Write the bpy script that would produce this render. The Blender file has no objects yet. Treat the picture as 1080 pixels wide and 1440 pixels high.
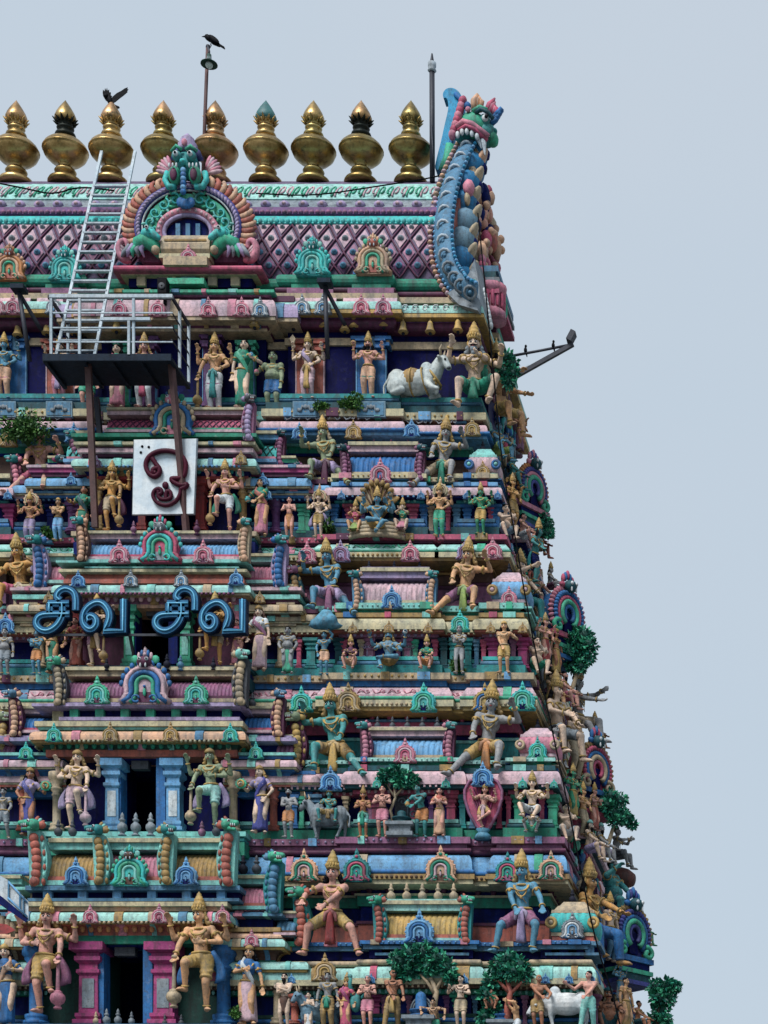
import bpy, math, random
import numpy as np
from mathutils import Vector, Matrix, Euler
PI = math.pi
RND = random.Random(11)
scene = bpy.context.scene
COL = scene.collection
# ---- survey of the site: the camera stands on the ground in front of the tower; photo pixels are used as
# sight lines, each met with the true distance of the thing (D metres in front of the camera plane)
F, VX, VY, CZ = 2900.0, 1200.0, 2000.0, 1.6
def P(px, py, D): return Vector(((px - VX) / F * D, D, CZ + (VY - py) / F * D))
def PX(px, D): return (px - VX) / F * D
def PZ(py, D): return CZ + (VY - py) / F * D
def ml(n, D): return n / F * D

# ---------------------------------------------------------------- materials
def lin(c): return tuple(((v / 255) / 12.92 if v <= 10 else (((v / 255) + .055) / 1.055) ** 2.4) for v in c)
MATS = {}
def nodes_of(name):
    mt = bpy.data.materials.new(name); mt.use_nodes = True
    nt = mt.node_tree; nt.nodes.clear()
    out = nt.nodes.new('ShaderNodeOutputMaterial'); b = nt.nodes.new('ShaderNodeBsdfPrincipled')
    nt.links.new(b.outputs[0], out.inputs[0])
    return mt, nt, b
def mixc(nt, fac, a, b, mode='MIX'):
    n = nt.nodes.new('ShaderNodeMix'); n.data_type = 'RGBA'; n.blend_type = mode
    for s, v in ((0, fac), (6, a), (7, b)):
        if hasattr(v, 'links') or hasattr(v, 'is_output'): nt.links.new(v, n.inputs[s])
        else: n.inputs[s].default_value = v if s == 0 else (*v, 1)[:4]
    return n.outputs[2]
def noise(nt, vec, scale, detail=4, rough=.6):
    n = nt.nodes.new('ShaderNodeTexNoise'); n.inputs['Scale'].default_value = scale
    n.inputs['Detail'].default_value = detail; n.inputs['Roughness'].default_value = rough
    nt.links.new(vec, n.inputs['Vector']); return n.outputs['Fac']
def ramp(nt, fac, a, b):
    n = nt.nodes.new('ShaderNodeMapRange'); n.clamp = True
    n.inputs[1].default_value = a; n.inputs[2].default_value = b
    nt.links.new(fac, n.inputs[0]); return n.outputs[0]
def mulv(nt, v, k):
    n = nt.nodes.new('ShaderNodeMath'); n.operation = 'MULTIPLY'; nt.links.new(v, n.inputs[0]); n.inputs[1].default_value = k
    return n.outputs[0]
def paint(name, c, rough=.66, grime=.78, wear=.5, metal=0., fine=1.0, bump=.5, edge=0.):
    """weathered painted stucco: grimy blotches, rain streaks, worn chalky patches"""
    if name in MATS: return MATS[name]
    mt, nt, b = nodes_of(name)
    c = lin(c); lm = .3 * c[0] + .6 * c[1] + .1 * c[2]
    c = tuple((v + (lm - v) * .04) * k for v, k in zip(c, (.97, 1.0, 1.03)))
    g = nt.nodes.new('ShaderNodeNewGeometry'); mp = nt.nodes.new('ShaderNodeMapping'); mp.inputs['Scale'].default_value = (3.2, 3.2, .55)
    nt.links.new(g.outputs['Position'], mp.inputs[0])
    pos = g.outputs['Position']
    l = .3 * c[0] + .6 * c[1] + .1 * c[2]
    wear *= min(1, .08 + 7 * l)
    dirty = tuple(.10 * v + .16 * l * k + .0022 for v, k in zip(c, (.9, 1., 1.1)))
    chalk = tuple(min(.62, .45 * v + .22) for v in c)
    c2 = tuple(v * k for v, k in zip(c, (.62, .74, .84)))
    n1 = noise(nt, pos, 2.1 * fine, 6, .65); n2 = noise(nt, pos, 13 * fine, 5, .7); n3 = noise(nt, mp.outputs[0], 2.2, 5, .65)
    n4 = noise(nt, pos, 5.5 * fine, 8, .75)
    col = mixc(nt, ramp(nt, n1, .35, .68), c, c2)
    col = mixc(nt, mulv(nt, ramp(nt, n4, .56, .70), wear), col, chalk)
    col = mixc(nt, mulv(nt, ramp(nt, n3, .46, .72), grime), col, dirty)
    col = mixc(nt, mulv(nt, ramp(nt, n2, .50, .68), grime * .85), col, dirty)
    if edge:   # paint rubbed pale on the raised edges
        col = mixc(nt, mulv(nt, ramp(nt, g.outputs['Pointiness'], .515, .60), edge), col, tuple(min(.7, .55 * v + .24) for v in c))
    n5 = noise(nt, pos, 34 * fine, 4, .7); col = mixc(nt, mulv(nt, ramp(nt, n5, .54, .70), grime * .7), col, dirty)
    nt.links.new(col, b.inputs['Base Color'])
    b.inputs['Roughness'].default_value = rough; b.inputs['Metallic'].default_value = metal
    bp = nt.nodes.new('ShaderNodeBump'); bp.inputs['Strength'].default_value = bump; bp.inputs['Distance'].default_value = .02
    nt.links.new(n4, bp.inputs['Height']); nt.links.new(bp.outputs[0], b.inputs['Normal'])
    b.inputs['Specular IOR Level'].default_value = .08 if l < .03 else .3 if not metal else .5
    MATS[name] = mt; return mt
C = dict(
 mint=(122,192,178), mintlt=(154,202,188), cream=(192,176,136), gold=(190,150,78), ochre=(162,126,70), pink=(204,122,138), pinklt=(204,164,168),
 rose=(188,76,104), magenta=(162,54,108), mauve=(146,88,118), plum=(92,38,68), lilac=(164,142,174), blue=(36,104,160), sky=(104,158,196),
 teal=(26,134,132), tealdk=(12,76,84), green=(14,128,100), greendk=(10,62,52), navy=(8,12,72), navy2=(12,28,92), blueviolet=(70,72,140),  # navy tones: niche paint, made bluer to put recess shade into the colour
 grey=(128,134,138), greydk=(70,72,78), white=(206,206,204), terracotta=(178,92,74), red=(156,58,56), brown=(92,60,46), dark=(20,20,28),
 turq=(52,180,172), jade=(54,166,128), sand=(182,156,122), steelblue=(74,122,150), lime=(140,160,80), orange=(196,126,70), violet=(108,62,112),
 skinpink=(216,150,128), skintan=(214,156,106), skinbrown=(172,110,76), skingrey=(146,142,140), skinblue=(76,136,160), skinteal=(58,142,138),
 skinolive=(138,148,112), skingold=(198,140,66), skinpale=(222,184,154), skingreen=(40,136,96), skindeep=(40,100,150), black=(14,14,20), silver=(180,186,190),
 basedark=(40,40,52), scale_blue=(18,112,156), bluegrey=(104,136,152), peach=(212,160,124), cyan=(40,150,190))
def M(k):
    if not isinstance(k, str): return k
    if k in MATS: return MATS[k]
    return paint(k, C[k])

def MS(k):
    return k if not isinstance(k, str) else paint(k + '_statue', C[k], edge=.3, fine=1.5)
# ---------------------------------------------------------------- objects
WLOC = {}
def put(o, loc, parent=None, rot=(0, 0, 0)):
    COL.objects.link(o)
    loc = Vector(loc)
    if parent is not None:
        o.parent = parent; o.location = loc; o.rotation_euler = rot
    else:
        o.location = loc; o.rotation_euler = rot
    return o
def thing(name, label, cat, loc, group=None, rot=(0, 0, 0)):
    o = bpy.data.objects.new(name, None); o.empty_display_size = .2
    put(o, loc, None, rot); tag(o, label, cat, group); return o
def tag(o, label, cat, group=None):
    o['label'] = label; o['category'] = cat
    if group: o['group'] = group
    return o
class MB:
    def __init__(s): s.v = []; s.f = []; s.m = []; s.s = []; s.mats = []; s.T = None
    def mi(s, mat):
        if mat is None: return 0
        if isinstance(mat, str): mat = M(mat)
        if mat not in s.mats: s.mats.append(mat)
        return s.mats.index(mat)
    def raw(s, vs, fs, mat=None, smooth=False):
        k = len(s.v); i = s.mi(mat)
        if s.T is not None: vs = [s.T @ Vector(v) for v in vs]
        s.v.extend(tuple(v) for v in vs)
        for f in fs: s.f.append([a + k for a in f]); s.m.append(i); s.s.append(smooth)
    def box(s, c, d, mat=None, R=None):
        c = Vector(c); vs = []
        for x in (-.5, .5):
            for y in (-.5, .5):
                for z in (-.5, .5):
                    p = Vector((x * d[0], y * d[1], z * d[2]))
                    vs.append(c + (R @ p if R else p))
        s.raw(vs, [(0, 1, 3, 2), (4, 6, 7, 5), (0, 4, 5, 1), (2, 3, 7, 6), (0, 2, 6, 4), (1, 5, 7, 3)], mat)
    def b2(s, x0, x1, y0, y1, z0, z1, mat=None): s.box(((x0 + x1) / 2, (y0 + y1) / 2, (z0 + z1) / 2), (abs(x1 - x0), abs(y1 - y0), abs(z1 - z0)), mat)
    def beam(s, a, b, w, h, mat=None):
        a, b = Vector(a), Vector(b); d = b - a; L = d.length
        R = d.to_track_quat('Z', 'Y').to_matrix(); s.box((a + b) / 2, (w, h, L), mat, R)
    def loft(s, rings, mat=None, smooth=True, caps=True, closed=True):
        n = len(rings[0]); vs = [p for r in rings for p in r]; fs = []
        for i in range(len(rings) - 1):
            for j in range(n if closed else n - 1):
                a = i * n + j; b = i * n + (j + 1) % n
                fs.append((a, b, b + n, a + n))
        if caps and closed: fs.append(tuple(range(n - 1, -1, -1))); fs.append(tuple(range((len(rings) - 1) * n, len(rings) * n)))
        s.raw(vs, fs, mat, smooth)
    def lathe(s, c, prof, n=16, mat=None, smooth=True, ax=None, sx=1, sy=1, square=False):
        """prof: list of (r, h) along axis from c"""
        c = Vector(c); q = (Vector(ax).to_track_quat('Z', 'Y').to_matrix() if ax is not None else None); rings = []
        for r, h in prof:
            ring = []
            for j in range(n):
                a = 2 * PI * (j + .5) / n; k = 1
                if square: k = 1 / max(abs(math.cos(a)), abs(math.sin(a))) if n != 4 else 1.41421
                p = Vector((r * k * math.cos(a) * sx, r * k * math.sin(a) * sy, h))
                ring.append(c + (q @ p if q else p))
            rings.append(ring)
        s.loft(rings, mat, smooth)
    def ell(s, c, r, mat=None, n=10, R=None, k=6):
        c = Vector(c); rings = []
        for i in range(1, k):
            t = PI * i / k; ring = []
            for j in range(n):
                a = 2 * PI * j / n
                p = Vector((r[0] * math.sin(t) * math.cos(a), r[1] * math.sin(t) * math.sin(a), -r[2] * math.cos(t)))
                ring.append(c + (R @ p if R else p))
            rings.append(ring)
        nn = n; vs = [p for q in rings for p in q]
        b = Vector((0, 0, -r[2])); t = Vector((0, 0, r[2]))
        vs += [c + (R @ b if R else b), c + (R @ t if R else t)]
        fs = []; L = len(rings)
        for i in range(L - 1):
            for j in range(nn): fs.append((i * nn + j, i * nn + (j + 1) % nn, (i + 1) * nn + (j + 1) % nn, (i + 1) * nn + j))
        for j in range(nn):
            fs.append((L * nn, (j + 1) % nn, j)); fs.append((L * nn + 1, (L - 1) * nn + j, (L - 1) * nn + (j + 1) % nn))
        s.raw(vs, fs, mat, True)
    def cap(s, p0, p1, r0, r1, mat=None, n=10, flat=1.0):
        """tapered capsule"""
        p0, p1 = Vector(p0), Vector(p1); d = p1 - p0; L = d.length
        if L < 1e-6: d = Vector((0, 0, 1))
        q = d.to_track_quat('Z', 'Y').to_matrix(); rings = []
        for r, h in ((r0 * .3, -r0 * .95), (r0 * .75, -r0 * .66), (r0, 0), (r0 * .5 + r1 * .5, L * .5), (r1, L), (r1 * .75, L + r1 * .66), (r1 * .3, L + r1 * .95)):
            rings.append([p0 + q @ Vector((r * math.cos(2 * PI * j / n), flat * r * math.sin(2 * PI * j / n), h)) for j in range(n)])
        s.loft(rings, mat)
    def tube(s, pts, r, n=6, mat=None, closed=False, rs=None):
        pts = [Vector(p) for p in pts]; N = len(pts); rings = []; up = None
        for i, p in enumerate(pts):
            a = pts[(i - 1) % N] if (closed or i > 0) else p; b = pts[(i + 1) % N] if (closed or i < N - 1) else p
            d = (b - a)
            d = d.normalized() if d.length > 1e-9 else Vector((0, 0, 1))
            if up is None: up = d.orthogonal().normalized()
            up = (up - d * up.dot(d))
            up = up.normalized() if up.length > 1e-6 else d.orthogonal().normalized()
            w = d.cross(up); rr = rs[i] if rs else r
            rings.append([p + up * rr * math.cos(2 * PI * j / n) + w * rr * math.sin(2 * PI * j / n) for j in range(n)])
        if closed: rings.append(rings[0])
        s.loft(rings, mat, True, not closed)
    def torus(s, c, ax, R, r, mat=None, n=14, sx=1, sy=1):
        q = Vector(ax).to_track_quat('Z', 'Y').to_matrix(); c = Vector(c)
        s.tube([c + q @ Vector((R * sx * math.cos(2 * PI * i / n), R * sy * math.sin(2 * PI * i / n), 0)) for i in range(n)], r, 6, mat, True)
    def slab(s, pts, y0, y1, mat=None, ctr=None, smooth=False):
        """outline in the XZ plane given a thickness along Y (y0 front)"""
        n = len(pts); fr = [Vector((p[0], y0, p[1])) for p in pts]; bk = [Vector((p[0], y1, p[1])) for p in pts]
        if ctr is None: faces = [tuple(range(n - 1, -1, -1)), tuple(range(n, 2 * n))]; vs = fr + bk
        else:
            vs = fr + bk + [Vector((ctr[0], y0 - (ctr[2] if len(ctr) > 2 else 0), ctr[1])), Vector((ctr[0], y1, ctr[1]))]
            faces = [(2 * n, (j + 1) % n, j) for j in range(n)] + [(2 * n + 1, n + j, n + (j + 1) % n) for j in range(n)]
        faces += [(j, (j + 1) % n, n + (j + 1) % n, n + j) for j in range(n)]
        s.raw(vs, faces, mat, smooth)
    def build(s, name, parent=None, loc=(0, 0, 0), org=(0, 0, 0), rot=(0, 0, 0)):
        me = bpy.data.meshes.new(name)
        o3 = Vector(org)
        vs = s.v if o3.length == 0 else [(a - o3[0], b - o3[1], c - o3[2]) for a, b, c in s.v]
        me.from_pydata(vs, [], s.f)
        for mt in s.mats: me.materials.append(mt)
        if len(s.mats) > 1: me.polygons.foreach_set('material_index', s.m)
        me.polygons.foreach_set('use_smooth', s.s)
        me.update()
        return put(bpy.data.objects.new(name, me), loc, parent, rot)
def copy_tree(o, parent=None):
    c = o.copy(); COL.objects.link(c)
    if parent is not None: c.parent = parent
    for ch in list(o.children): copy_tree(ch, c)
    return c
# --- sweep a moulding profile along a plan path (outward is to the right of travel)
def sweep(mb, path, prof, mat=None, closed=False, smooth=False):
    pts = [Vector((p[0], p[1])) for p in path]; N = len(pts); rings = []
    for i, p in enumerate(pts):
        ns = []
        if closed or i > 0:
            d = (p - pts[(i - 1) % N]).normalized(); ns.append(Vector((d.y, -d.x)))
        if closed or i < N - 1:
            d = (pts[(i + 1) % N] - p).normalized(); ns.append(Vector((d.y, -d.x)))
        mt = ns[0] if len(ns) == 1 else (ns[0] + ns[1]) / max(.2, 1 + ns[0].dot(ns[1]))
        rings.append([Vector((p.x + mt.x * o, p.y + mt.y * o, z)) for o, z in prof])
    if closed: rings.append(rings[0])
    mb.loft(rings, mat, smooth, not closed)
def prof(kind, z1, z0, o, o2=None, b=-.3):
    """closed cross-section between heights z1 (top) and z0, standing o metres out"""
    if kind == 'box': return [(b, z1), (o, z1), (o, z0), (b, z0)]
    if kind == 'step': return [(b, z1), (o * .6, z1), (o * .6, (z1 + z0) / 2), (o, (z1 + z0) / 2), (o, z0), (b, z0)]
    if kind == 'torus':
        h = (z1 - z0) / 2
        return [(b, z1)] + [(o + min(h, .12) * math.sin(t), (z1 + z0) / 2 + h * math.cos(t)) for t in np.linspace(.05, PI - .05, 7)] + [(b, z0)]
    o2 = o if o2 is None else o2
    if kind == 'kapota':   # curved eave: back at the top, overhanging lip below
        return [(b, z1)] + [(o2 + (o - o2) * math.sin(t), z0 + .25 * (z1 - z0) + .75 * (z1 - z0) * math.cos(t)) for t in np.linspace(0.1, PI / 2, 6)] + [(o, z0), (o - .06, z0), (o - .10, z0 + .03), (b, z0 + .03)]
    if kind == 'cove':     # flares outwards to the top
        return [(b, z1), (o, z1)] + [(o2 + (o - o2) * (1 - math.sin(t)), z1 - (z1 - z0) * (.2 + .8 * (1 - math.cos(t)))) for t in np.linspace(0, PI / 2, 5)] + [(b, z0)]
    if kind == 'slope': return [(b, z1), (o2, z1), (o, z0 + .25 * (z1 - z0)), (o, z0), (b, z0)]
# ---------------------------------------------------------------- painted stucco figures
V = Vector
REM = []
def rem(o, vox, it=2, fac=.5):
    md = o.modifiers.new('r', 'REMESH'); md.mode = 'VOXEL'; md.voxel_size = vox; md.use_smooth_shade = True
    ms = o.modifiers.new('s', 'SMOOTH'); ms.iterations = it; ms.factor = fac
    REM.append(o); return o
def bake_all():
    bpy.context.view_layer.update()
    dg = bpy.context.evaluated_depsgraph_get(); res = []
    for o in REM: res.append(bpy.data.meshes.new_from_object(o.evaluated_get(dg)))
    for o, me in zip(REM, res):
        old = o.data; mats = [m for m in old.materials]; o.modifiers.clear()
        me.materials.clear()
        for m in mats[:1]: me.materials.append(m)
        if len(me.polygons):
            me.polygons.foreach_set('material_index', [0] * len(me.polygons))
            me.polygons.foreach_set('use_smooth', [True] * len(me.polygons))
        me.name = old.name; o.data = me
    REM.clear()
def ik(a, t, l1, l2, pole):
    d = t - a; L = d.length; L = min(max(L, abs(l1 - l2) + .02), (l1 + l2) * .995); u = d.normalized()
    ca = (l1 * l1 + L * L - l2 * l2) / (2 * l1 * L); ca = max(-1, min(1, ca))
    p = V(pole); p = p - u * p.dot(u); p = p.normalized() if p.length > 1e-5 else u.orthogonal().normalized()
    return a + u * l1 * ca + p * l1 * math.sqrt(max(0, 1 - ca * ca)), a + u * L
POSES = {
 'stand': dict(pel=(0, 0, .53), FL=(-.07, 0, .035), FR=(.07, 0, .035), HL=(-.19, -.03, .49), HR=(.19, -.03, .49)),
 'hips': dict(pel=(.025, 0, .53), lean=(-.10, 0), FL=(-.06, -.03, .035), FR=(.06, 0, .035), HL=(-.19, -.04, .52), HR=(.11, -.06, .55), ER=(1, .2, 0)),
 'anjali': dict(pel=(0, 0, .53), FL=(-.06, 0, .035), FR=(.06, 0, .035), HL=(-.02, -.13, .70), HR=(.02, -.13, .70), EL=(-1, -.1, -.8), ER=(1, -.1, -.8)),
 'crossarm': dict(pel=(0, 0, .53), FL=(-.06, 0, .035), FR=(.06, 0, .035), HL=(.05, -.11, .67), HR=(-.04, -.13, .71), EL=(-1, -.1, -.8), ER=(1, -.1, -.8)),
 'raise4': dict(pel=(0, 0, .53), FL=(-.06, 0, .035), FR=(.06, 0, .035), HL=(-.13, -.14, .66), HR=(.12, -.12, .57), EL=(-1, .1, -.6), ER=(1, .1, -.6), X=(('L', (-.25, -.02, .86)), ('R', (.25, -.02, .86)))),
 'giant': dict(pel=(.05, .1, .34), lean=(-.14, -.08), FL=(-.09, -.20, .05), KL=(-.7, -1, .7), FR=(.375, -.15, .0), KR=(.3, -1, .5), HL=(-.24, -.08, .66), EL=(-1, .2, -.5), HR=(.15, -.14, .37), ER=(1, .2, .1)),
 'lunge': dict(pel=(.0, .05, .43), lean=(.02, -.06), FL=(-.25, -.06, .035), KL=(-.7, -1, .6), FR=(.28, -.06, .035), KR=(.7, -1, .6), HL=(-.25, -.16, .52), EL=(-1, .2, .2), HR=(-.07, -.22, .42), ER=(.6, -1, -.3)),
 'dvara': dict(pel=(.03, 0, .53), lean=(-.06, 0), FR=(.08, 0, .035), FL=(-.08, -.15, .20), KL=(-.1, -1, .3), HL=(-.17, -.17, .52), EL=(-1, -.2, 0), HR=(.10, -.13, .66), ER=(1, .1, -.5), X=(('L', (-.27, -.03, .86)), ('R', (.27, -.03, .86)))),
 'lalita': dict(pel=(0, .04, .06), FL=(.06, -.22, .03), KL=(-1, -.5, .1), FR=(.05, -.31, -.19), KR=(.7, -1, .4), HL=(-.17, -.16, .17), HR=(.17, -.2, .17)),
 'padma': dict(pel=(0, .04, .06), FL=(.07, -.2, .03), KL=(-1, -.5, .1), FR=(-.06, -.23, .06), KR=(1, -.5, .1), HL=(-.15, -.17, .15), HR=(.15, -.17, .15)),
 'squat': dict(pel=(0, .05, .15), FL=(-.11, -.14, .035), KL=(-.8, -1, .9), FR=(.11, -.14, .035), KR=(.8, -1, .9), HL=(-.17, -.18, .27), HR=(.17, -.18, .27)),
 'seat': dict(pel=(0, .06, .26), lean=(0, -.08), FL=(-.08, -.2, .035), KL=(-.5, -1, .5), FR=(.09, -.22, .035), KR=(.5, -1, .5), HL=(-.12, -.2, .33), HR=(.13, -.2, .33)),
 'dance': dict(pel=(0, 0, .50), lean=(.1, 0), FL=(-.01, -.03, .035), KL=(-.8, -1, 0), FR=(-.04, -.13, .22), KR=(1, -.5, .2), HL=(-.22, -.1, .72), HR=(.1, -.14, .68), X=(('L', (-.28, -.02, .84)), ('R', (.28, -.02, .84)), ('R', (.28, -.08, .66)))),
 'bow': dict(pel=(.02, .02, .52), lean=(-.2, -.35), FL=(-.08, -.02, .035), FR=(.06, .05, .035), HL=(-.22, -.2, .56), HR=(-.12, -.22, .54), hy=0.5),
 'kneel': dict(pel=(0, .05, .18), lean=(0, -.15), FL=(-.07, .2, .03), KL=(-.1, -1, -.3), FR=(.07, .2, .03), KR=(.1, -1, -.3), HL=(-.02, -.2, .42), HR=(.02, -.2, .42)),
 'walk': dict(pel=(0, 0, .53), FL=(-.13, -.1, .035), KL=(-.1, -1, .2), FR=(.08, .06, .035), KR=(.1, -1, .2), HL=(-.2, -.2, .62), HR=(.13, -.12, .52)),
 'lift': dict(pel=(0, 0, .53), FL=(-.06, 0, .035), FR=(.06, 0, .035), HL=(-.14, -.08, .50), EL=(-1, 0, 0), HR=(.10, -.05, 1.06), ER=(1, 0, 0)),
 'ride': dict(pel=(0, .05, .30), lean=(0, 0), FL=(-.17, -.12, .06), KL=(-.8, -1, .3), FR=(.17, -.12, .06), KR=(.8, -1, .3), HL=(-.1, -.2, .45), HR=(.12, -.2, .4)),
}
def flip(p):
    q = {}
    for k, v in p.items():
        if k in ('pel',): q[k] = (-v[0], v[1], v[2])
        elif k == 'lean': q[k] = (-v[0], v[1])
        elif k in ('hy', 'tw'): q[k] = -v
        elif k == 'X': q[k] = tuple(({'L': 'R', 'R': 'L'}[s], (-t[0], t[1], t[2])) for s, t in v)
        elif len(k) == 2: q[k[0] + {'L': 'R', 'R': 'L'}[k[1]]] = (-v[0], v[1], v[2])
        else: q[k] = v
    return q
TR = ((-.06, .084, .066), (.0, .086, .066), (.05, .077, .062), (.11, .067, .056), (.2, .096, .068), (.26, .104, .060), (.31, .06, .042))
def tr(t):
    for a, b in zip(TR, TR[1:]):
        if t <= b[0]:
            k = max(0, (t - a[0]) / (b[0] - a[0])); return a[1] + (b[1] - a[1]) * k, a[2] + (b[2] - a[2]) * k
    return TR[-1][1:]
def fig(px, py, h, D, pose, skin, garb, label, crown='gold', hair='black', sex='m', name='standing_statue', mir=0, rz=0, ov=None,
        jewel='gold', must=0, beard=None, halo=None, hold=(), fat=0, hk=1.0, cape=None, group=None, cat='statue', moc=0):
    H = ml(h, D); loc = P(px, py, D); big = h > 105
    p = dict(POSES[pose])
    if mir: p = flip(p)
    if ov: p.update(ov)
    root = thing(name, label, cat, loc, group, (0, 0, rz))
    f = sex == 'f'
    pel = V(p['pel']); ln = p.get('lean', (0, 0)); up = V((ln[0], ln[1], 1)).normalized()
    tw = p.get('tw', 0); sd = V((math.cos(tw), math.sin(tw), 0)); sd = (sd - up * sd.dot(up)).normalized(); fw = sd.cross(up)
    R3 = Matrix((sd, -fw, up)).transposed()
    sw = .100 if f else .118; ck = 1 + .35 * fat
    neck = pel + up * .315; hy = p.get('hy', 0)
    hd = V((ln[0] * .3, ln[1] * .2, 1)).normalized(); hc = neck + hd * (.078 + .02 * hk) + fw * .008
    hs = V((math.cos(hy + tw), math.sin(hy + tw), 0)); hs = (hs - hd * hs.dot(hd)).normalized(); hf = hs.cross(hd)
    HR = Matrix((hs, -hf, hd)).transposed()
    J = {}
    for s, sg in (('L', -1), ('R', 1)):
        hip = pel + sd * sg * .055 * (1 + .2 * fat) - up * .02
        foot = V(p['F' + s]); kn, an = ik(hip, foot, .248, .248, p.get('K' + s, (sg * .12, -1, 0)))
        sh = pel + up * .272 + sd * sg * sw * (1 + .12 * fat)
        el, wr = ik(sh, V(p['H' + s]), .17, .155, p.get('E' + s, (sg * 1, .5, -.35)))
        J[s] = (hip, kn, an, sh, el, wr)
    XA = []
    for s, t in p.get('X', ()):
        sg = -1 if s == 'L' else 1
        sh = pel + up * .268 + sd * sg * (sw - .01) - fw * .025
        el, wr = ik(sh, V(t), .17, .15, (sg * 1, .35, -.9)); XA.append((s, sh, el, wr))
    S = lambda mb: mb
    lk = 1 + .22 * fat
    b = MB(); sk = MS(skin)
    # trunk
    b.ell(pel, (.088 * ck, .066 * ck, .062), sk, 12, R3); b.cap(pel, pel + up * .14, .070 * ck, .064 * ck, n=12)
    b.ell(pel + up * .205, ((.090 if f else .101) * ck, .066 * ck, .085), None, 12, R3)
    b.cap(pel + up * .27 - sd * (sw - .02), pel + up * .27 + sd * (sw - .02), .040, .040)
    if not f:
        for sg in (-1, 1): b.ell(pel + up * .222 + sd * sg * .045 * ck + fw * .045 * ck, (.048, .026, .036), None, 8, R3)
    else:
        for sg in (-1, 1): b.ell(pel + up * .208 + sd * sg * .043 + fw * .055, (.038, .036, .036), None, 8, R3)
    if fat: b.ell(pel + up * .085 + fw * .035, (.10 * ck, .085 * ck, .09), None, 12, R3)
    b.cap(neck - up * .03, hc - hd * .03, .036 * lk, .032 * lk)
    # head
    hp = lambda x, y, z: hc + (hs * x + hf * y + hd * z) * hk
    b.ell(hp(0, -.008, .015), (.053 * hk, .060 * hk, .060 * hk), None, 12, HR)
    b.ell(hp(0, .012, -.025), (.042 * hk, .044 * hk, .050 * hk), None, 10, HR); b.ell(hp(0, .034, -.060), (.019 * hk, .016 * hk, .015 * hk), None, 8, HR)
    b.cap(hp(0, .055, .008), hp(0, .066, -.020), .008 * hk, .0125 * hk)
    for sg in (-1, 1):
        b.ell(hp(sg * .052, 0, -.008), (.011 * hk, .018 * hk, .030 * hk), None, 8, HR); b.ell(hp(sg * .026, .042, -.022), (.017 * hk, .014 * hk, .018 * hk), None, 8, HR)
    b.cap(hp(-.014, .052, -.041), hp(.014, .052, -.041), .0085 * hk, .0085 * hk)
    # limbs
    def arm(sh, el, wr, s):
        sg = -1 if s == 'L' else 1; k = (.86 if f else 1) * lk
        b.ell(sh, (.044 * k, .044 * k, .046 * k)); b.cap(sh, el, .036 * k, .028 * k); b.ell(sh.lerp(el, .45), (.036 * k, .036 * k, .045 * k), None, 8, (el - sh).to_track_quat('Z', 'Y').to_matrix())
        b.cap(el, wr, .030 * k, .020 * k); b.ell(el.lerp(wr, .3), (.031 * k, .031 * k, .045 * k), None, 8, (wr - el).to_track_quat('Z', 'Y').to_matrix())
        d = (wr - el).normalized(); a = d.cross(V((0, 1, 0))); a = a.normalized() if a.length > .2 else d.cross(V((1, 0, 0))).normalized(); nrm = a.cross(d)
        pc = wr + d * .035; Rm = Matrix((a, nrm, d)).transposed()
        b.ell(pc, (.028, .016, .036), None, 8, Rm)
        cl = nrm * (-1 if nrm.y > 0 else 1)
        for q, (o, l) in enumerate(((-.021, .030), (-.007, .037), (.007, .035), (.020, .026))):
            k0 = pc + d * .028 + a * o; k1 = k0 + d * l + cl * .008 + a * o * .25; k2 = k1 + d * l * .55 + cl * .018
            b.cap(k0, k1, .0098, .009, None, 6); b.cap(k1, k2, .009, .0082, None, 6)
        tg = a if a.dot(V((-sg, 0, 0))) > 0 else -a
        t0 = pc - d * .012 + tg * .020; t1 = t0 + tg * .022 + d * .022 + cl * .006; b.cap(t0, t1, .011, .0095, None, 6); b.cap(t1, t1 + d * .02 + tg * .004, .0095, .0085, None, 6)
        return wr + d * .045
    grip = {}
    for s in 'LR':
        hip, kn, an, sh, el, wr = J[s]; sg = -1 if s == 'L' else 1
        grip[s] = arm(sh, el, wr, s)
        b.ell(hip, (.062 * lk, .062 * lk, .066)); b.cap(hip, kn, .062 * lk, .042 * lk, None, 12); b.ell(kn, (.041 * lk, .041 * lk, .044))
        b.cap(kn, an, .040 * lk, .026 * lk); cv = kn.lerp(an, .33); bk = V((0, .014, 0)); b.ell(cv + bk, (.040 * lk, .038 * lk, .075), None, 8, (an - kn).to_track_quat('Z', 'Y').to_matrix())
        sd_ = V((sg * .45, -1, 0)).normalized()
        if an.z < .06 or pose in ('lalita', 'giant', 'lunge', 'seat', 'dvara', 'dance'): fd = sd_
        else: fd = sd_
        if abs((an - kn).normalized().z) < .5: fd = ((an - kn).normalized() + V((0, -.4, 0))).normalized()
        b.ell(an - V((0, -.012, .012)), (.026, .03, .024)); b.cap(an + V((0, 0, -.012)), an + fd * .085 + V((0, 0, -.020)), .027, .022, None, 8, 1)
        wd = fd.cross(V((0, 0, 1))).normalized()
        for q in range(5):
            o = (q - 2) * .0105; b.cap(an + fd * .08 + wd * o + V((0, 0, -.022)), an + fd * (.118 - abs(q - 1.2) * .006) + wd * o * 1.15 + V((0, 0, -.026)), .0105, .009, None, 6)
    xg = []
    for s, sh, el, wr in XA: xg.append((s, arm(sh, el, wr, s)))
    sc = lambda mb: setattr(mb, 'v', [(x * H, y * H, z * H) for x, y, z in mb.v])
    def emit(mb, nm, vox=None, it=2):
        if not mb.v: return None
        sc(mb); o = mb.build(nm, root)
        if vox: rem(o, vox * H, it)
        return o
    emit(b, 'body', .0092 if big else .0118, 2)
    # face
    e = MB()
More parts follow.
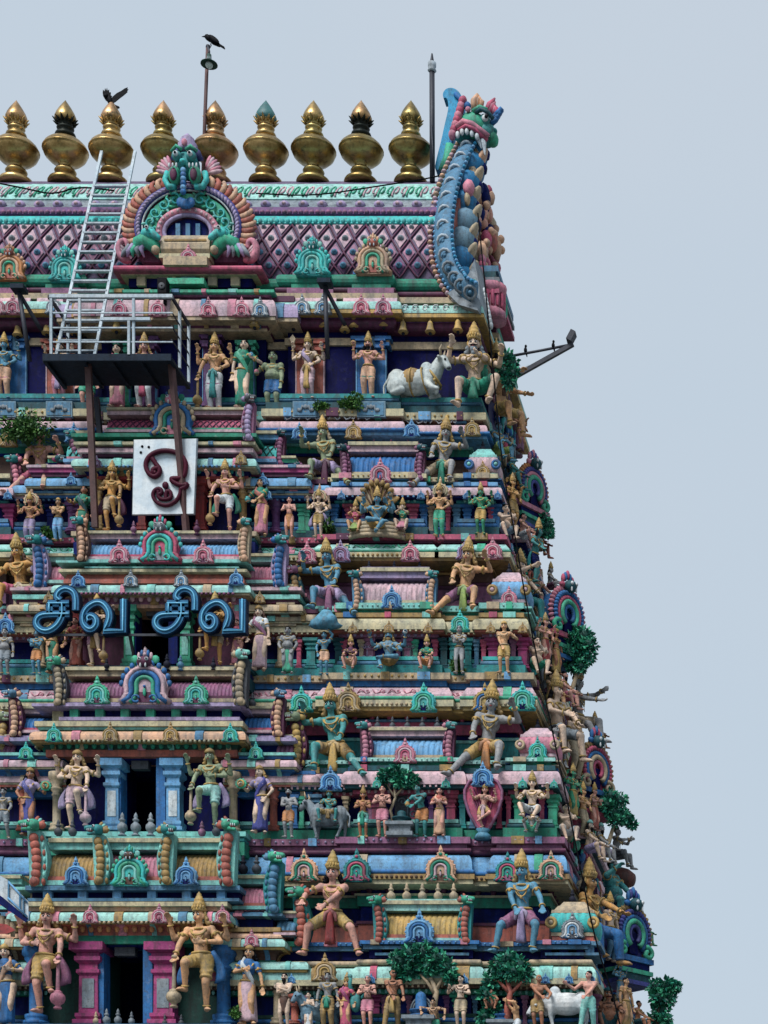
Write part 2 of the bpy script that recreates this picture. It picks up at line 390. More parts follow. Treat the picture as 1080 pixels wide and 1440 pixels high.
    for sg in (-1, 1):
        e.ell(hp(sg * .022, .0515, .004), (.0165 * hk, .007 * hk, .0092 * hk), 'white', 8, HR, 5); e.ell(hp(sg * .022, .0568, .004), (.0082 * hk, .004 * hk, .0085 * hk), 'black', 6, HR, 4)
        e.tube([hp(sg * .008, .057, .018), hp(sg * .022, .057, .024), hp(sg * .038, .046, .017)], .0050 * hk, 5, 'black')
    e.ell(hp(0, .058, -.041), (.016 * hk, .006 * hk, .0075 * hk), 'red', 8, HR, 4)
    if must:
        for sg in (-1, 1): e.tube([hp(0, .062, -.030), hp(sg * .02, .058, -.033), hp(sg * .042, .042, -.024)], .007 * hk, 5, 'black', rs=[.008 * hk, .008 * hk, .003 * hk])
    if beard:
        e.ell(hp(0, .030, -.062), (.040 * hk, .034 * hk, .042 * hk), beard, 10, HR); e.ell(hp(0, .035, -.10), (.026 * hk, .022 * hk, .035 * hk), beard, 8, HR)
    emit(e, 'face')
    # hair
    hb = MB()
    if hair:
        if crown is None or f:
            hb.ell(hp(0, -.016, .030), (.058 * hk, .060 * hk, .056 * hk), hair, 12, HR)
            if f: hb.ell(hp(0, -.075, .012), (.038, .032, .036), hair, 8, HR)
        for sg in (-1, 1):
            if crown is not None or f:
                hb.tube([hp(sg * .045, -.02, .03), hp(sg * .062, -.028, -.02), hp(sg * .075, -.036, -.07), hp(sg * .098, -.045, -.115)], .02, 7, hair, rs=[.018, .026, .026, .013])
                hb.ell(hp(sg * .09, -.03, -.075), (.022, .02, .022), hair, 7); hb.ell(hp(sg * .078, -.02, -.035), (.018, .018, .02), hair, 7)
        if moc: hb.ell(hp(0, -.01, .085), (.035, .035, .032), hair, 8, HR)
    emit(hb, 'hair')
    if crown:
        cr = MB(); cb = hp(0, -.006, .038)
        k = hk * (1.0 if pose in ('giant', 'lunge', 'dvara') else .92)
        if crown.endswith('_low'):
            cr.lathe(cb, [(.058 * k, 0), (.066 * k, .01), (.064 * k, .03), (.05 * k, .05), (.03 * k, .065), (.012 * k, .075)], 14, crown[:-4], ax=hd)
        else:
            cb = cb + hd * .012; cr.lathe(cb, [(.060 * k, -.012), (.069 * k, 0), (.067 * k, .022), (.058 * k, .028), (.060 * k, .05), (.064 * k, .06), (.054 * k, .075), (.048 * k, .1), (.05 * k, .108), (.036 * k, .125), (.030 * k, .142), (.022 * k, .15), (.022 * k, .165), (.010 * k, .178), (.002, .19)], 14, crown, ax=hd)
            for q in range(7):
                a = -PI / 2 + (q - 3) * .42; o = hs * math.cos(a) * .064 * k - hf * math.sin(a) * .064 * k
                cr.ell(cb + o + hd * .028, (.013 * k, .013 * k, .022 * k), crown, 6)
            if halo != 0:
                for sg in (-1, 1): cr.ell(hp(sg * .062, -.01, .01), (.014, .012, .03), crown, 7)
        emit(cr, 'crown')
    if halo:
        hb = MB(); cc = hc + V((0, .09, .07)); R0 = .17
        hb.slab([(cc.x + R0 * (1 + .07 * math.cos(13 * t)) * math.cos(t), cc.z + R0 * (1 + .07 * math.cos(13 * t)) * math.sin(t)) for t in np.linspace(-.9, PI + .9, 60)], cc.y, cc.y + .04, halo, (cc.x, cc.z))
        for rr, m_ in ((.135, 'cream'), (.10, halo)): hb.tube([cc + V((rr * math.cos(t), -.01, rr * math.sin(t))) for t in np.linspace(-.7, PI + .7, 22)], .016, 6, m_)
        hb.ell(cc + V((0, .02, .22)), (.035, .025, .06), halo); hb.ell(cc + V((0, .02, .285)), (.018, .018, .03), halo)
        emit(hb, 'halo')
    # jewellery
    if jewel:
        j = MB(); JM = M(jewel)
        def ring(t, dz, r, kx=1.06, drop=0):
            rx, ry = tr(t); j.tube([pel + up * (t - drop * max(0, -math.sin(a))) + sd * rx * kx * ck * math.cos(a) - fw * ry * (kx + .12 * drop) * ck * math.sin(a) for a in np.linspace(0, 2 * PI, 17)[:-1]], r, 6, JM, True)
        j.tube([neck + up * (-.012 - (.022 if a < 0 or a > PI else 0)) + sd * .052 * math.cos(a) - fw * .052 * math.sin(a) for a in np.linspace(0, 2 * PI, 15)[:-1]], .011, 6, JM, True)
        j.tube([pel + up * (.275 - .065 * math.sin(t)) + sd * .075 * -math.cos(t) + fw * (.045 + .040 * math.sin(t)) for t in np.linspace(0, PI, 11)], .0085, 6, JM)
        if big or f: j.tube([pel + up * (.275 - .12 * math.sin(t)) + sd * .062 * -math.cos(t) + fw * (.045 + .037 * math.sin(t)) for t in np.linspace(0, PI, 11)], .007, 6, JM); j.ell(pel + up * .15 + fw * .085, (.014, .01, .02), JM, 7)
        ring(.045, 0, .013, 1.12)
        if not f: j.tube([pel + up * .275 + sd * -.07 + fw * .055, pel + up * .2 + sd * -.03 + fw * .085, pel + up * .09 + sd * .05 + fw * .07], .004, 5, JM)
        for s in 'LR':
            hip, kn, an, sh, el, wr = J[s]
            j.torus(sh.lerp(el, .45), el - sh, .040 * lk, .0095, JM, 12); j.torus(el.lerp(wr, .88), wr - el, .026 * lk, .008, JM, 10)
            if big: j.ell(sh.lerp(el, .45) + (sh - pel).normalized() * .01 + fw * .04, (.016, .012, .022), JM, 7)
            if not any(g[0] in ('skirt', 'pants') for g in garb): j.torus(kn.lerp(an, .9), an - kn, .033 * lk, .008, JM, 10)
        for s, sh, el, wr in XA: j.torus(el.lerp(wr, .88), wr - el, .026, .008, JM, 10); j.torus(sh.lerp(el, .6), el - sh, .038, .009, JM, 10)
        emit(j, 'jewellery')
    # clothes
    for g in garb:
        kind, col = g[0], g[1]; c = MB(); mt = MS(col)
        if kind in ('shorts', 'pants'):
            c.ell(pel, (.096 * ck, .075 * ck, .066), mt, 12, R3); c.cap(pel - up * .02, pel + up * .035, .085 * ck, .078 * ck, None, 12, .85)
            for s in 'LR':
                hip, kn, an, sh, el, wr = J[s]
                c.cap(hip, hip.lerp(kn, .70 if kind == 'shorts' else 1), .071 * lk, (.056 if kind == 'shorts' else .054) * lk, None, 12)
                if kind == 'shorts': c.torus(hip.lerp(kn, .78), kn - hip, .054 * lk, .012, None, 12)
                else:
                    c.cap(kn, kn.lerp(an, .86), .054 * lk, .042 * lk, None, 12); c.torus(kn.lerp(an, .93), an - kn, .036 * lk, .011, None, 12)
                for t in (.25, .5) + ((.75,) if kind == 'pants' else ()): c.torus(hip.lerp(kn, t), (kn - hip) + V((0, .1, .12)), .0655 * lk, .008, None, 12)
            emit(c, 'loincloth' if kind == 'shorts' else 'trousers', .0115 if big else .014, 1)
        elif kind == 'skirt':
            fm = (J['L'][2] + J['R'][2]) / 2; hem = min(J['L'][2].z, J['R'][2].z) + .012; rings = []
            half = abs(J['R'][2].x - J['L'][2].x) / 2; L_ = g[2] if len(g) > 2 else 1
            n = 44
            for i in range(12):
                t = i / 11; z = (pel.z + .06) * (1 - t) + (pel.z + .06 - (pel.z + .06 - hem) * L_) * t
                kk = (pel.z + .06 - z) / max(.05, pel.z + .06 - hem)
                ctr = (pel + up * .06).lerp(V((fm.x, fm.y, hem)), kk); hipk = math.sin(min(1, t * 3.2) * PI / 2)
                rx = .080 + .024 * hipk + (half + .012 - .05) * max(0, kk - .3) * .9; ry = .062 + .026 * hipk + .004 * t
                ring = []
                for q in range(n):
                    a = 2 * PI * q / n; w = 1 + min(1, t * 2) * (.035 * math.sin(a * 11 + 1.5 * t) + .05 * max(0, -math.sin(a)) ** 4 * math.cos(a * 22))
                    ring.append(V((ctr.x + rx * w * math.cos(a), ctr.y + ry * w * math.sin(a), z + .012 * t * math.sin(a * 5))))
                rings.append(ring)
            c.loft(rings, mt); emit(c, 'skirt')
        elif kind == 'sash':
            Ls = g[2] if len(g) > 2 else .30; a0 = pel + fw * .088 * ck + up * .03; rings = []
            for i in range(7):
                t = i / 6; q = a0 + V((0, -.03 * math.sin(t * 2.2), -Ls * t)); q.z = max(q.z, .015) if pose not in ('lalita', 'padma') else q.z
                w = .026 + .026 * t; rings.append([q + V((w * math.cos(u) * (1 + .12 * math.cos(5 * u)), .016 * math.sin(u) + .010 * math.cos(u * 4) * t, 0)) for u in np.linspace(0, 2 * PI, 15)[:-1]])
            c.loft(rings, mt); c.ell(a0, (.032, .022, .026), mt, 8)
            for sg in (-1, 1): c.tube([a0, a0 + sd * sg * .045 + V((0, -.012, -.03)), a0 + sd * sg * .06 + V((0, -.02, -.11))], .016, 6, mt, rs=[.016, .022, .014])
            emit(c, 'sash')
        elif kind == 'top':
            c.ell(pel + up * .205, (.098 * ck, .073, .082), mt, 12, R3); c.cap(pel + up * .14, pel + up * .27, .072, .08, None, 12)
            c.cap(pel + up * .262 - sd * (sw - .03), pel + up * .262 + sd * (sw - .03), .046, .046)
            for sg in (-1, 1): c.ell(pel + up * .208 + sd * sg * .044 + fw * .058, (.042, .039, .040), None, 8, R3)
            for s in 'LR': c.cap(J[s][3], J[s][3].lerp(J[s][4], .55), .044, .039)
            emit(c, 'blouse', .0125, 1)
        elif kind == 'pallu':
            sg = g[2] if len(g) > 2 else 1; fr, bk = [], []
            ri = []
            for i in range(14):
                t = i / 13; a = -PI / 2 + sg * (1.25 - 2.6 * t); hh = .03 + .275 * t
                row = []
                for w, off in ((-.055, .010), (-.03, .026), (0, .018), (.03, .027), (.055, .010), (.04, -.02), (-.04, -.02)):
                    rx, ry = tr(hh + w * .6); kf = 1.25 if .14 < hh < .25 and f else 1.05
                    row.append(pel + up * (hh + w) + sd * (rx + off) * math.cos(a) * 1.02 - fw * (ry * kf + off) * math.sin(a))
                ri.append(row)
            c.loft(ri, mt); emit(c, 'drape')
        elif kind == 'scarf':   # shawl ends hanging beside the hips
            for sg in (-1, 1):
                q0 = pel + sd * sg * .10 + up * .06; rings = []
                for i in range(8):
                    t = i / 7; q = q0 + V((sg * (.06 * math.sin(t * 2.6) + .05 * t), .02, -.30 * t)); w = .022 + .03 * t
                    rings.append([q + V((w * math.cos(u) * (1 + .1 * math.cos(6 * u)), .018 * math.sin(u) + .012 * t * math.cos(3 * u), .015 * math.cos(u))) for u in np.linspace(0, 2 * PI, 13)[:-1]])
                c.loft(rings, mt)
            emit(c, 'scarf')
    # things in the hands
    for it in hold:
        kind, s, col = it[:3]; o = MB(); mt = M(col)
        g0 = grip[s] if s in grip else xg[int(s)][1]
        if kind == 'mace':
            ft = V((g0.x + (it[3] if len(it) > 3 else 0), g0.y - .02, .0))
            o.cap(g0 + V((0, 0, .01)), ft + V((0, 0, .13)), .017, .021, mt); o.ell(g0 + V((0, 0, .012)), (.03, .03, .022), mt)
            o.lathe(ft, [(.035, 0), (.04, .012), (.024, .03), (.03, .04), (.062, .065), (.074, .10), (.066, .135), (.04, .16), (.044, .168), (.024, .18)], 14, mt); nm = 'mace'
        elif kind == 'flower':
            for q in range(6): o.ell(g0 + V((.018 * math.cos(q * 1.05), -.01, .035 + .018 * math.sin(q * 1.05))), (.017, .012, .017), mt, 6)
            o.cap(g0, g0 + V((0, 0, .03)), .007, .007, mt); nm = 'flower'
        elif kind == 'disc':
            o.lathe(g0 + V((0, -.01, .045)), [(.012, -.012), (.045, -.010), (.052, 0), (.045, .010), (.012, .012)], 14, mt, ax=(0, 1, 0)); nm = 'discus'
        elif kind == 'blade':
            o.slab([(g0.x - .012, g0.z - .02), (g0.x + .012, g0.z - .02), (g0.x + .03, g0.z + .08), (g0.x + .05, g0.z + .13), (g0.x + .0, g0.z + .20), (g0.x - .05, g0.z + .13), (g0.x - .03, g0.z + .08)], g0.y - .02, g0.y + .02, mt); nm = 'axe'
        elif kind == 'fan':
            o.slab([(g0.x + .085 * (1 + .08 * math.cos(11 * t)) * math.cos(t), g0.z + .03 + .075 * (1 + .08 * math.cos(11 * t)) * math.sin(t)) for t in np.linspace(0, 2 * PI, 45)[:-1]], g0.y + .02, g0.y + .05, mt, (g0.x, g0.z + .03, .012))
            o.torus(g0 + V((0, .012, .03)), (0, 1, 0), .045, .014, 'gold', 16); nm = 'fan'
        elif kind == 'staff':
            o.cap(V((g0.x, g0.y, .0)), g0 + V((0, 0, .35)), .012, .012, mt); nm = 'staff'
        elif kind == 'orb': o.ell(g0 + V((0, 0, .03)), (.04, .04, .04), mt); nm = 'orb'
        elif kind == 'pot': o.lathe(g0, [(.02, -.02), (.045, .0), (.05, .03), (.03, .055), (.036, .07)], 12, mt); nm = 'pot'
        emit(o, nm)
    return root
# ---------------------------------------------------------------- the tower
X0, YC = -15.47, 50.8
W = {1: 44.25, 2: 45.4, 3: 46.25, 4: 47.1, 5: 47.85}
CW = {1: 43.75, 2: 44.9, 3: 45.75, 4: 46.6, 5: 47.35}
RX = {1: -5.80, 2: -6.71, 3: -7.53, 4: -8.26, 5: -8.92}
BAY = {1: (525, 665, 765), 2: (510, 640, 727), 3: (490, 612, 690), 4: (484, 592, 654), 5: (408, 462, 498)}
tower = thing('temple_tower', 'tall temple tower stepped in painted storeys, crowded with coloured stucco statues under a barrel roof', 'temple tower', (X0, YC, 0))
TO = (X0, YC, 0)
def tp(mb, name, parent=None):      # a part (or sub-part) of the tower, vertices in world space
    o = mb.build(name, parent or tower, (0, 0, 0), TO)
    if name in ('bead_row', 'dentil_row', 'pendant_row', 'boss_row', 'eave_scroll', 'scroll_frieze', 'lozenge_tile', 'lattice_rib', 'roof_ornament', 'carving', 'gable_carving', 'strap'): o['kind'] = 'stuff'   # tiny repeated relief past counting
    return o
def loop(t):
    w, hw = W[t], RX[t] - X0
    s0, s1, k0 = (PX(p, w) - X0 for p in BAY[t]); p = .18
    fr = [(s0, w), (s0, w - p), (s1, w - p), (s1, w), (k0, w), (k0, w - p), (hw, w - p)]
    if t == 5: fr = [(s0, w), (s0, w - p), (PX(547, w) - X0, w - p), (PX(547, w) - X0, w), (hw, w)]
    sd = [(hw, w + 1.2), (hw - p, w + 1.2), (hw - p, YC - 1.4), (hw + p, YC - 1.4)]
    q = [(1.72, w)] + fr + sd
    q = q + [(x, 2 * YC - y) for x, y in reversed(q)]
    return [(X0 + x, y) for x, y in q + [(-x, y) for x, y in reversed(q)]]
def upath(y, hw, back): return [(X0 - hw, y + back), (X0 - hw, y), (X0 + hw, y), (X0 + hw, y + back)]
def zz(py, D): return PZ(py, D)
def row(mb, path, o, z, r, gap, mat, kind='bead', closed=False, xlim=None):
    n = len(path)
    for i in range(n if closed else n - 1):
        a, b = V(path[i]), V(path[(i + 1) % n]); d = b - a; L = d.length
        if L < gap * 1.5: continue
        d.normalize(); nr = V((d.y, -d.x))
        if nr.y > .5: continue
        k = int(L / gap)
        for j in range(k + 1):
            q = a + d * (L * (j + .5) / (k + 1)) + nr * o
            if q.x < -22.5: continue
            if kind == 'bead': mb.ell((q.x, q.y, z), (r, r, r), mat, 6, None, 4)
            elif kind == 'drop': mb.ell((q.x, q.y, z), (r, r * .6, r * 1.5), mat, 6, None, 4)
            else: mb.box((q.x, q.y, z), (r * 1.2 if abs(nr.y) > .5 else r * 2, r * 2 if abs(nr.y) > .5 else r * 1.2, r * 2), mat)
storeys = {}
# (top, bottom, out, kind, colour, [inner out])
RING = {
 1: dict(wall=('navy2', 1183, 1460), on=[(1392, 1400, .16, 'box', 'green'), (1386, 1392, .26, 'box', 'brown'), (1378, 1386, .36, 'box', 'cream'), (1360, 1379, .35, 'kapota', 'mintlt', .2), (1352, 1360, .2, 'torus', 'sand'), (1338, 1350, .04, 'box', 'navy'), (1330, 1337, .14, 'box', 'steelblue'), (1325, 1330, .2, 'box', 'blue')],
         up=[(1238, 1246, .52, 'box', 'cream'), (1232, 1239, .56, 'box', 'ochre'), (1226, 1232, .50, 'torus', 'blue'), (1203, 1227, .50, 'kapota', 'sky', .36), (1196, 1203, .42, 'torus', 'plum'), (1189, 1196, .36, 'box', 'mauve'), (1180, 1189, .45, 'box', 'mauve')]),
 2: dict(wall=('navy', 960, 1190), on=[(1112, 1120, .14, 'box', 'rose'), (1105, 1112, .28, 'box', 'tealdk'), (1086, 1106, .34, 'kapota', 'pinklt', .22), (1080, 1087, .2, 'box', 'tealdk'), (1074, 1080, .10, 'box', 'green'), (1069, 1074, .2, 'box', 'mintlt')],
         up=[(996, 1003, .50, 'box', 'gold'), (988, 997, .55, 'box', 'cream'), (983, 988, .52, 'torus', 'jade'), (969, 984, .52, 'slope', 'pinklt', .42), (959, 969, .36, 'box', 'blue'), (950, 959, .46, 'box', 'sand')]),
 3: dict(wall=('navy', 765, 958), on=[(893, 900, .14, 'box', 'mauve'), (888, 893, .28, 'box', 'terracotta'), (872, 889, .33, 'kapota', 'cream', .22), (866, 872, .2, 'box', 'ochre'), (860, 866, .1, 'box', 'green'), (852, 860, .2, 'box', 'mint')],
         up=[(787, 793, .50, 'box', 'ochre'), (781, 788, .55, 'box', 'cream'), (778, 782, .52, 'torus', 'green'), (768, 779, .52, 'slope', 'mintlt', .42), (763, 768, .38, 'box', 'plum'), (756, 763, .46, 'box', 'rose')]),
 4: dict(wall=('navy', 588, 764), on=[(705, 712, .14, 'box', 'teal'), (700, 705, .28, 'box', 'navy2'), (688, 701, .33, 'kapota', 'pinklt', .22), (683, 688, .2, 'box', 'sky'), (677, 683, .1, 'box', 'tealdk'), (671, 677, .2, 'box', 'cream')],
         up=[(612, 617, .50, 'box', 'sky'), (607, 612, .55, 'torus', 'blue'), (595, 608, .52, 'kapota', 'pinklt', .4), (590, 595, .40, 'box', 'brown'), (580, 590, .48, 'box', 'cream')]),
}
def tier(t):
    d = RING[t]; lp = loop(t); lp2 = loop(t + 1)
    mb = MB(); c, y0, y1 = d['wall']; w = W[t]
    sweep(mb, lp, [(-.4, zz(d['on'][-1][0], w)), (0, zz(d['on'][-1][0], w)), (0, zz(y1, w)), (-.4, zz(y1, w))], c, False)
    sweep(mb, lp2, [(-.4, zz(y0 - 8, W[t + 1])), (0, zz(y0 - 8, W[t + 1])), (0, zz(d['on'][-1][0], W[t]) - .1), (-.4, zz(d['on'][-1][0], W[t]) - .1)], c, True)
    st = tp(mb, 'storey'); storeys[t] = st
    for part, pth, base in (('on', lp, w), ('up', lp2, W[t + 1])):
        for it in d[part]:
            a, b, o, k, col = it[:5]; mb = MB(); D = base - o; o2 = it[5] if len(it) > 5 else None
            bk = -.95 if part == 'on' and it is d['on'][-1] else -.35
            sweep(mb, pth, prof(k, zz(a, D), zz(b, D), o, o2, bk), col, part == 'up')
            tp(mb, 'eave' if k in ('kapota', 'slope') else 'moulding', st)
    # rows of drops and dentils
    mb = MB(); it = d['up'][1]; D = W[t + 1] - it[2]
    row(mb, lp2, it[2] + .005, zz(it[1] - 3, D), .035, .11, {1: 'brown', 2: 'sand', 3: 'ochre', 4: 'white'}[t], 'bead', True); tp(mb, 'bead_row', st)
    mb = MB(); it = d['on'][1]; D = w - it[2]
    row(mb, lp, it[2] + .01, zz((it[0] + it[1]) / 2, D), .035, .13, {1: 'sand', 2: 'pinklt', 3: 'cream', 4: 'sky'}[t], 'box', False); tp(mb, 'dentil_row', st)
    mb = MB(); it = d['up'][3]; o = (it[2] + (it[5] if len(it) > 5 else it[2])) / 2 + .035; D = W[t + 1] - o; zc = zz((it[0] + it[1]) / 2, D)
    for i in range(len(lp2)):
        p0, p1 = V(lp2[i]), V(lp2[(i + 1) % len(lp2)]); dd = p1 - p0; L = dd.length
        if L < .5: continue
        dd.normalize(); nr = V((dd.y, -dd.x))
        if nr.y > .5: continue
        for j in range(int(L / .34)):
            q = p0 + dd * (.17 + .34 * j) + nr * o; s_ = 1 if j % 2 else -1
            if q.x < -22.3: continue
            h_ = {1: .10, 2: .075, 3: .06, 4: .07}[t]
            mb.tube([V((q.x + dd.x * u, q.y + dd.y * u, zc + v)) for u, v in ((-.15, -h_ * .6 * s_), (-.08, h_ * .6 * s_), (.0, h_ * .2 * s_), (.05, -h_ * .7 * s_), (.12, -h_ * .2 * s_), (.10, h_ * .4 * s_), (.05, h_ * .2 * s_))], .016, 5, {1: 'bluegrey', 2: 'pink', 3: 'jade', 4: 'white'}[t])
    tp(mb, 'eave_scroll', st)
    mb = MB(); it = d['up'][-1]; row(mb, lp2, it[2] + .008, zz((it[0] + it[1]) / 2, W[t + 1] - it[2]), .03, .16, {1: 'lilac', 2: 'gold', 3: 'pinklt', 4: 'gold'}[t], 'bead', True)
    it = d['on'][0]; row(mb, lp, it[2] + .01, zz((it[0] + it[1]) / 2, w - it[2]), .04, .15, {1: 'mint', 2: 'pinklt', 3: 'lilac', 4: 'mint'}[t], 'drop', False)
    it = d['on'][-1]; row(mb, lp, it[2] + .008, zz((it[0] + it[1]) / 2, w - it[2]), .022, .12, {1: 'sky', 2: 'mintlt', 3: 'mintlt', 4: 'gold'}[t], 'bead', False); tp(mb, 'boss_row', st)
    # painted straps clasping the eaves and blocks breaking the ledges
    mb = MB()
    for src, pth, base, gp, cols in ((d['up'][3], lp2, W[t + 1], 1.05, ('sand', 'jade', 'pink', 'steelblue')), (d['on'][3], lp, w, .9, ('blue', 'rose', 'mint', 'ochre')), (d['up'][-1], lp2, W[t + 1], .8, ('plum', 'mint', 'ochre', 'sky')), (d['on'][-1], lp, w, .75, ('pink', 'blue', 'sand', 'jade'))):
        a_, b_, o, k = src[:4]; o2 = src[5] if len(src) > 5 else o; n = 0
        for i in range(len(pth) - 1):
            p0, p1 = V(pth[i]), V(pth[i + 1]); dd = p1 - p0; L = dd.length
            if L < .5: continue
            dd.normalize()
            if -dd.x > .5: continue
            m_ = max(1, int(L / gp))
            for j in range(m_ + 1):
                q = p0 + dd * min(max(.12, L * j / m_), L - .12); n += 1
                if q.x < -22.3: continue
                hw_ = (.09, .14, .07)[n % 3]; sweep(mb, [q - dd * hw_, q + dd * hw_], prof(k, zz(a_, base - o) + .012, zz(b_, base - o) - .012, o + .03, o2 + .03, -.05), cols[n % 4])
    tp(mb, 'strap', st)
    # inset frieze of darker piers below the wall eave of the upper storey
    mb = MB(); D = W[t + 1]
    row(mb, lp2, .06, zz(d['up'][0][1] + 9, D), .07, .42, {1: 'plum', 2: 'rose', 3: 'brown', 4: 'plum'}[t], 'drop', True); tp(mb, 'pendant_row', st)
    # dado and plinth behind the standing figures
    yf = {1: 1450, 2: 1178, 3: 950, 4: 757}[t]; mb = MB()
    sweep(mb, lp, prof('box', zz(yf - 10, w - .2), zz(yf + 3, w - .2), .24), {1: 'greendk', 2: 'green', 3: 'teal', 4: 'tealdk'}[t], False)
    sweep(mb, lp, prof('torus', zz(yf - 17, w - .16), zz(yf - 10, w - .16), .12), {1: 'blue', 2: 'tealdk', 3: 'steelblue', 4: 'blue'}[t], False)
    sweep(mb, lp, prof('box', zz(yf - 22, w - .1), zz(yf - 17, w - .1), .13), {1: 'greendk', 2: 'mint', 3: 'turq', 4: 'steelblue'}[t], False)
    tp(mb, 'plinth', st)
    # coloured dado in the recess where the big figures sit
    yb = d['on'][-1][0]; mb = MB(); D = W[t + 1]
    sweep(mb, lp2, prof('box', zz(yb - 22, D), zz(yb + 2, D), .05), {1: 'terracotta', 2: 'teal', 3: 'mauve', 4: 'brown'}[t], True)
    sweep(mb, lp2, prof('box', zz(yb - 26, D), zz(yb - 22, D), .08), {1: 'plum', 2: 'mint', 3: 'plum', 4: 'navy2'}[t], True)
    yt = d['up'][0][1]
    sweep(mb, lp2, prof('box', zz(yt + 18, D), zz(yt + 32, D), .06), {1: 'green', 2: 'rose', 3: 'brown', 4: 'green'}[t], True)
    sweep(mb, lp2, prof('box', zz(yt + 15, D), zz(yt + 18, D), .11), {1: 'cream', 2: 'steelblue', 3: 'ochre', 4: 'mint'}[t], True)
    tp(mb, 'dado', st)
for t in (1, 2, 3, 4): tier(t)
# plain stone base down to the ground, with the gateway
mb = MB(); lp = loop(1); z1 = zz(1453, 44.3)
sweep(mb, lp, [(-.5, z1), (.5, z1), (.5, z1 - .25), (.3, z1 - .4), (.3, z1 - .8), (.55, z1 - 1.0), (.55, z1 - 1.25), (.25, z1 - 1.5), (.25, 3.0), (.5, 2.8), (.5, 2.4), (.8, 2.2), (.8, 0), (-.5, 0)], 'grey', True)
mb.b2(X0 - 2.0, X0 + 2.0, 43.1, 43.66, 0, 5.6, 'navy'); mb.b2(X0 - 2.5, X0 - 2.0, 43.0, 43.7, 0, 6, 'sand'); mb.b2(X0 + 2.0, X0 + 2.5, 43.0, 43.7, 0, 6, 'sand'); mb.b2(X0 - 2.5, X0 + 2.5, 43.0, 43.7, 5.6, 6.2, 'sand')
tp(mb, 'stone_base')

# ---------------------------------------------------------------- horseshoe ornaments
def horseshoe_mesh(cols, style=0):
    """unit wide, standing on z=0, facing the viewer"""
    o, r1, r2, core = cols; mb = MB(); c = V((0, 0, .40))
    pts = []
    for t in np.linspace(-.62, PI + .62, 54):
        k = .43 * (1 + (.055 * abs(math.sin(t * 6.5)) if style == 0 else .03 * math.cos(14 * t)))
        pts.append((k * math.cos(t), .40 + k * 1.02 * math.sin(t)))
    pts = pts + [(-.44, .10), (-.5, .06), (-.46, 0), (.46, 0), (.5, .06), (.44, .10)]
    mb.slab(pts, -.03, .10, o, (0, .38, .03))
    arc = lambda r, n, y, fl=.10: [V((-(r + fl), y, .03)), V((-(r + fl * .25), y, .12)), V((-r * .97, y, .24))] + [V((r * math.cos(t), y, .40 + r * math.sin(t))) for t in np.linspace(PI + .2, -.2, n)] + [V((r * .97, y, .24)), V((r + fl * .25, y, .12)), V((r + fl, y, .03))]
    mb.tube(arc(.365, 22, -.05, .13), .052, 7, o); mb.tube(arc(.262, 20, -.07, .17), .054, 7, r1); mb.tube(arc(.165, 16, -.06, .13), .045, 7, r2)
    mb.slab([(-.12, .04), (.12, .04), (.13, .40), (.09, .5), (-.09, .5), (-.13, .40)], -.05, .02, core)
    mb.ell((0, -.075, .24), (.035, .03, .09), r2, 7); mb.ell((0, -.08, .36), (.03, .03, .03), r1, 7)
    for sg in (-1, 1):   # curled feet
        mb.tube([V((sg * (.33 + .125 * k * math.cos(t)), -.07, .105 + .105 * k * math.sin(t))) for t, k in zip(np.linspace(2.2, -4.2, 16), np.linspace(1, .25, 16))], .032, 6, o)
        mb.tube([V((sg * (.17 + .07 * math.cos(t)), -.085, .10 + .07 * math.sin(t))) for t in np.linspace(3, -2.5, 10)], .024, 6, r1)
    # finial
    mb.slab([(-.16, .80), (-.10, .88), (-.12, .95), (-.055, .98), (-.06, 1.07), (0, 1.22), (.06, 1.07), (.055, .98), (.12, .95), (.10, .88), (.16, .80), (0, .74)], -.05, .06, o, (0, .92, .02))
    mb.ell((0, -.07, .90), (.06, .04, .06), r1, 8); mb.ell((0, -.06, 1.04), (.04, .035, .05), o, 8)
    if style == 0:
        for t in np.linspace(-.3, PI + .3, 13): mb.ell((.44 * math.cos(t), -.0, .40 + .45 * math.sin(t)), (.045, .05, .045), o, 6, None, 4)
    if style == 2:      # lion mask and flames on the crown
        for t in np.linspace(.1, PI - .1, 11): mb.ell((.47 * math.cos(t), -.01, .40 + .50 * math.sin(t)), (.055, .05, .075), r1, 6, None, 4)
        mb.ell((0, -.09, .87), (.15, .10, .12), core if core != 'navy' else o, 9)
        for sg in (-1, 1): mb.ell((sg * .07, -.17, .91), (.04, .03, .04), 'white', 7); mb.ell((sg * .07, -.2, .91), (.018, .015, .018), 'black', 5); mb.ell((sg * .2, -.03, .95), (.08, .03, .09), r2, 7); mb.ell((sg * .05, -.17, .78), (.02, .02, .05), 'white', 6)
        for q in range(5): mb.ell(((q - 2) * .06, -.04, 1.02 + .05 * (2 - abs(q - 2))), (.035, .04, .08), r1 if q % 2 else o, 6)
    return mb
HS = {}
def horseshoe(px, py, wpx, D, cols, style=0, parent=None, rz=0, name='horseshoe_ornament', sz=.92):
    """px,py = middle of the foot; wpx = width in photo pixels"""
    key = (cols, style)
    loc = P(px, py, D) - V(TO); s = ml(wpx, D)
    par = parent or tower
    if key not in HS:
        o = horseshoe_mesh(cols, style).build(name, par); HS[key] = o.data
    else:
        o = bpy.data.objects.new(name, HS[key]); COL.objects.link(o); o.parent = par
    o.location = loc; o.scale = (s, s, s * sz); o.rotation_euler = (0, 0, rz); return o
K_TEAL = ('turq', 'jade', 'mint', 'navy'); K_TAN = ('sand', 'green', 'cream', 'terracotta'); K_PINK = ('pink', 'pinklt', 'rose', 'plum'); K_MAUVE = ('lilac', 'mauve', 'lilac', 'plum')
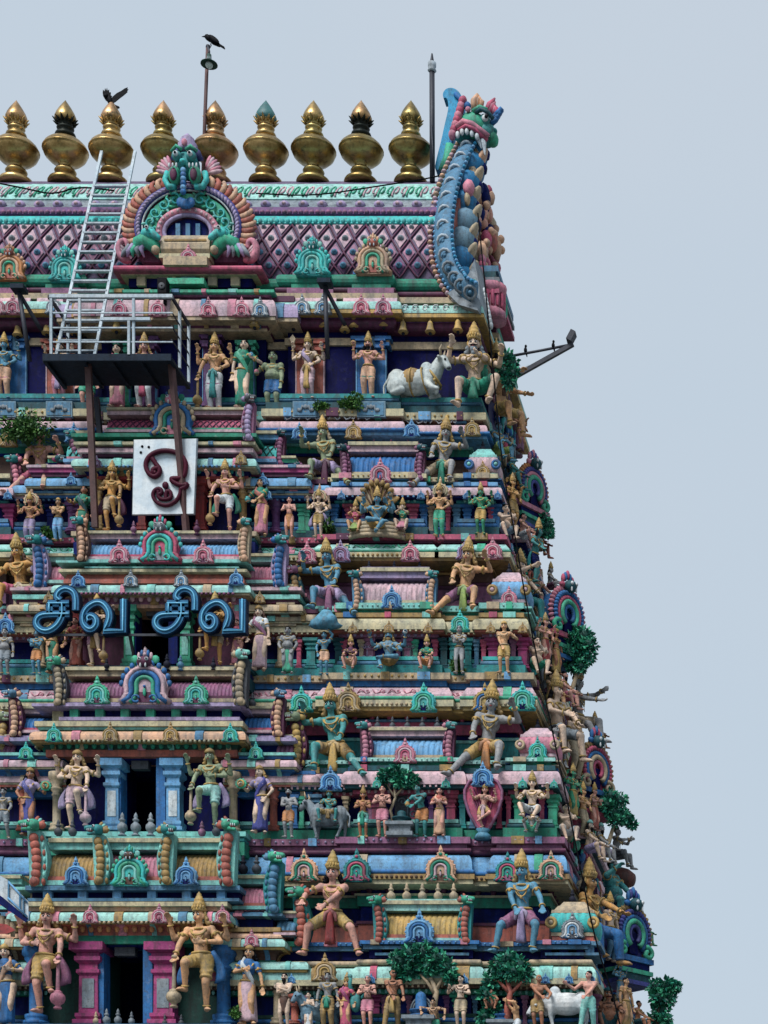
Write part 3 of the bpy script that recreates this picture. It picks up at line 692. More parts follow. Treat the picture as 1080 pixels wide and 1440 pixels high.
K_BLUE = ('sky', 'blue', 'sky', 'navy2'); K_TEALPINK = ('teal', 'rose', 'jade', 'mauve'); K_PINKGREEN = ('peach', 'green', 'pinklt', 'brown'); K_GOLD = ('ochre', 'sand', 'gold', 'brown'); K_GREY = ('grey', 'white', 'sky', 'greydk')
K_GOLDBLUE = ('gold', 'blue', 'sand', 'navy')
st = storeys
for px, py, w, k in ((428, 1240, 42, K_PINKGREEN), (502, 1240, 42, K_TEALPINK), (620, 1240, 46, K_PINKGREEN), (714, 1240, 38, K_TEALPINK), (775, 1238, 38, K_PINKGREEN)): horseshoe(px, py, w, W[2] - .80, k, 0, st[1])
for px, py, w, k in ((424, 1001, 33, K_TEAL), (490, 1001, 37, K_GOLD), (596, 1001, 37, K_TEAL), (682, 1000, 36, K_GOLDBLUE), (735, 999, 37, K_TEAL)): horseshoe(px, py, w, W[3] - .80, k, 0, st[2])
for px, py, w, k in ((432, 792, 28, K_PINK), (479, 790, 28, K_MAUVE), (577, 789, 27, K_PINK), (655, 787, 27, K_MAUVE), (693, 786, 28, K_PINK)): horseshoe(px, py, w, W[4] - .80, k, 0, st[3])
for px, py, w, k in ((421, 618, 22, K_BLUE), (497, 617, 24, K_GOLD), (579, 615, 24, K_BLUE), (664, 613, 24, K_GOLD), (104, 623, 26, K_BLUE), (12, 628, 26, K_GOLD)): horseshoe(px, py, w, W[5] - .80, k, 0, st[4])
# small ones on the lower eaves
for px, w in ((410, 13), (522, 13), (653, 13), (767, 14), (800, 14), (831, 14)): horseshoe(px, 1383, w, W[1] - .62, K_BLUE, 1, st[1])
for px, w, k in ((530, 14, K_TEAL), (627, 14, K_TEAL), (735, 14, K_TEAL), (779, 12, K_TEAL), (470, 15, K_BLUE)): horseshoe(px, 1108, w, W[2] - .6, k, 1, st[2])
for px, w in ((496, 14), (547, 16), (602, 14), (690, 14), (735, 14)): horseshoe(px, 890, w, W[3] - .6, K_GOLD, 1, st[3])
for px, w in ((480, 12), (592, 12), (657, 12), (700, 12), (375, 16), (11, 13)): horseshoe(px, 702, w, W[4] - .58, K_BLUE, 1, st[4])
# taller ones standing between figures
horseshoe(457, 1380, 36, W[1] - .64, K_GOLD, 1, st[1]); horseshoe(465, 1112, 32, W[2] - .64, K_BLUE, 0, st[2]); horseshoe(679, 1106, 32, W[2] - .64, K_BLUE, 0, st[2]); horseshoe(647, 888, 28, W[3] - .62, K_TEAL, 0, st[3]); horseshoe(8, 890, 26, W[3] - .6, K_BLUE, 0, st[3])

# ---------------------------------------------------------------- barrel roofs of the small shrines
def barrel(x0, x1, yt, yb, D, rib, band, foot, parent, gap=7.5, lattice=None, dep=.45):
    mb = MB(); xa, xb = PX(x0, D), PX(x1, D); z1, z0 = PZ(yt, D + dep * .6), PZ(yb, D); h = z1 - z0
    zr0, zr1 = z0 + .17 * h, z0 + .74 * h; n = max(3, int(round((x1 - x0) / gap))); rings = []
    cs = lambda t, k: (D + .02 + dep * (1 - math.cos(t)) - k * math.cos(t), zr0 + (zr1 - zr0) * math.sin(t) * 1.0)
    S = 6 if not lattice else 1
    for i in range(n * S + 1):
        x = xa + (xb - xa) * i / (n * S); k = 0 if lattice else .05 * abs(math.sin(PI * i / S)) ** .6
        rings.append([V((x, *cs(t, k))) for t in np.linspace(-.35, PI * .6, 8)])
    mb.loft(rings, rib, not lattice, False, False)
    if lattice:
        nn = int((x1 - x0) / 9); ts = np.linspace(-.2, PI * .5, 6)
        for i in range(-3, nn + 1):
            for sg in (0, 1):
                pts = []
                for q, t in enumerate(ts):
                    u = i + (q / 5 * 3 if sg == 0 else 3 - q / 5 * 3)
                    if 0 <= u <= nn: pts.append(V((xa + (xb - xa) * u / nn, cs(t, 0)[0] - .01, cs(t, 0)[1])))
                if len(pts) > 1: mb.tube(pts, .014, 4, lattice)
    mb.b2(xa - .03, xb + .03, D + .10, D + dep * 2, zr1 - .01, zr1 + .12 * h, band)
    mb.b2(xa - .02, xb + .02, D + .04, D + dep * 2, zr1 + .12 * h, zr1 + .2 * h, 'cream' if band != 'cream' else 'mint'); mb.b2(xa, xb, D + .16, D + dep * 2, zr1 + .2 * h, z1, band)
    mb.b2(xa, xb, D - .03, D + dep * 2, z0 + .09 * h, zr0 + .01, foot); mb.b2(xa - .03, xb + .03, D - .09, D + dep * 2, z0, z0 + .09 * h, band)
    return tp(mb, 'barrel_roof', parent)
def piers(x0, x1, yt, yb, D, base, pier, gap, parent, dark='navy'):
    """base course: ledge, dark gap with short piers, ledge"""
    mb = MB(); xa, xb = PX(x0, D), PX(x1, D); z1, z0 = PZ(yt, D), PZ(yb, D); h = z1 - z0
    mb.b2(xa - .06, xb + .06, D - .10, D + .8, z1 - .3 * h, z1, base); mb.b2(xa, xb, D + .12, D + .8, z0 + .2 * h, z1 - .3 * h, dark); mb.b2(xa - .03, xb + .03, D - .05, D + .8, z0, z0 + .2 * h, base)
    n = max(2, int((x1 - x0) / gap))
    for i in range(n):
        x = xa + (xb - xa) * (i + .5) / n; mb.b2(x - .09, x + .09, D, D + .3, z0 + .2 * h, z1 - .3 * h, pier)
    return tp(mb, 'pier_frieze', parent)
BR = {}
def bracket(px, yt, yb, D, lobe, plate, headc, parent, side=1, w=1.0):
    """scrolled scaly bracket with a beast's head, at the end of a barrel roof"""
    key = (lobe, plate, headc); H = ml(yb - yt, D)
    if key not in BR:
        mb = MB()
        cx = lambda t: .07 * math.sin(2.6 * t + .5) - .02
        pl = [(cx(t) + .085 + .05 * math.sin(t * PI), t * .80) for t in np.linspace(0, 1, 12)] + [(cx(t) - .10 - .045 * math.sin(t * PI), t * .80) for t in np.linspace(1, 0, 12)]
        mb.slab(pl, -.02, .16, plate, None)
        for i in range(7):
            t = (i + .6) / 7.6; mb.ell((cx(t) - .015, -.05, t * .78), (.075, .06, .075), lobe, 9, Matrix.Rotation(.5, 3, 'Y'))
            mb.ell((cx(t) + .095, .0, t * .78), (.03, .05, .055), plate if i % 2 else lobe, 7)
        mb.tube([V((-.02 + .075 * math.cos(a) * k, -.05, .05 + .065 * k * math.sin(a))) for a, k in zip(np.linspace(1.5, -4.5, 14), np.linspace(1, .3, 14))], .028, 6, lobe)
        # head turned outwards
        mb.ell((.0, -.07, .86), (.10, .11, .085), headc, 10); mb.cap((-.05, -.12, .87), (-.16, -.16, .86), .058, .042, headc, 8); mb.cap((-.04, -.12, .80), (-.13, -.16, .775), .038, .026, headc, 8)
        mb.ell((-.10, -.15, .82), (.05, .035, .022), 'red', 7); mb.ell((-.045, -.165, .895), (.026, .022, .026), 'white', 7); mb.ell((-.052, -.185, .895), (.012, .01, .012), 'black', 5)
        for q in range(3): mb.ell((-.08 - .03 * q, -.185, .835), (.010, .012, .024), 'white', 5)
        for q in range(4): mb.ell((.03 + .035 * q, -.03, .94 - .025 * q), (.032, .03, .065), (lobe, plate)[q % 2], 7, Matrix.Rotation(.5 + .2 * q, 3, 'Y'))
        mb.ell((.11, -.05, .86), (.07, .05, .055), lobe, 8)
        o = mb.build('scroll_bracket', parent); BR[key] = o.data
    else:
        o = bpy.data.objects.new('scroll_bracket', BR[key]); COL.objects.link(o); o.parent = parent
    o.location = P(px, yb, D) - V(TO); s = H / .98; o.scale = (side * s * w, s * w, s); return o
BL = {}
def baluster(px, yb, h, D, col, parent):
    if col not in BL:
        mb = MB(); mb.lathe((0, 0, 0), [(.16, 0), (.18, .04), (.10, .10), (.09, .15), (.17, .22), (.21, .34), (.19, .46), (.10, .55), (.08, .60), (.13, .64), (.13, .69), (.06, .74), (.09, .80), (.06, .90), (.0, 1.0)], 12, col)
        o = mb.build('pot_finial', parent); BL[col] = o.data
    else:
        o = bpy.data.objects.new('pot_finial', BL[col]); COL.objects.link(o); o.parent = parent
    o.location = P(px, yb, D) - V(TO); s = ml(h, D); o.scale = (s, s, s)
def pilaster(px, yt, yb, w, D, col, parent, rnd=False, base=None, panel=None):
    mb = MB(); z1, z0 = PZ(yt, D), PZ(yb, D); h = z1 - z0; r = ml(w, D) / 2; c = (PX(px, D), D + r, z0); n = 14 if rnd else 4
    sh = .80 if rnd else 1.0
    pr = [(r * 1.5, 0), (r * 1.5, .05 * h), (r * 1.15, .06 * h), (r * 1.3, .09 * h), (r * 1.3, .13 * h), (r * sh, .14 * h), (r * sh * .96, .60 * h)]
    if rnd: pr += [(r * 1.0, .62 * h), (r * .7, .66 * h), (r * 1.15, .71 * h), (r * 1.15, .74 * h), (r * .8, .77 * h), (r * 1.3, .84 * h), (r * 1.3, .87 * h), (r * 1.6, .90 * h), (r * 1.6, h)]
    else: pr += [(r * 1.2, .63 * h), (r * 1.2, .67 * h), (r * .95, .68 * h), (r * .95, .74 * h), (r * 1.35, .78 * h), (r * 1.35, .83 * h), (r * 1.15, .84 * h), (r * 1.15, .87 * h), (r * 1.75, .90 * h), (r * 1.75, h)]
    mb.lathe(c, pr, n, col, rnd, square=not rnd)
    if panel: mb.b2(c[0] - r * .62, c[0] + r * .62, D - .012, D + .05, z0 + .2 * h, z0 + .56 * h, panel)
    return tp(mb, 'pillar' if rnd else 'pilaster', parent)
def kuta(x0, x1, yt, yb, D, rib, band, foot, kcols, kw, parent):
    """corner pavilion roof: square ribbed dome"""
    mb = MB(); xa, xb = PX(x0, D), PX(x1, D); hw = (xb - xa) / 2; cx = (xa + xb) / 2; z0, z1 = PZ(yb, D), PZ(yt, D + hw); h = z1 - z0; cy = D + hw
    for w0, w1, a, b_, m_ in ((.98, .98, 0, .07, foot), (.88, .88, .07, .17, foot), (.92, .92, .17, .245, band)):
        mb.b2(cx - hw * w0, cx + hw * w0, cy - hw * w0, cy + hw * w0, z0 + a * h, z0 + b_ * h, m_)
    rings = []
    for w, a in ((.84, .24), (.95, .30), (1.0, .42), (1.0, .54), (.93, .66), (.86, .70)):
        ring = []
        for q in range(4):
            for i in range(24):
                u = -1 + 2 * i / 24; k = 1 + .05 * abs(math.sin(PI * i / 4)); x, y = [(u, -k), (k, u), (-u, k), (-k, -u)][q]; ring.append(V((cx + hw * w * x, cy + hw * w * y, z0 + a * h)))
        rings.append(ring)
    mb.loft(rings, rib)
    for w0, w1, a, b_, m_ in ((.92, .90, .69, .76, band), (.82, .66, .76, .88, band), (.62, .45, .88, 1.0, band)):
        mb.loft([[V((cx + hw * ww * x, cy + hw * ww * y, z0 + zz_ * h)) for x, y in ((-1, -1), (1, -1), (1, 1), (-1, 1))] for ww, zz_ in ((w0, a), (w1, b_))], m_, False)
    for sg in (-1, 1): mb.torus((cx + sg * hw * .90, D - .04, z0 + .45 * h), (0, 1, 0), .10 * h, .045 * h, foot if foot != 'terracotta' else 'gold', 12); mb.ell((cx + sg * hw * .90, D - .05, z0 + .45 * h), (.06 * h, .05, .06 * h), band, 7)
    o = tp(mb, 'dome_roof', parent)
    horseshoe((x0 + x1) / 2, yb - (yb - yt) * .12, kw, D - .06, kcols, 0, parent); baluster((x0 + x1) / 2, yt + 2, (yb - yt) * .45, D + hw, 'basedark', parent); return o
# hara: shrine roofs, brackets, pot finials per storey
SAL = {1: (538, 650, 1266, 1326, 'gold', 'mintlt', 'terracotta'), 2: (519, 627, 1024, 1072, 'sky', 'pinklt', 'sand'), 3: (507, 602, 800, 856, 'pinklt', 'lilac', 'cream'), 4: (490, 586, 624, 675, 'blue', 'pinklt', 'cream')}
BC = {1: ('terracotta', 'teal', 'jade'), 2: ('pink', 'plum', 'skinteal'), 3: ('peach', 'steelblue', 'teal'), 4: ('mauve', 'plum', 'tealdk')}
for t, (x0, x1, yt, yb, rib, band, foot) in SAL.items():
    D = W[t] - .2; s = st[t]
    barrel(x0, x1, yt, yb, D, rib, band, foot, s)
    y2 = RING[t]['on'][-1][0]; h = yb - yt
    ex = {1: 62, 2: 52, 3: 48, 4: 44}[t]
    bracket(x0 - 6, yb - ex - 6, yb + 1, D - .12, *BC[t], s, 1); bracket(x1 + 6, yb - ex - 6, yb + 1, D - .12, *BC[t], s, -1)
    n = {1: 5, 2: 5, 3: 3, 4: 4}[t]; hb = {1: 30, 2: 22, 3: 17, 4: 12}[t]
    for i in range(n): baluster(x0 + 12 + (x1 - x0 - 24) * i / (n - 1), yt + 5, hb, D + .3, {1: 'sand', 2: 'greydk', 3: 'basedark', 4: 'plum'}[t], s)
for (px, py, w, k, t) in ((590, 1327, 44, K_BLUE, 1), (570, 1073, 32, K_PINK, 2), (551, 856, 30, K_BLUE, 3), (535, 679, 32, K_PINK, 4)): horseshoe(px, py, w, W[t] - .38, k, 0, st[t])
for t, a in {1: (772, 838, 1272, 1326, 'turq', 'sand', 'terracotta', K_GREY, 34), 2: (729, 783, 1028, 1072, 'pink', 'pinklt', 'sand', K_TEAL, 28), 3: (690, 742, 810, 856, 'sky', 'pinklt', 'ochre', K_PINK, 24), 4: (658, 700, 636, 677, 'pinklt', 'mint', 'blue', K_GOLD, 22)}.items():
    kuta(*a[:4], W[t] - .22, *a[4:7], a[7], a[8], st[t])
    piers(a[0] - 3, a[1] + 3, a[3] - 1, RING[t]['on'][-1][1] + {1: 14, 2: 4, 3: 4, 4: 3}[t], W[t] - .22, {1: 'steelblue', 2: 'sand', 3: 'mint', 4: 'blue'}[t], {1: 'sky', 2: 'jade', 3: 'green', 4: 'sky'}[t], 20, st[t])
for t in SAL: piers(SAL[t][0] - 8, SAL[t][1] + 8, SAL[t][3], RING[t]['on'][-1][1] + {1: 14, 2: 4, 3: 4, 4: 3}[t], W[t] - .22, {1: 'steelblue', 2: 'mint', 3: 'mintlt', 4: 'sky'}[t], {1: 'sky', 2: 'jade', 3: 'green', 4: 'blue'}[t], 22, st[t])
# brackets framing the first seated figures
for px, yt, yb, t, c, sd in ((422, 1245, 1330, 1, ('terracotta', 'teal', 'jade'), 1), (417, 1000, 1078, 2, ('gold', 'plum', 'skinolive'), 1), (415, 795, 858, 3, ('ochre', 'tealdk', 'mauve'), 1), (420, 650, 682, 4, ('mauve', 'plum', 'tealdk'), 1), (395, 604, 655, 4, ('mauve', 'plum', 'tealdk'), -1),
                             (85, 640, 700, 4, ('magenta', 'plum', 'tealdk'), -1), (22, 640, 700, 4, ('pink', 'plum', 'teal'), 1), (104, 605, 660, 4, ('mauve', 'plum', 'teal'), 1), (52, 795, 865, 3, ('ochre', 'greydk', 'lilac'), -1), (6, 1000, 1075, 2, ('gold', 'plum', 'skinolive'), -1)):
    bracket(px, yt, yb, W[t] - .22, *c, st[t], sd)
# pilasters of the right-hand bay
PIL = [(1, 413, 1398, 1440, 14, 'terracotta', 1), (1, 527, 1398, 1445, 13, 'magenta', 0), (1, 645, 1398, 1445, 14, 'jade', 0), (1, 772, 1398, 1445, 14, 'plum', 1), (1, 834, 1398, 1445, 15, 'plum', 1),
       (2, 413, 1118, 1165, 9, 'blue', 0), (2, 443, 1118, 1165, 12, 'steelblue', 0), (2, 528, 1118, 1165, 12, 'rose', 0), (2, 634, 1118, 1165, 12, 'rose', 0), (2, 729, 1118, 1165, 12, 'jade', 0), (2, 777, 1118, 1165, 12, 'jade', 0), (2, 650, 1118, 1165, 8, 'teal', 0),
       (3, 437, 898, 940, 12, 'teal', 0), (3, 476, 898, 940, 10, 'tealdk', 0), (3, 520, 898, 940, 9, 'mauve', 0), (3, 573, 898, 940, 9, 'mauve', 0), (3, 624, 898, 940, 9, 'tealdk', 0), (3, 637, 898, 940, 9, 'teal', 0), (3, 658, 898, 940, 9, 'teal', 0), (3, 693, 898, 940, 13, 'magenta', 0), (3, 735, 898, 940, 13, 'magenta', 0),
       (4, 424, 710, 750, 9, 'jade', 0), (4, 470, 710, 750, 9, 'blue', 0), (4, 492, 710, 750, 11, 'rose', 0), (4, 581, 710, 750, 11, 'rose', 0), (4, 596, 710, 750, 9, 'blue', 0), (4, 642, 710, 750, 9, 'steelblue', 0), (4, 657, 710, 750, 10, 'blue', 0), (4, 697, 710, 750, 10, 'blue', 0),
       (4, 12, 710, 755, 12, 'magenta', 0), (4, 105, 708, 752, 14, 'violet', 0), (4, 70, 710, 752, 8, 'navy2', 0)]
rq = random.Random(8)
for t, y0, y1, xs in ((1, 1398, 1445, (428, 447, 480, 540, 575, 628, 668, 690, 738, 756)), (2, 1118, 1165, (424, 486, 520, 580, 606, 664, 702, 715, 762)), (3, 898, 940, (420, 484, 508, 560, 584, 612, 670, 680, 722)), (4, 710, 750, (432, 460, 510, 550, 606, 630, 690))):
    for px in xs: PIL.append((t, px, y0 + 2, y1, 6, rq.choice(('steelblue', 'mauve', 'tealdk', 'rose', 'sand', 'violet', 'jade')), 0))
for t, px, yt, yb, w, c, r in PIL: pilaster(px, yt, yb, w, W[t] - .21, c, st[t], bool(r))
# painted panels with scrolls in the niches
def panel(x0, x1, yt, yb, D, col, line, parent):
    mb = MB(); a, b = P(x0, yb, D), P(x1, yt, D); mb.b2(a.x, b.x, D, D + .05, a.z, b.z, col)
    w, h = b.x - a.x, b.z - a.z
    for sg in (-1, 1):
        for k in (.3, .68): mb.tube([V((a.x + w / 2 + sg * w * (.2 + .16 * r * math.cos(t)), D - .012, a.z + h * k + .16 * w * r * math.sin(t))) for t, r in zip(np.linspace(0, 7.5, 18), np.linspace(1, .15, 18))], .016, 5, line)
    mb.tube([V((a.x + w / 2, D - .01, a.z + h * u)) for u in (.05, .5, .95)], .014, 5, line); tp(mb, 'painted_panel', parent)
for a in ((785, 812, 1396, 1440, W[1] - .2, 'green', 'mint'), (506, 527, 897, 938, W[3] - .2, 'plum', 'lilac'), (566, 588, 897, 938, W[3] - .2, 'greydk', 'grey'), (613, 633, 900, 940, W[3] - .02, 'navy', 'steelblue'), (660, 684, 900, 940, W[3] - .02, 'navy', 'steelblue'), (555, 592, 1112, 1160, W[2] - .2, 'greydk', 'grey'), (602, 640, 712, 752, W[4] - .02, 'navy2', 'blue'), (432, 466, 712, 752, W[4] - .02, 'navy2', 'blue')): panel(*a, st[{True: 1}.get(a[2] > 1300, 2 if a[2] > 1050 else 3 if a[2] > 850 else 4)])

rr = random.Random(21)
for t in (1, 2, 3, 4, 5):
    mb = MB(); y0, y1 = {1: (1290, 1440), 2: (1000, 1170), 3: (795, 940), 4: (620, 750), 5: (470, 560)}[t]; yk = {1: 1370, 2: 1095, 3: 880, 4: 695, 5: 400}[t]
    for i in range(95):
        D = rr.uniform(W[t] + .9, YC + 2.2); py = rr.uniform(y0, y1); xb = RX[t] + .12 if py > yk else RX[min(5, t + 1)] + .35 + .3 * rr.random()
        p = V((xb, D, PZ(py, W[t] + 1.5))); s_ = rr.uniform(.07, .17); col = rr.choice(['pink', 'sand', 'turq', 'jade', 'mauve', 'ochre', 'blue', 'cream', 'rose', 'grey', 'teal', 'plum', 'terracotta'])
        if i % 3: mb.ell(p, (s_, s_ * .8, s_ * rr.uniform(.8, 2.0)), col, 7, Matrix.Rotation(rr.uniform(-.7, .7), 3, 'Y') @ Matrix.Rotation(rr.uniform(-.7, .7), 3, 'X'))
        else:
            R0 = s_ * 1.5; a0 = rr.uniform(0, 6); mb.tube([p + V((.05 + .1 * r, R0 * r * math.cos(a), R0 * r * math.sin(a))) for a, r in zip(np.linspace(a0, a0 + 6, 14), np.linspace(1, .2, 14))], .045, 6, col, rs=list(np.linspace(.06, .02, 14)))
    tp(mb, 'carving', st.get(t, tower))
for t in (1, 2, 3, 4):
    y = RING[t]['up'][1][1]; yk = RING[t]['on'][3][1]
    for i, (dd, k) in enumerate(((1.0, K_TAN), (2.3, K_PINK), (3.8, K_TEAL))):
        px = VX + F * (RX[t + 1] + .62) / (W[t + 1] + dd); o = horseshoe(px, y, 34, W[t + 1] + dd, k, 0, st[t], PI / 2 - .3)
        z = PZ(y, W[t + 1] - .6); o.location.z = z
# ---------------------------------------------------------------- central bay
def stack(path, D0, items, parent):
    for it in items:
        a, b, o, k, col = it[:5]; D = D0 - o; mb = MB(); o2 = it[5] if len(it) > 5 else None
        sweep(mb, path, prof(k, zz(a, D), zz(b, D), o, o2, -.6), col)
        tp(mb, 'eave' if k in ('kapota', 'slope') else 'moulding', parent)
        if k in ('kapota', 'cove', 'step') and b - a > 5:
            mb = MB()
            for i in range(len(path) - 1):
                p0, p1 = V(path[i]), V(path[i + 1]); dd = p1 - p0; L = dd.length
                if L < .5: continue
                dd.normalize(); m_ = max(1, int(L / .62))
                for j in range(m_ + 1):
                    q = p0 + dd * min(max(.1, L * j / m_), L - .1); hw_ = (.05, .09)[j % 2]
                    sweep(mb, [q - dd * hw_, q + dd * hw_], prof(k, zz(a, D) + .01, zz(b, D) - .01, o + .028, (o2 if o2 is not None else o) + .028, -.05), ('sand', 'steelblue', 'pink', 'mint', 'ochre')[(j + int(a)) % 5])
            tp(mb, 'strap', parent)
CEN = {
 1: dict(hw=2.02, sill=1440, items=[(1313, 1327, .06, 'box', 'green'), (1299, 1313, .22, 'cove', 'terracotta', .06), (1294, 1299, .3, 'box', 'gold'), (1281, 1295, .34, 'kapota', 'mintlt', .2), (1274, 1281, .16, 'box', 'peach'), (1268, 1274, .24, 'box', 'cream'), (1247, 1251, .26, 'box', 'mint')]),
 2: dict(hw=2.0, sill=1170, items=[(1052, 1064, .08, 'box', 'terracotta'), (1044, 1052, .2, 'cove', 'greendk', .08), (1039, 1044, .3, 'box', 'ochre'), (1026, 1040, .34, 'kapota', 'peach', .2), (1021, 1026, .2, 'box', 'mint'), (1014, 1021, .26, 'box', 'cream'), (989, 993, .3, 'box', 'lilac')]),
 3: dict(hw=1.86, sill=937, items=[(847, 855, .08, 'box', 'peach'), (836, 847, .2, 'cove', 'mauve', .08), (832, 837, .3, 'box', 'sand'), (820, 833, .34, 'kapota', 'mintlt', .2), (804, 820, .14, 'slope', 'terracotta', .06), (800, 804, .22, 'box', 'cream'), (788, 791, .26, 'box', 'mint')]),
 4: dict(hw=1.74, sill=748, items=[(666, 674, .08, 'box', 'red'), (658, 666, .2, 'cove', 'navy2', .08), (654, 658, .3, 'box', 'cream'), (642, 655, .34, 'kapota', 'mintlt', .2), (636, 642, .16, 'box', 'plum'), (630, 636, .24, 'box', 'pinklt'), (625, 630, .2, 'box', 'plum'), (617, 625, .3, 'step', 'cream'), (609, 614, .34, 'box', 'green')]),
}
NXT = {1: (1170, 1246), 2: (937, 990), 3: (748, 790), 4: (576, 610)}
for t, d in CEN.items():
    c, s, hw = CW[t], st[t], d['hw']; up = upath(c, hw, 1.4)
    stack(up, c, d['items'], s)
    ytop = d['items'][-1][0]; mb = MB(); ylin = d['items'][0][1]
    # body above the lintel, back wall of the niches, sill
    sweep(mb, up, [(-.6, zz(ytop, c)), (-.02, zz(ytop, c)), (-.02, zz(ylin, c)), (-.6, zz(ylin, c))], {1: 'sand', 2: 'cream', 3: 'brown', 4: 'plum'}[t])
    dx0, dx1 = PX({1: 146, 2: 170, 3: 191, 4: 205}[t], c + .3), PX({1: 214, 2: 232, 3: 249, 4: 258}[t], c + .3)
    for xa_, xb_ in ((X0 - hw, dx0), (dx1, X0 + hw)): mb.b2(xa_, xb_, c + .34, c + 1.3, zz(ylin, c), zz(d['sill'], c) - .05, {1: 'greendk', 2: 'navy', 3: 'plum', 4: 'navy'}[t])
    tp(mb, 'wall', s)
    mb = MB(); zs = zz(d['sill'], c - .3)
    sweep(mb, up, prof('box', zs, zs - .10, .34, None, -.6), {1: 'steelblue', 2: 'mint', 3: 'tealdk', 4: 'sand'}[t]); sweep(mb, up, prof('torus', zs - .10, zs - .22, .24, None, -.6), {1: 'blue', 2: 'teal', 3: 'navy2', 4: 'tealdk'}[t]); sweep(mb, up, prof('box', zs - .22, zs - .5, .3, None, -.6), {1: 'blue', 2: 'green', 3: 'tealdk', 4: 'navy2'}[t])
    tp(mb, 'sill', s)
    mb = MB(); row(mb, up, .345, zz(d['items'][2][1] - 1, c - .3), .035, .10, {1: 'sand', 2: 'cream', 3: 'mauve', 4: 'sky'}[t]); row(mb, up, .16, zz((d['items'][1][0] + d['items'][1][1]) / 2, c - .15), .06, .19, {1: 'orange', 2: 'green', 3: 'pinklt', 4: 'teal'}[t], 'drop'); tp(mb, 'bead_row', s)
# doorways
DOOR = {1: (146, 214, 1327, 1442, 'blue'), 2: (170, 232, 1066, 1172, 'blue'), 3: (191, 249, 852, 940, 'navy2'), 4: (205, 258, 672, 746, 'navy2')}
for t, (x0, x1, yt, yb, col) in DOOR.items():
    D = CW[t] + .30; a, b = P(x0, yb, D), P(x1, yt, D); mb = MB()
    mb.b2(a.x - .3, b.x + .3, D + 1.8, D + 1.9, a.z - .5, b.z + .3, paint('door_shade', (5, 7, 36), .9, .1, 0)); w = .10  # near-black navy back panel, painted to stand for the shade inside the doorway
    for k in (a.x, b.x): mb.b2(k - w, k + w, D - .28, D + .1, a.z, b.z, col)
    mb.b2(a.x + w, b.x - w, D - .25, D + .1, b.z - .12, b.z, 'navy2'); mb.b2(a.x + .3, b.x - .3, D - .2, D - .03, b.z - .3, b.z - .12, 'greydk')
    tp(mb, 'doorway', st[t])
CP = [(1, 124, 1326, 1440, 27, 'magenta', 0, 'grey'), (1, 229, 1326, 1440, 27, 'magenta', 0, 'grey'), (1, 46, 1330, 1440, 24, 'blue', 1, None), (1, 311, 1330, 1440, 24, 'blue', 1, None),
      (2, 157, 1068, 1168, 19, 'sky', 0, 'white'), (2, 243, 1068, 1168, 19, 'sky', 0, 'white'), (2, 77, 1085, 1168, 14, 'sand', 1, None), (2, 326, 1085, 1168, 14, 'sand', 1, None),
      (3, 181, 852, 938, 14, 'jade', 0, 'mint'), (3, 260, 852, 938, 14, 'jade', 0, 'mint'), (3, 108, 855, 938, 14, 'red', 1, None), (3, 333, 855, 938, 14, 'pink', 1, None),
      (4, 139, 672, 745, 8, 'ochre', 1, None), (4, 340, 672, 745, 13, 'ochre', 1, None), (4, 281, 674, 745, 12, 'red', 0, None), (4, 199, 674, 745, 10, 'red', 0, None)]
for t, px, yt, yb, w, c, r, pn in CP: pilaster(px, yt, yb, w, CW[t] - .04, c, st[t], bool(r), None, pn)
# the big barrel roofs over the doors
for t, x0, x1, yt, yb, rib, gp in ((1, 68, 148, 1180, 1246, 'ochre', 6.2), (1, 148, 236, 1180, 1246, 'pink', 6.2), (1, 236, 316, 1180, 1246, 'ochre', 6.2), (2, 92, 334, 942, 989, 'mauve', 5.4), (3, 124, 338, 752, 789, 'sky', 5.6)):
    barrel(x0, x1, yt, yb, CW[t] - .14, rib, {1: 'mint', 2: 'sand', 3: 'pinklt'}[t], {1: 'terracotta', 2: 'plum', 3: 'rose'}[t], st[t], gp, None, .6)
barrel(150, 348, 578, 610, CW[4] - .14, 'rose', 'pinklt', 'jade', st[4], 7, 'plum', .5)
for t, x0, x1, yt, yb, bs, pr, g in ((1, 42, 335, 1247, 1268, 'steelblue', 'sky', 42), (2, 86, 336, 990, 1014, 'lilac', 'jade', 34), (3, 122, 335, 789, 800, 'mint', 'green', 40)): piers(x0, x1, yt, yb, CW[t] - .16, bs, pr, g, st[t])
for t, px, yt, yb, c, sd in ((1, 50, 1150, 1246, ('terracotta', 'mint', 'jade'), 1), (1, 322, 1150, 1246, ('terracotta', 'mint', 'jade'), -1), (1, 140, 1158, 1244, ('ochre', 'mint', 'teal'), 1), (1, 236, 1158, 1244, ('ochre', 'mint', 'teal'), -1),
                             (2, 82, 922, 992, ('sand', 'greydk', 'jade'), 1), (2, 340, 912, 992, ('sand', 'greydk', 'mint'), -1), (3, 114, 726, 789, ('peach', 'brown', 'teal'), 1), (3, 345, 728, 789, ('peach', 'sand', 'teal'), -1), (4, 351, 555, 620, ('lilac', 'mauve', 'greydk'), -1)):
    bracket(px, yt, yb, CW[t] - .3, *c, st[t], sd, .95)
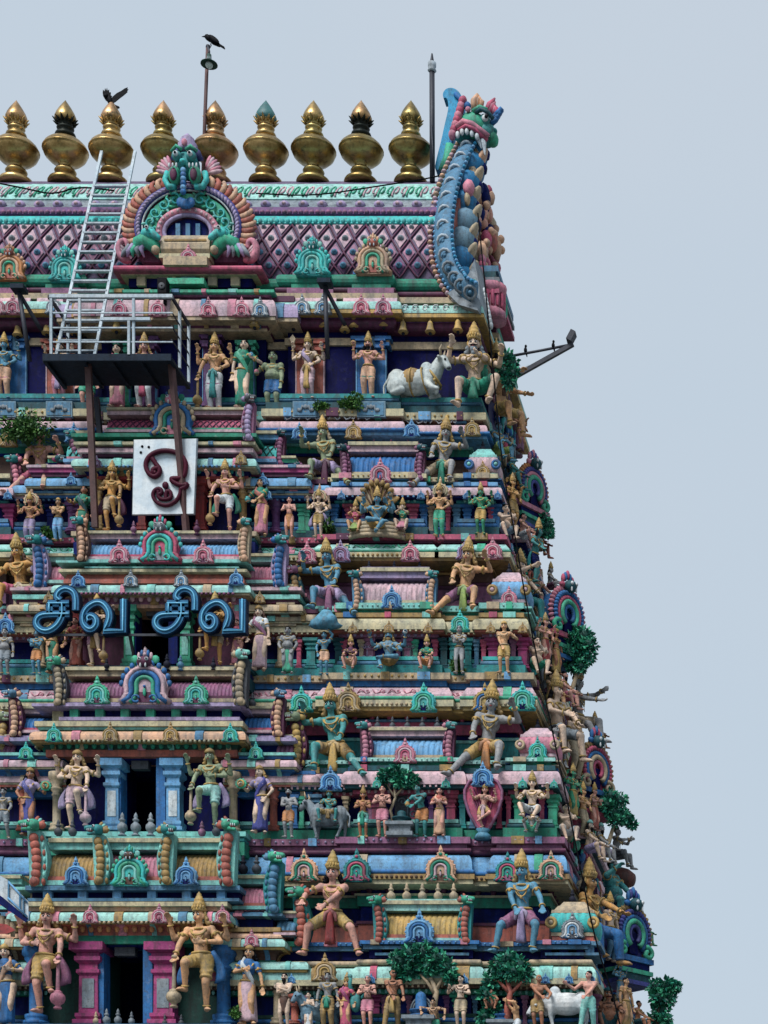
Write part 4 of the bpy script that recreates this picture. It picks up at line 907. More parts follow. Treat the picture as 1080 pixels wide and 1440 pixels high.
for px, py, w, t, k, sty in ((107, 1245, 36, 1, K_BLUE, 1), (183, 1246, 52, 1, ('turq', 'jade', 'mint', 'brown'), 2), (262, 1245, 36, 1, K_BLUE, 1), (137, 990, 36, 2, ('jade', 'mint', 'turq', 'plum'), 0), (205, 991, 72, 2, ('pinklt', 'blue', 'jade', 'plum'), 2), (276, 990, 36, 2, ('jade', 'mint', 'turq', 'plum'), 0),
                             (168, 792, 30, 3, K_PINK, 0), (226, 791, 60, 3, ('rose', 'turq', 'jade', 'grey'), 2), (286, 792, 30, 3, K_PINK, 0), (243, 614, 62, 4, ('blue', 'sand', 'green', 'pink'), 2)): horseshoe(px, py, w, CW[t] - .3, k, sty, st[t])
for px, py, w, t, k in ((127, 1298, 24, 1, K_PINK), (224, 1298, 25, 1, K_PINK), (313, 1298, 24, 1, K_PINK), (76, 1043, 24, 2, K_TEAL), (155, 1043, 25, 2, K_GOLD), (240, 1043, 25, 2, K_GOLD), (324, 1043, 24, 2, K_TEAL),
                        (110, 826, 22, 3, K_BLUE), (184, 825, 22, 3, K_GREY), (255, 825, 22, 3, K_GREY), (332, 823, 22, 3, K_BLUE), (136, 657, 15, 4, K_MAUVE), (339, 653, 18, 4, K_GOLD)): horseshoe(px, py, w, CW[t] - .38, k, 1, st[t])
for px, yb, h, t, c in ((172, 1176, 34, 1, 'grey'), (191, 1176, 34, 1, 'grey'), (212, 1176, 34, 1, 'grey'), (82, 1180, 28, 1, 'greydk'), (102, 1180, 28, 1, 'greydk'), (284, 1180, 26, 1, 'mauve'), (304, 1180, 28, 1, 'greydk'), (135, 1444, 22, 1, 'sand'), (150, 1444, 26, 1, 'grey'), (166, 1444, 26, 1, 'grey'), (185, 1444, 22, 1, 'grey'), (232, 1446, 20, 1, 'greydk'), (255, 1446, 20, 1, 'greydk'),
                        (235, 943, 24, 2, 'basedark'), (254, 943, 22, 2, 'steelblue'), (150, 943, 18, 2, 'basedark'), (300, 942, 18, 2, 'basedark'), (277, 752, 22, 3, 'plum'), (188, 752, 20, 3, 'mauve')): baluster(px, yb, h, (CW[t] - .12) if yb > 1400 else CW[t] + .2 if t == 1 else CW[t] - .1, c, st[t])
# ---------------------------------------------------------------- recessed bays between the centre and the sides
INT = {
 1: dict(hw=3.10, hw2=3.55, D=44.0, roof=(330, 378, 1232, 1280, 'pink', 'mint', 'terracotta'), roof2=(388, 415, 1283, 1316, 'steelblue', 'pinklt', 'brown'), it=[(1358, 1366, .1, 'box', 'sand'), (1348, 1358, .05, 'box', 'green'), (1334, 1348, .22, 'cove', 'brown', .06), (1330, 1335, .3, 'box', 'gold'), (1319, 1331, .34, 'kapota', 'mintlt', .22), (1310, 1319, .24, 'slope', 'peach', .14), (1304, 1310, .2, 'box', 'ochre'), (1281, 1288, .26, 'step', 'steelblue')], pil=(388, 1366, 1440, 13, 'sand')),
 2: dict(hw=3.05, hw2=3.5, D=45.15, roof=(336, 384, 996, 1032, 'blue', 'pinklt', 'rose'), roof2=(388, 412, 1036, 1066, 'mauve', 'jade', 'ochre'), it=[(1098, 1106, .12, 'box', 'terracotta'), (1081, 1096, .24, 'cove', 'blue', .08), (1077, 1081, .3, 'box', 'cream'), (1067, 1078, .33, 'kapota', 'pinklt', .22), (1062, 1067, .2, 'box', 'blue'), (1058, 1062, .26, 'box', 'mint'), (1032, 1042, .28, 'step', 'lilac')], pil=(383, 1106, 1168, 13, 'terracotta')),
 3: dict(hw=2.95, hw2=3.35, D=46.0, roof=(345, 386, 782, 822, 'pink', 'mintlt', 'rose'), roof2=(392, 414, 826, 852, 'jade', 'sand', 'brown'), it=[(872, 880, .12, 'box', 'sand'), (862, 872, .24, 'cove', 'brown', .08), (858, 862, .3, 'box', 'cream'), (848, 859, .33, 'kapota', 'sand', .22), (842, 848, .18, 'box', 'plum'), (836, 842, .24, 'box', 'mint'), (822, 830, .28, 'step', 'pinklt')], pil=(393, 880, 938, 11, 'sand')),
 4: dict(hw=2.9, hw2=3.3, D=46.85, roof=(352, 388, 610, 652, 'turq', 'sky', 'pink'), roof2=(396, 414, 646, 674, 'sand', 'jade', 'green'), it=[(694, 700, .12, 'box', 'blue'), (686, 694, .24, 'cove', 'navy2', .08), (682, 686, .3, 'box', 'cream'), (670, 683, .33, 'kapota', 'sky', .22), (664, 670, .22, 'box', 'plum'), (657, 664, .26, 'box', 'magenta'), (650, 657, .3, 'step', 'pinklt')], pil=(386, 700, 748, 14, 'violet')),
}
def mirx(px, D): return VX + F * (2 * X0 - PX(px, D)) / D
for t, d in INT.items():
    D, s = d['D'], st[t]
    side = lambda y, hw, sg: [(X0 + 1.72, y), (X0 + hw, y), (X0 + hw, y + 1.2)] if sg else [(X0 - hw, y + 1.2), (X0 - hw, y), (X0 - 1.72, y)]
    ytop = d['it'][-1][0]; ylow = d['it'][0][1]; mb = MB()
    for sg in (0, 1): sweep(mb, side(D, d['hw'], sg), [(-.6, zz(ytop, D)), (-.02, zz(ytop, D)), (-.02, zz(ylow, D)), (-.6, zz(ylow, D))], 'navy2')
    tp(mb, 'wall', s)
    for sg in (0, 1): stack(side(D, d['hw'], sg), D, d['it'], s); stack(side(D + .16, d['hw2'], sg), D + .16, [(a + {1: 40, 2: 30, 3: 22, 4: 18}[t] - 8, b + {1: 40, 2: 30, 3: 22, 4: 18}[t] - 8, o, k, c, *r) for a, b, o, k, c, *r in d['it'][1:5]], s)
    for (x0, x1, yt, yb, rib, band, foot), lat in ((d['roof'], 'greendk' if t == 4 else None), (d['roof2'], 'plum' if t == 4 else None)):
        Dr = D - .1 if lat != 'x' else D
        for mirrored in (0, 1):
            a, b = (x0, x1) if not mirrored else (mirx(x1, Dr), mirx(x0, Dr))
            barrel(a, b, yt, yb, Dr, rib, band, foot, s, 6, lat, .5)
    for sg in (0, 1):
        px, yt, yb, w, c = d['pil']; px = px if not sg else mirx(px, D); pilaster(px, yt, yb, w, D - .02, c, s, True)
        x = (d['roof'][0] + d['roof'][1]) / 2
        horseshoe(x if not sg else mirx(x, D - .36), d['it'][4][1] if t != 4 else 682, 22 if t < 3 else 16, D - .36, {1: K_PINK, 2: K_TEAL, 3: K_GOLD, 4: K_BLUE}[t], 1, s)
    bx = d['roof'][1] + 9; y1 = d['roof'][3]; hh = y1 - d['roof'][2]
    if t < 4: bracket(bx, d['roof'][2] - hh * .75, y1 + 4, D - .22, *{1: ('steelblue', 'teal', 'jade'), 2: ('peach', 'plum', 'steelblue'), 3: ('blue', 'lilac', 'teal')}[t], s, -1)
    for i, px in enumerate({1: (342, 361), 2: (338, 355), 3: (366,), 4: ()}[t]): baluster(px, d['roof'][2] + 2, {1: 32, 2: 24, 3: 18}[t], D + .15, ('basedark', 'greydk')[i], s)
    if t < 4: bracket(mirx(bx, D), d['roof'][2] - hh * .75, y1 + 4, D - .22, *{1: ('steelblue', 'teal', 'jade'), 2: ('peach', 'plum', 'steelblue'), 3: ('blue', 'lilac', 'teal')}[t], s, 1)

# ---------------------------------------------------------------- top storey
w5 = W[5]; lp = loop(5); mb = MB()
sweep(mb, lp, [(-.4, zz(412, w5)), (0, zz(412, w5)), (0, zz(600, w5)), (-.4, zz(600, w5))], 'navy', True); s5 = tp(mb, 'storey'); st[5] = s5
def ring5(a, b, o, k, col, o2=None, nm=None):
    mb = MB(); sweep(mb, lp, prof(k, zz(a, w5 - o), zz(b, w5 - o), o, o2), col, True); tp(mb, nm or ('eave' if k in ('kapota', 'slope') else 'moulding'), s5)
ring5(571, 583, .40, 'box', 'tealdk'); ring5(565, 571, .30, 'torus', 'steelblue'); ring5(559, 565, .36, 'box', 'teal')
ring5(481, 491, .06, 'box', 'sand'); ring5(455, 468, .16, 'torus', 'plum'); ring5(447, 455, .22, 'box', 'violet')
ring5(440, 446, .42, 'box', 'gold'); ring5(426, 441, .42, 'kapota', 'mintlt', .28); ring5(418, 426, .3, 'box', 'sand')
ring5(411, 418, .18, 'torus', 'plum'); ring5(393, 411, .10, 'torus', 'green')
mb = MB()      # white scrolls along the eave
for i in range(62):
    x = -22.3 + i * .235
    if x > -8.55: break
    q = V((x, w5 - .40, zz(434, w5 - .4)))
    mb.tube([q + V((.085 * r * math.cos(t), -.02 * r, .085 * r * math.sin(t))) for t, r in zip(np.linspace(.5, 7.5, 12), np.linspace(1, .2, 12))], .018, 5, 'white')
tp(mb, 'scroll_frieze', s5)
P5 = [(436, 478, 566, 40, 'terracotta'), (522, 474, 564, 42, 'blue'), (85, 478, 566, 40, 'terracotta'), (22, 474, 566, 30, 'blue'), (297, 470, 572, 24, 'violet'), (346, 480, 572, 22, 'jade'), (172, 480, 572, 20, 'jade'), (207, 474, 572, 24, 'violet')]
for px, yt, yb, w, c in P5:
    D = w5 - .24 if w > 28 else CW[5] + .1; mb = MB(); z1, z0 = PZ(yt, D), PZ(yb, D); x = PX(px, D); hw_ = ml(w, D) / 2; h = z1 - z0
    mb.b2(x - hw_, x + hw_, D, D + .3, z0, z1 - .2 * h, c)
    for k, (a, b_, g) in enumerate(((.0, .06, 1.05), (.80, .84, .95), (.85, .90, 1.25), (.91, .94, 1.0), (.95, 1.0, 1.35))):
        for sg in (-1, 1): mb.b2(x + sg * hw_ * .28, x + sg * hw_ * g, D - .06 - .05 * (k % 2), D + .3, z0 + a * h, z0 + b_ * h, c)
    mb.b2(x - hw_ * .28, x + hw_ * .28, D - .02, D + .3, z0 + .8 * h, z1, 'greendk' if c != 'blue' else 'steelblue'); mb.b2(x - hw_ * 1.02, x - hw_ * .94, D - .015, D + .1, z0, z0 + .8 * h, 'pinklt' if c == 'terracotta' else 'sky'); mb.b2(x + hw_ * .94, x + hw_ * 1.02, D - .015, D + .1, z0, z0 + .8 * h, 'pinklt' if c == 'terracotta' else 'sky')
    tp(mb, 'pilaster', s5)
for px, w in ((430, 37), (522, 40), (83, 37), (5, 34)):     # carved plaques under the statues
    D = w5 - .68; mb = MB(); a, b = P(px - w / 2, 586, D), P(px + w / 2, 564, D); mb.b2(a.x, b.x, D, D + .2, a.z, b.z, 'bluegrey'); e_ = .035
    mb.b2(a.x + e_, b.x - e_, D - .012, D + .05, a.z + e_, b.z - e_, 'steelblue'); c_ = (a + b) / 2
    for sg in (-1, 1):
        mb.tube([V((c_.x + sg * (.04 + .10 * u), D - .02, c_.z + .07 * math.sin(u * 6))) for u in np.linspace(0, 1, 8)], .022, 6, 'grey'); mb.ell((c_.x + sg * .15, D - .02, c_.z - .03), (.05, .02, .045), 'grey', 7)
    mb.ell((c_.x, D - .02, c_.z + .04), (.05, .03, .055), 'grey', 8); tp(mb, 'plaque', s5)
# little pavilions carrying horseshoes in front of the roof
def pavilion(px, yt, w, c1, c2, c3):
    D = w5 - .25; mb = MB(); x = PX(px, D); g = ml(w, D) / 2
    for a, b, k, cl, dd in ((yt, yt + 5, 1.0, c1, 0), (yt + 5, yt + 10, .86, c1, .06), (yt + 10, 404, .62, c2, .12), (404, 411, 1.05, 'green', -.03), (411, 419, 1.25, 'mauve', -.09)):
        mb.b2(x - g * k, x + g * k, D + dd - .1, D + .9, PZ(b, D), PZ(a, D), cl)
    mb.b2(x - g * .2, x + g * .2, D - .01, D + .1, PZ(403, D), PZ(391, D), c3); tp(mb, 'pavilion', s5)
    mb = MB(); kx = g * 1.45; zt, zb = PZ(419, D), PZ(445, D)
    mb.loft([[V((x - kx, D + .5, z)), V((x - kx, D - o, z)), V((x + kx, D - o, z)), V((x + kx, D + .5, z))] for o, z in ((.12, zt), (.22, zt - .1), (.28, zt - .25), (.30, zb + .08), (.30, zb))], 'pinklt', False); tp(mb, 'eave', s5)
pavilion(439, 386, 52, 'grey', 'sand', 'brown'); pavilion(524, 384, 52, 'blue', 'sky', 'steelblue'); pavilion(90, 392, 44, 'grey', 'sand', 'brown'); pavilion(14, 390, 48, 'blue', 'steelblue', 'navy2')
for px, py, w, k, sty in ((440, 388, 50, ('turq', 'turq', 'mint', 'teal'), 2), (525, 386, 52, ('peach', 'sand', 'jade', 'terracotta'), 2), (92, 396, 46, ('turq', 'turq', 'mint', 'teal'), 2), (14, 394, 46, ('orange', 'peach', 'jade', 'terracotta'), 2)): horseshoe(px, py, w, w5 - .46, k, sty, s5)
for px, k in ((425, K_GREY), (454, K_GREY), (508, K_PINK), (539, K_PINK), (18, K_PINK), (-4, K_PINK), (76, K_GREY), (104, K_GREY)): horseshoe(px, 442, 26, w5 - .62, k, 1, s5)
# ---- central bay of the top storey
c5 = CW[5]; up5 = upath(c5, 1.95, 1.2)
stack(up5, c5, [(458, 466, .08, 'box', 'sand'), (450, 458, .2, 'cove', 'plum', .08), (443, 450, .34, 'box', 'sand'), (417, 444, .36, 'kapota', 'pinklt', .2), (411, 417, .2, 'box', 'mauve'), (403, 411, .3, 'step', 'jade')], s5)
XG = PX(266, c5 - .1); gp = [(XG - 1.42, c5 + 1.2), (XG - 1.42, c5), (XG + 1.42, c5), (XG + 1.42, c5 + 1.2)]
stack(gp, c5, [(386, 404, .0, 'box', 'navy'), (381, 387, .14, 'box', 'sand'), (374, 382, .24, 'torus', 'rose')], s5)
stack(upath(c5 + .12, 2.45, 1.2), c5 + .12, [(446, 452, .3, 'box', 'sand'), (424, 446, .32, 'kapota', 'lilac', .2), (416, 424, .2, 'box', 'plum')], s5)
mb = MB()
for px in (200, 232, 250, 266, 283, 300, 332):
    x = PX(px, c5); wd = .1 if px not in (266,) else .28; mb.b2(x - wd, x + wd, c5 - .08, c5 + .1, PZ(404, c5), PZ(386, c5), 'sand' if px != 266 else 'bluegrey')
for px in (268,): x = PX(px, c5); mb.b2(x - .5, x + .5, c5 - .4, c5 + .2, PZ(386, c5), PZ(374, c5), 'sand'); mb.b2(x - .42, x + .42, c5 - .36, c5 + .2, PZ(411, c5), PZ(403, c5), 'jade')
tp(mb, 'pier_frieze', s5)
mb = MB(); mb.b2(X0 - 1.9, X0 + 1.9, c5 + .3, c5 + 1, PZ(466, c5), PZ(580, c5), 'navy'); tp(mb, 'wall', s5)
for px, k in ((168, K_PINK), (222, K_PINK), (293, K_PINK), (340, K_PINK), (366, K_GREY)): horseshoe(px, 445, 25, c5 - .42, k, 1, s5)
# ---------------------------------------------------------------- barrel vault of the roof
RP = [(a, b + .58) for a, b in [(420, 47.25), (405, 47.22), (393, 47.25), (370, 47.2), (350, 47.28), (333, 47.42), (317, 47.62), (307, 47.8), (297, 48.05), (283, 48.5), (272, 48.95), (264, 49.4), (257, 49.9), (255, 50.2)]]
RPZ = [(PZ(a, d), d) for a, d in RP]
def rD(py): return float(np.interp(-py, [-a for a, d in RP], [d for a, d in RP]))
XL, XR = 2 * X0 + 9.66, -9.66
mb = MB(); full = RPZ + [(z, 2 * YC - d) for z, d in reversed(RPZ[:-1])]
mb.loft([[V((x, d, z)) for z, d in full] for x in (XL, XR)], paint('roof_mauve', (104, 84, 112)), False); roof = tp(mb, 'vault_roof')
def rpt(x, py, off=0.02): d = rD(py); return V((x, d - off, PZ(py, d)))
mb = MB()
nx = 27; dx = (XR - XL) / nx; ylev = [393, 374.5, 356, 336.5, 317]
for i in range(-2, nx + 1):
    for sg in (1, -1):
        pts = []
        for q in np.linspace(0, 4, 13):
            u = i + (q / 2 if sg > 0 else 2 - q / 2)
            if 0 <= u <= nx: pts.append(rpt(XL + dx * u, float(np.interp(q, range(5), ylev)), .025))
        if len(pts) > 1: mb.tube(pts, .024, 5, 'plum')
tp(mb, 'lattice_rib', roof)
mb = MB(); mt = [M('magenta'), M('mauve'), M('pink')]
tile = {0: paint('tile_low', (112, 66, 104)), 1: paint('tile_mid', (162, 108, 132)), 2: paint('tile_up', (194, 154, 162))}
for r in range(0, 9):
    q = r * .5
    for i in range(nx + 1):
        u = i + (.5 if r % 2 == 0 else 0) + (0)
        # diamond centres lie where ribs of both directions are furthest
        if u >= nx: continue
        if r % 2 == 1: continue
    pass
for r in range(5):
    for i in range(nx + 1):
        u = i + (0 if r % 2 else .5)
        if u <= 0.2 or u >= nx - .2 or r in (0,): continue
        py = float(np.interp(r, range(5), ylev)) if r < 4 else 321
        pv = lambda du, dq: rpt(XL + dx * (u + du), float(np.interp(min(4, max(0, r + dq)), range(5), ylev)), .03)
        s_ = .33; cc = rpt(XL + dx * u, py, .055)
        vs = [pv(-s_, 0), pv(0, -s_ * 2), pv(s_, 0), pv(0, s_ * 2 if r < 4 else 0), cc]
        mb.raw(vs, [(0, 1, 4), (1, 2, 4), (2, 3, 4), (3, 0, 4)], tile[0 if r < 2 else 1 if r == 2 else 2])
        n_ = .052 if r < 4 else .04
        mb.lathe(cc + V((0, -.0, 0)), [(n_ * 1.5, -.02), (n_ * 1.5, .012), (n_, .02), (n_ * .9, .05), (n_ * .3, .07)], 8, 'steelblue' if r < 3 else 'grey', ax=(0, -1, .25))
tp(mb, 'lozenge_tile', roof)
def rband(a, b, off, col, nm='roof_band', tor=0):
    mb = MB(); p0, p1 = rpt(0, b, 0), rpt(0, a, 0); n = V((0, -(p1.z - p0.z), p1.y - p0.y)).normalized()
    pr = [p0 - n * .05, p0 + n * off] + ([(p0 + p1) / 2 + n * (off + tor)] if tor else []) + [p1 + n * off, p1 - n * .05]
    mb.loft([[V((x, p.y, p.z)) for p in pr] for x in (XL, XR)], col, False); return mb
tp(rband(307, 317, .05, 'turq', tor=.04), 'roof_band', roof); tp(rband(297, 306, .09, 'violet', tor=.06), 'roof_band', roof); tp(rband(283, 296, .02, 'grey'), 'roof_band', roof); tp(rband(262, 283, .05, 'mintlt', tor=.05), 'roof_band', roof)
mb = MB()
for i in range(90):
    x = XL + (XR - XL) * (i + .5) / 90; mb.ell(rpt(x, 314, .08), (.06, .05, .07), 'turq', 6, None, 4); mb.ell(rpt(x, 303, .14), (.062, .05, .05), 'mauve', 6, None, 4)
for i in range(26): x = XL + (XR - XL) * (i + .5) / 26; mb.ell(rpt(x, 290, .05), (.13, .09, .10), 'lilac', 9); mb.ell(rpt(x, 290, .13), (.05, .04, .04), 'pinklt', 7)
for i in range(34):
    x = XL + (XR - XL) * (i + .5) / 34
    for sg in (-1, 1): mb.tube([rpt(x + sg * (.085 + .075 * r * math.cos(t)), 273 - 8 * r * math.sin(t), .12) for t, r in zip(np.linspace(-1, 5, 12), np.linspace(1, .3, 12))], .022, 5, 'jade' if i % 2 else 'pinklt')
tp(mb, 'roof_ornament', roof)
# ---------------------------------------------------------------- the statues
GC, GR, GW, GS = 'guardian statues flanking the doorways', 'large statues seated between the small shrine roofs', 'statues standing along the storey walls', 'statues crowding the side face of the tower'
def giant(px, py, h, t, skin, garb, label, **k): return fig(px, py, h, k.pop('D', W[t] - .16), k.pop('pose', 'giant'), skin, garb, label, name='seated_statue', group=GR, **k)
def guard(px, py, h, t, skin, garb, label, **k): return fig(px, py, h, CW[t] - .34, k.pop('pose', 'dvara'), skin, garb, label, name='guardian_statue', group=GC, must=0, **k)
def wallf(px, py, h, t, pose, skin, garb, label, **k): return fig(px, py, h, k.pop('D', W[t] - .62), pose, skin, garb, label, group=GW, **k)
def sidef(px, py, h, D, pose, skin, garb, label, **k):
    if pose == 'giant': k['ov'] = dict(dict(FR=(.20, -.14, .03), FL=(-.12, -.12, .03), HR=(.12, -.14, .40)), **(k.get('ov') or {}))
    return fig(px, py, h, D, pose, skin, garb, label, group=GS, rz=k.pop('rz', 1.25), **k)
# big seated and lunging figures of the recesses
giant(466, 1346, 141, 1, 'skinpink', [('shorts', 'gold'), ('sash', 'red', .34)], 'big pink statue in gold shorts and dark red sash left of the gold ribbed roof', pose='lunge', ov=dict(hy=-.1))
giant(734, 1344, 141, 1, 'skinblue', [('shorts', 'mauve'), ('sash', 'lilac', .34)], 'big blue statue in mauve shorts with a gold collar, beside the turquoise ribbed dome roof', pose='lunge', mir=1, hair='ochre', ov=dict(HL=(-.02, -.2, .36), EL=(-1, -.4, 0), HR=(.24, -.16, .42), hy=-.2, FL=(-.25, -.1, .035), FR=(.12, -.12, .035)))
giant(462, 1094, 140, 2, 'skinteal', [('shorts', 'ochre'), ('sash', 'gold')], 'big teal statue in ochre shorts raising one hand, left of the blue ribbed roof', hair='ochre', ov=dict(hy=-.1))
giant(690, 1094, 145, 2, 'skingrey', [('shorts', 'gold'), ('sash', 'orange')], 'big grey statue with gold crown, collar and armlets, right of the blue ribbed roof', mir=1, hair='ochre', ov=dict(hy=.05))
giant(457, 868, 118, 3, 'skinblue', [('shorts', 'lilac'), ('sash', 'mauve')], 'big grey-blue statue in lilac shorts above a stucco boulder', hair='ochre', ov=dict(hy=-.1))
giant(657, 868, 120, 3, 'skintan', [('shorts', 'mauve'), ('sash', 'lime')], 'big tan statue in mauve shorts with a lime green sash', mir=1, hair='ochre', ov=dict(hy=-.25))
giant(452, 686, 108, 4, 'skinolive', [('shorts', 'lilac'), ('sash', 'plum')], 'big olive green statue in lilac shorts, holding up a blue ornament', hair='sand', ov=dict(hy=-.2))
giant(626, 688, 110, 4, 'skingrey', [('shorts', 'sand'), ('sash', 'green')], 'big grey-brown statue with blond curls and a green sash over cream shorts', mir=1, hair='gold', ov=dict(hy=.2))
giant(58, 700, 112, 4, 'skinpink', [('shorts', 'rose'), ('sash', 'green')], 'big pink statue in red shorts half hidden under the ledge bush', mir=1, crown=None, ov=dict(lean=(.03, -.08), pel=(-.05, .1, .38)))
giant(20, 865, 122, 3, 'skingold', [('shorts', 'rose'), ('sash', 'sand')], 'big golden brown statue at the left edge with a mace between its knees', hair='brown', ov=dict(HL=(-.20, -.1, .36), HR=(.26, -.1, .58), hy=-.1))
giant(665, 583, 138, 5, 'skinpale', [('shorts', 'green'), ('sash', 'jade', .2)], 'grey bearded statue with a tall gold crown crouching at the top corner', D=W[5] - .60, beard='grey', must=1, mir=1, hair='grey', ov=dict(pel=(0, .1, .34), lean=(.0, -.08), HL=(.0, -.2, .46), EL=(-1, -.2, -.6), HR=(.10, -.22, .50), ER=(1, 0, -.7), FL=(-.12, -.16, .035), FR=(.16, -.06, .12), KR=(1, -.6, .8), X=(('L', (-.22, -.04, .68)), ('R', (.30, -.06, .60)))))
# doorway guardians
guard(279, 1423, 143, 1, 'skintan', [('shorts', 'gold'), ('scarf', 'blue')], 'tan guardian with a fluttering blue scarf, right of the lowest doorway', mir=0, hair='ochre', hold=[('mace', 'L', 'sand')], ov=dict(hy=-.35))
guard(68, 1425, 143, 1, 'skinpink', [('shorts', 'gold'), ('scarf', 'mauve')], 'pink guardian with a mauve scarf and pink mace, left of the lowest doorway', mir=1, hair='ochre', hold=[('mace', 'R', 'pink')], ov=dict(hy=.1))
guard(294, 1166, 108, 2, 'skinolive', [('shorts', 'mintlt'), ('scarf', 'lilac')], 'pale green guardian with a lilac scarf, right of the blue pillared doorway', hair='ochre', crown='ochre_low', moc=1, hold=[('mace', 'L', 'sand')], ov=dict(hy=-.1))
guard(110, 1168, 108, 2, 'skinpale', [('shorts', 'pinklt'), ('scarf', 'lilac')], 'ivory guardian with a gold collar, left of the blue pillared doorway', mir=1, hair='ochre', crown='ochre_low', moc=1, hold=[('mace', 'R', 'pinklt')])
guard(302, 935, 88, 3, 'skingold', [('shorts', 'sand'), ('sash', 'ochre')], 'golden guardian half hidden behind the last letter of the blue sign', hair='ochre', hold=[('mace', 'L', 'ochre')])
guard(137, 938, 88, 3, 'skinpale', [('shorts', 'mauve'), ('sash', 'ochre')], 'pale guardian in mauve shorts behind the first word of the blue sign', mir=1, hair='ochre', hold=[('mace', 'R', 'ochre')])
guard(316, 746, 86, 4, 'skinpink', [('shorts', 'white'), ('scarf', 'green')], 'pink guardian in white shorts with a gold mace, right of the white board', hair='ochre', hold=[('mace', 'L', 'ochre')], ov=dict(hy=-.3))
guard(159, 748, 86, 4, 'skingold', [('shorts', 'sand'), ('scarf', 'plum')], 'golden guardian with a gold mace, left of the white board', mir=1, hair='ochre', hold=[('mace', 'R', 'ochre')], ov=dict(hy=.3))
# attendants beside the guardians
DW = {t: INT[t]['D'] - .34 for t in INT}
wallf(350, 1442, 108, 1, 'hips', 'skintan', [('skirt', 'pinklt'), ('top', 'blue'), ('pallu', 'white')], 'woman statue in a pale pink sari with blue sleeves beside a blue column', D=DW[1], sex='f', crown='ochre_low', mir=1, ov=dict(HL=(-.02, -.15, .70), EL=(-1, -.2, -.8), HR=(.20, -.05, .45), ER=(1, .3, 0)))
wallf(8, 1445, 112, 1, 'hips', 'skinpale', [('skirt', 'blue'), ('top', 'blue'), ('pallu', 'peach', -1)], 'woman statue in a deep blue sari at the lower left edge', D=DW[1], sex='f', crown='gold_low', ov=dict(HR=(.13, -.15, .70), ER=(1, -.2, -.8)))
wallf(366, 1173, 92, 2, 'hips', 'skinpale', [('skirt', 'blueviolet'), ('top', 'lilac'), ('pallu', 'blueviolet', -1)], 'woman statue in a violet sari holding a green fan, right of the blue pillared doorway', D=DW[2], sex='f', crown='ochre_low', hair='ochre', hold=[('fan', 'L', 'jade')], ov=dict(HL=(-.25, -.1, .70), EL=(-1, 0, -.9), hy=-.4))
wallf(42, 1176, 92, 2, 'hips', 'skinbrown', [('skirt', 'blueviolet'), ('top', 'lilac'), ('pallu', 'blueviolet')], 'woman statue in a violet sari holding a green fan, left of the blue pillared doorway', D=DW[2], sex='f', mir=1, crown='ochre_low', hold=[('fan', 'R', 'jade')], ov=dict(HR=(.27, -.1, .70), ER=(1, 0, -.9), hy=.2))
wallf(365, 944, 88, 3, 'hips', 'skinpale', [('skirt', 'pinklt'), ('top', 'white'), ('pallu', 'mauve')], 'woman statue in a white and mauve sari right of the blue sign', D=DW[3], sex='f', crown='ochre_low', hair='brown', ov=dict(HR=(.17, -.04, .46), ER=(1, .3, 0)))
wallf(76, 948, 80, 3, 'hips', 'skintan', [('skirt', 'green'), ('top', 'lime'), ('pallu', 'ochre')], 'woman statue in a green sari under the first letter of the blue sign', D=DW[3] , sex='f', mir=1, crown='gold_low')
wallf(367, 755, 80, 4, 'hips', 'skintan', [('skirt', 'pink'), ('top', 'green'), ('pallu', 'terracotta')], 'woman statue in a pink sari with green blouse holding out a bowl', D=DW[4], sex='f', crown=None, hold=[('pot', 'L', 'turq')], ov=dict(HL=(-.19, -.14, .58), HR=(-.04, -.17, .57), ER=(1, -.1, -.5)))
wallf(118, 765, 80, 4, 'hips', 'skinbrown', [('skirt', 'green'), ('top', 'green'), ('pallu', 'tealdk')], 'woman statue in a dark green sari raising one arm beside the rusty strut', D=DW[4], sex='f', mir=1, crown=None, ov=dict(HL=(-.24, -.05, .74), EL=(-1, 0, -.5)))
# top storey
D5, DC5 = W[5] - .44, CW[5] - .2
wallf(302, 577, 94, 5, 'raise4', 'skintan', [('pants', 'white'), ('shorts', 'mauve'), ('sash', 'teal', .42)], 'crowned tan statue with mauve waistcloth leaning on a gold mace', D=DC5, hair='ochre', hold=[('mace', 'L', 'ochre')], ov=dict(HL=(-.22, -.06, .50), EL=(-1, .2, 0)))
wallf(343, 576, 96, 5, 'hips', 'skinpale', [('skirt', 'green'), ('top', 'green'), ('pallu', 'jade')], 'woman statue wrapped in a bright green sari, hand raised', D=DC5, sex='f', crown=None, mir=1, hold=[('flower', 'R', 'skinblue')], ov=dict(HL=(-.17, -.03, .46), EL=(-1, .3, 0), HR=(.17, -.1, .70), ER=(1, -.2, -.8)))
wallf(384, 582, 84, 5, 'stand', 'skinolive', [('shorts', 'blue')], 'plump olive dwarf statue in tight blue shorts holding a bud', crown=None, fat=1, hk=1.28, D=D5, hold=[('orb', 'L', 'pink')], ov=dict(HL=(-.24, -.12, .62), HR=(.15, -.06, .48), ER=(1, .3, 0)))
wallf(433, 563, 82, 5, 'raise4', 'skinpale', [('pants', 'pinklt'), ('sash', 'gold', .4), ('pallu', 'lilac')], 'four armed statue in a lilac cloth on the red pilaster right of the dwarf', D=D5, hair='brown', hold=[('blade', '0', 'sand'), ('flower', '1', 'blue')])
wallf(518, 562, 82, 5, 'raise4', 'skinpink', [('pants', 'peach'), ('shorts', 'green')], 'moustached statue in a green loincloth on the blue pilaster', D=D5, must=1, beard='black', hold=[('disc', '0', 'ochre'), ('flower', '1', 'sky')], ov=dict(HR=(.14, -.14, .64)))
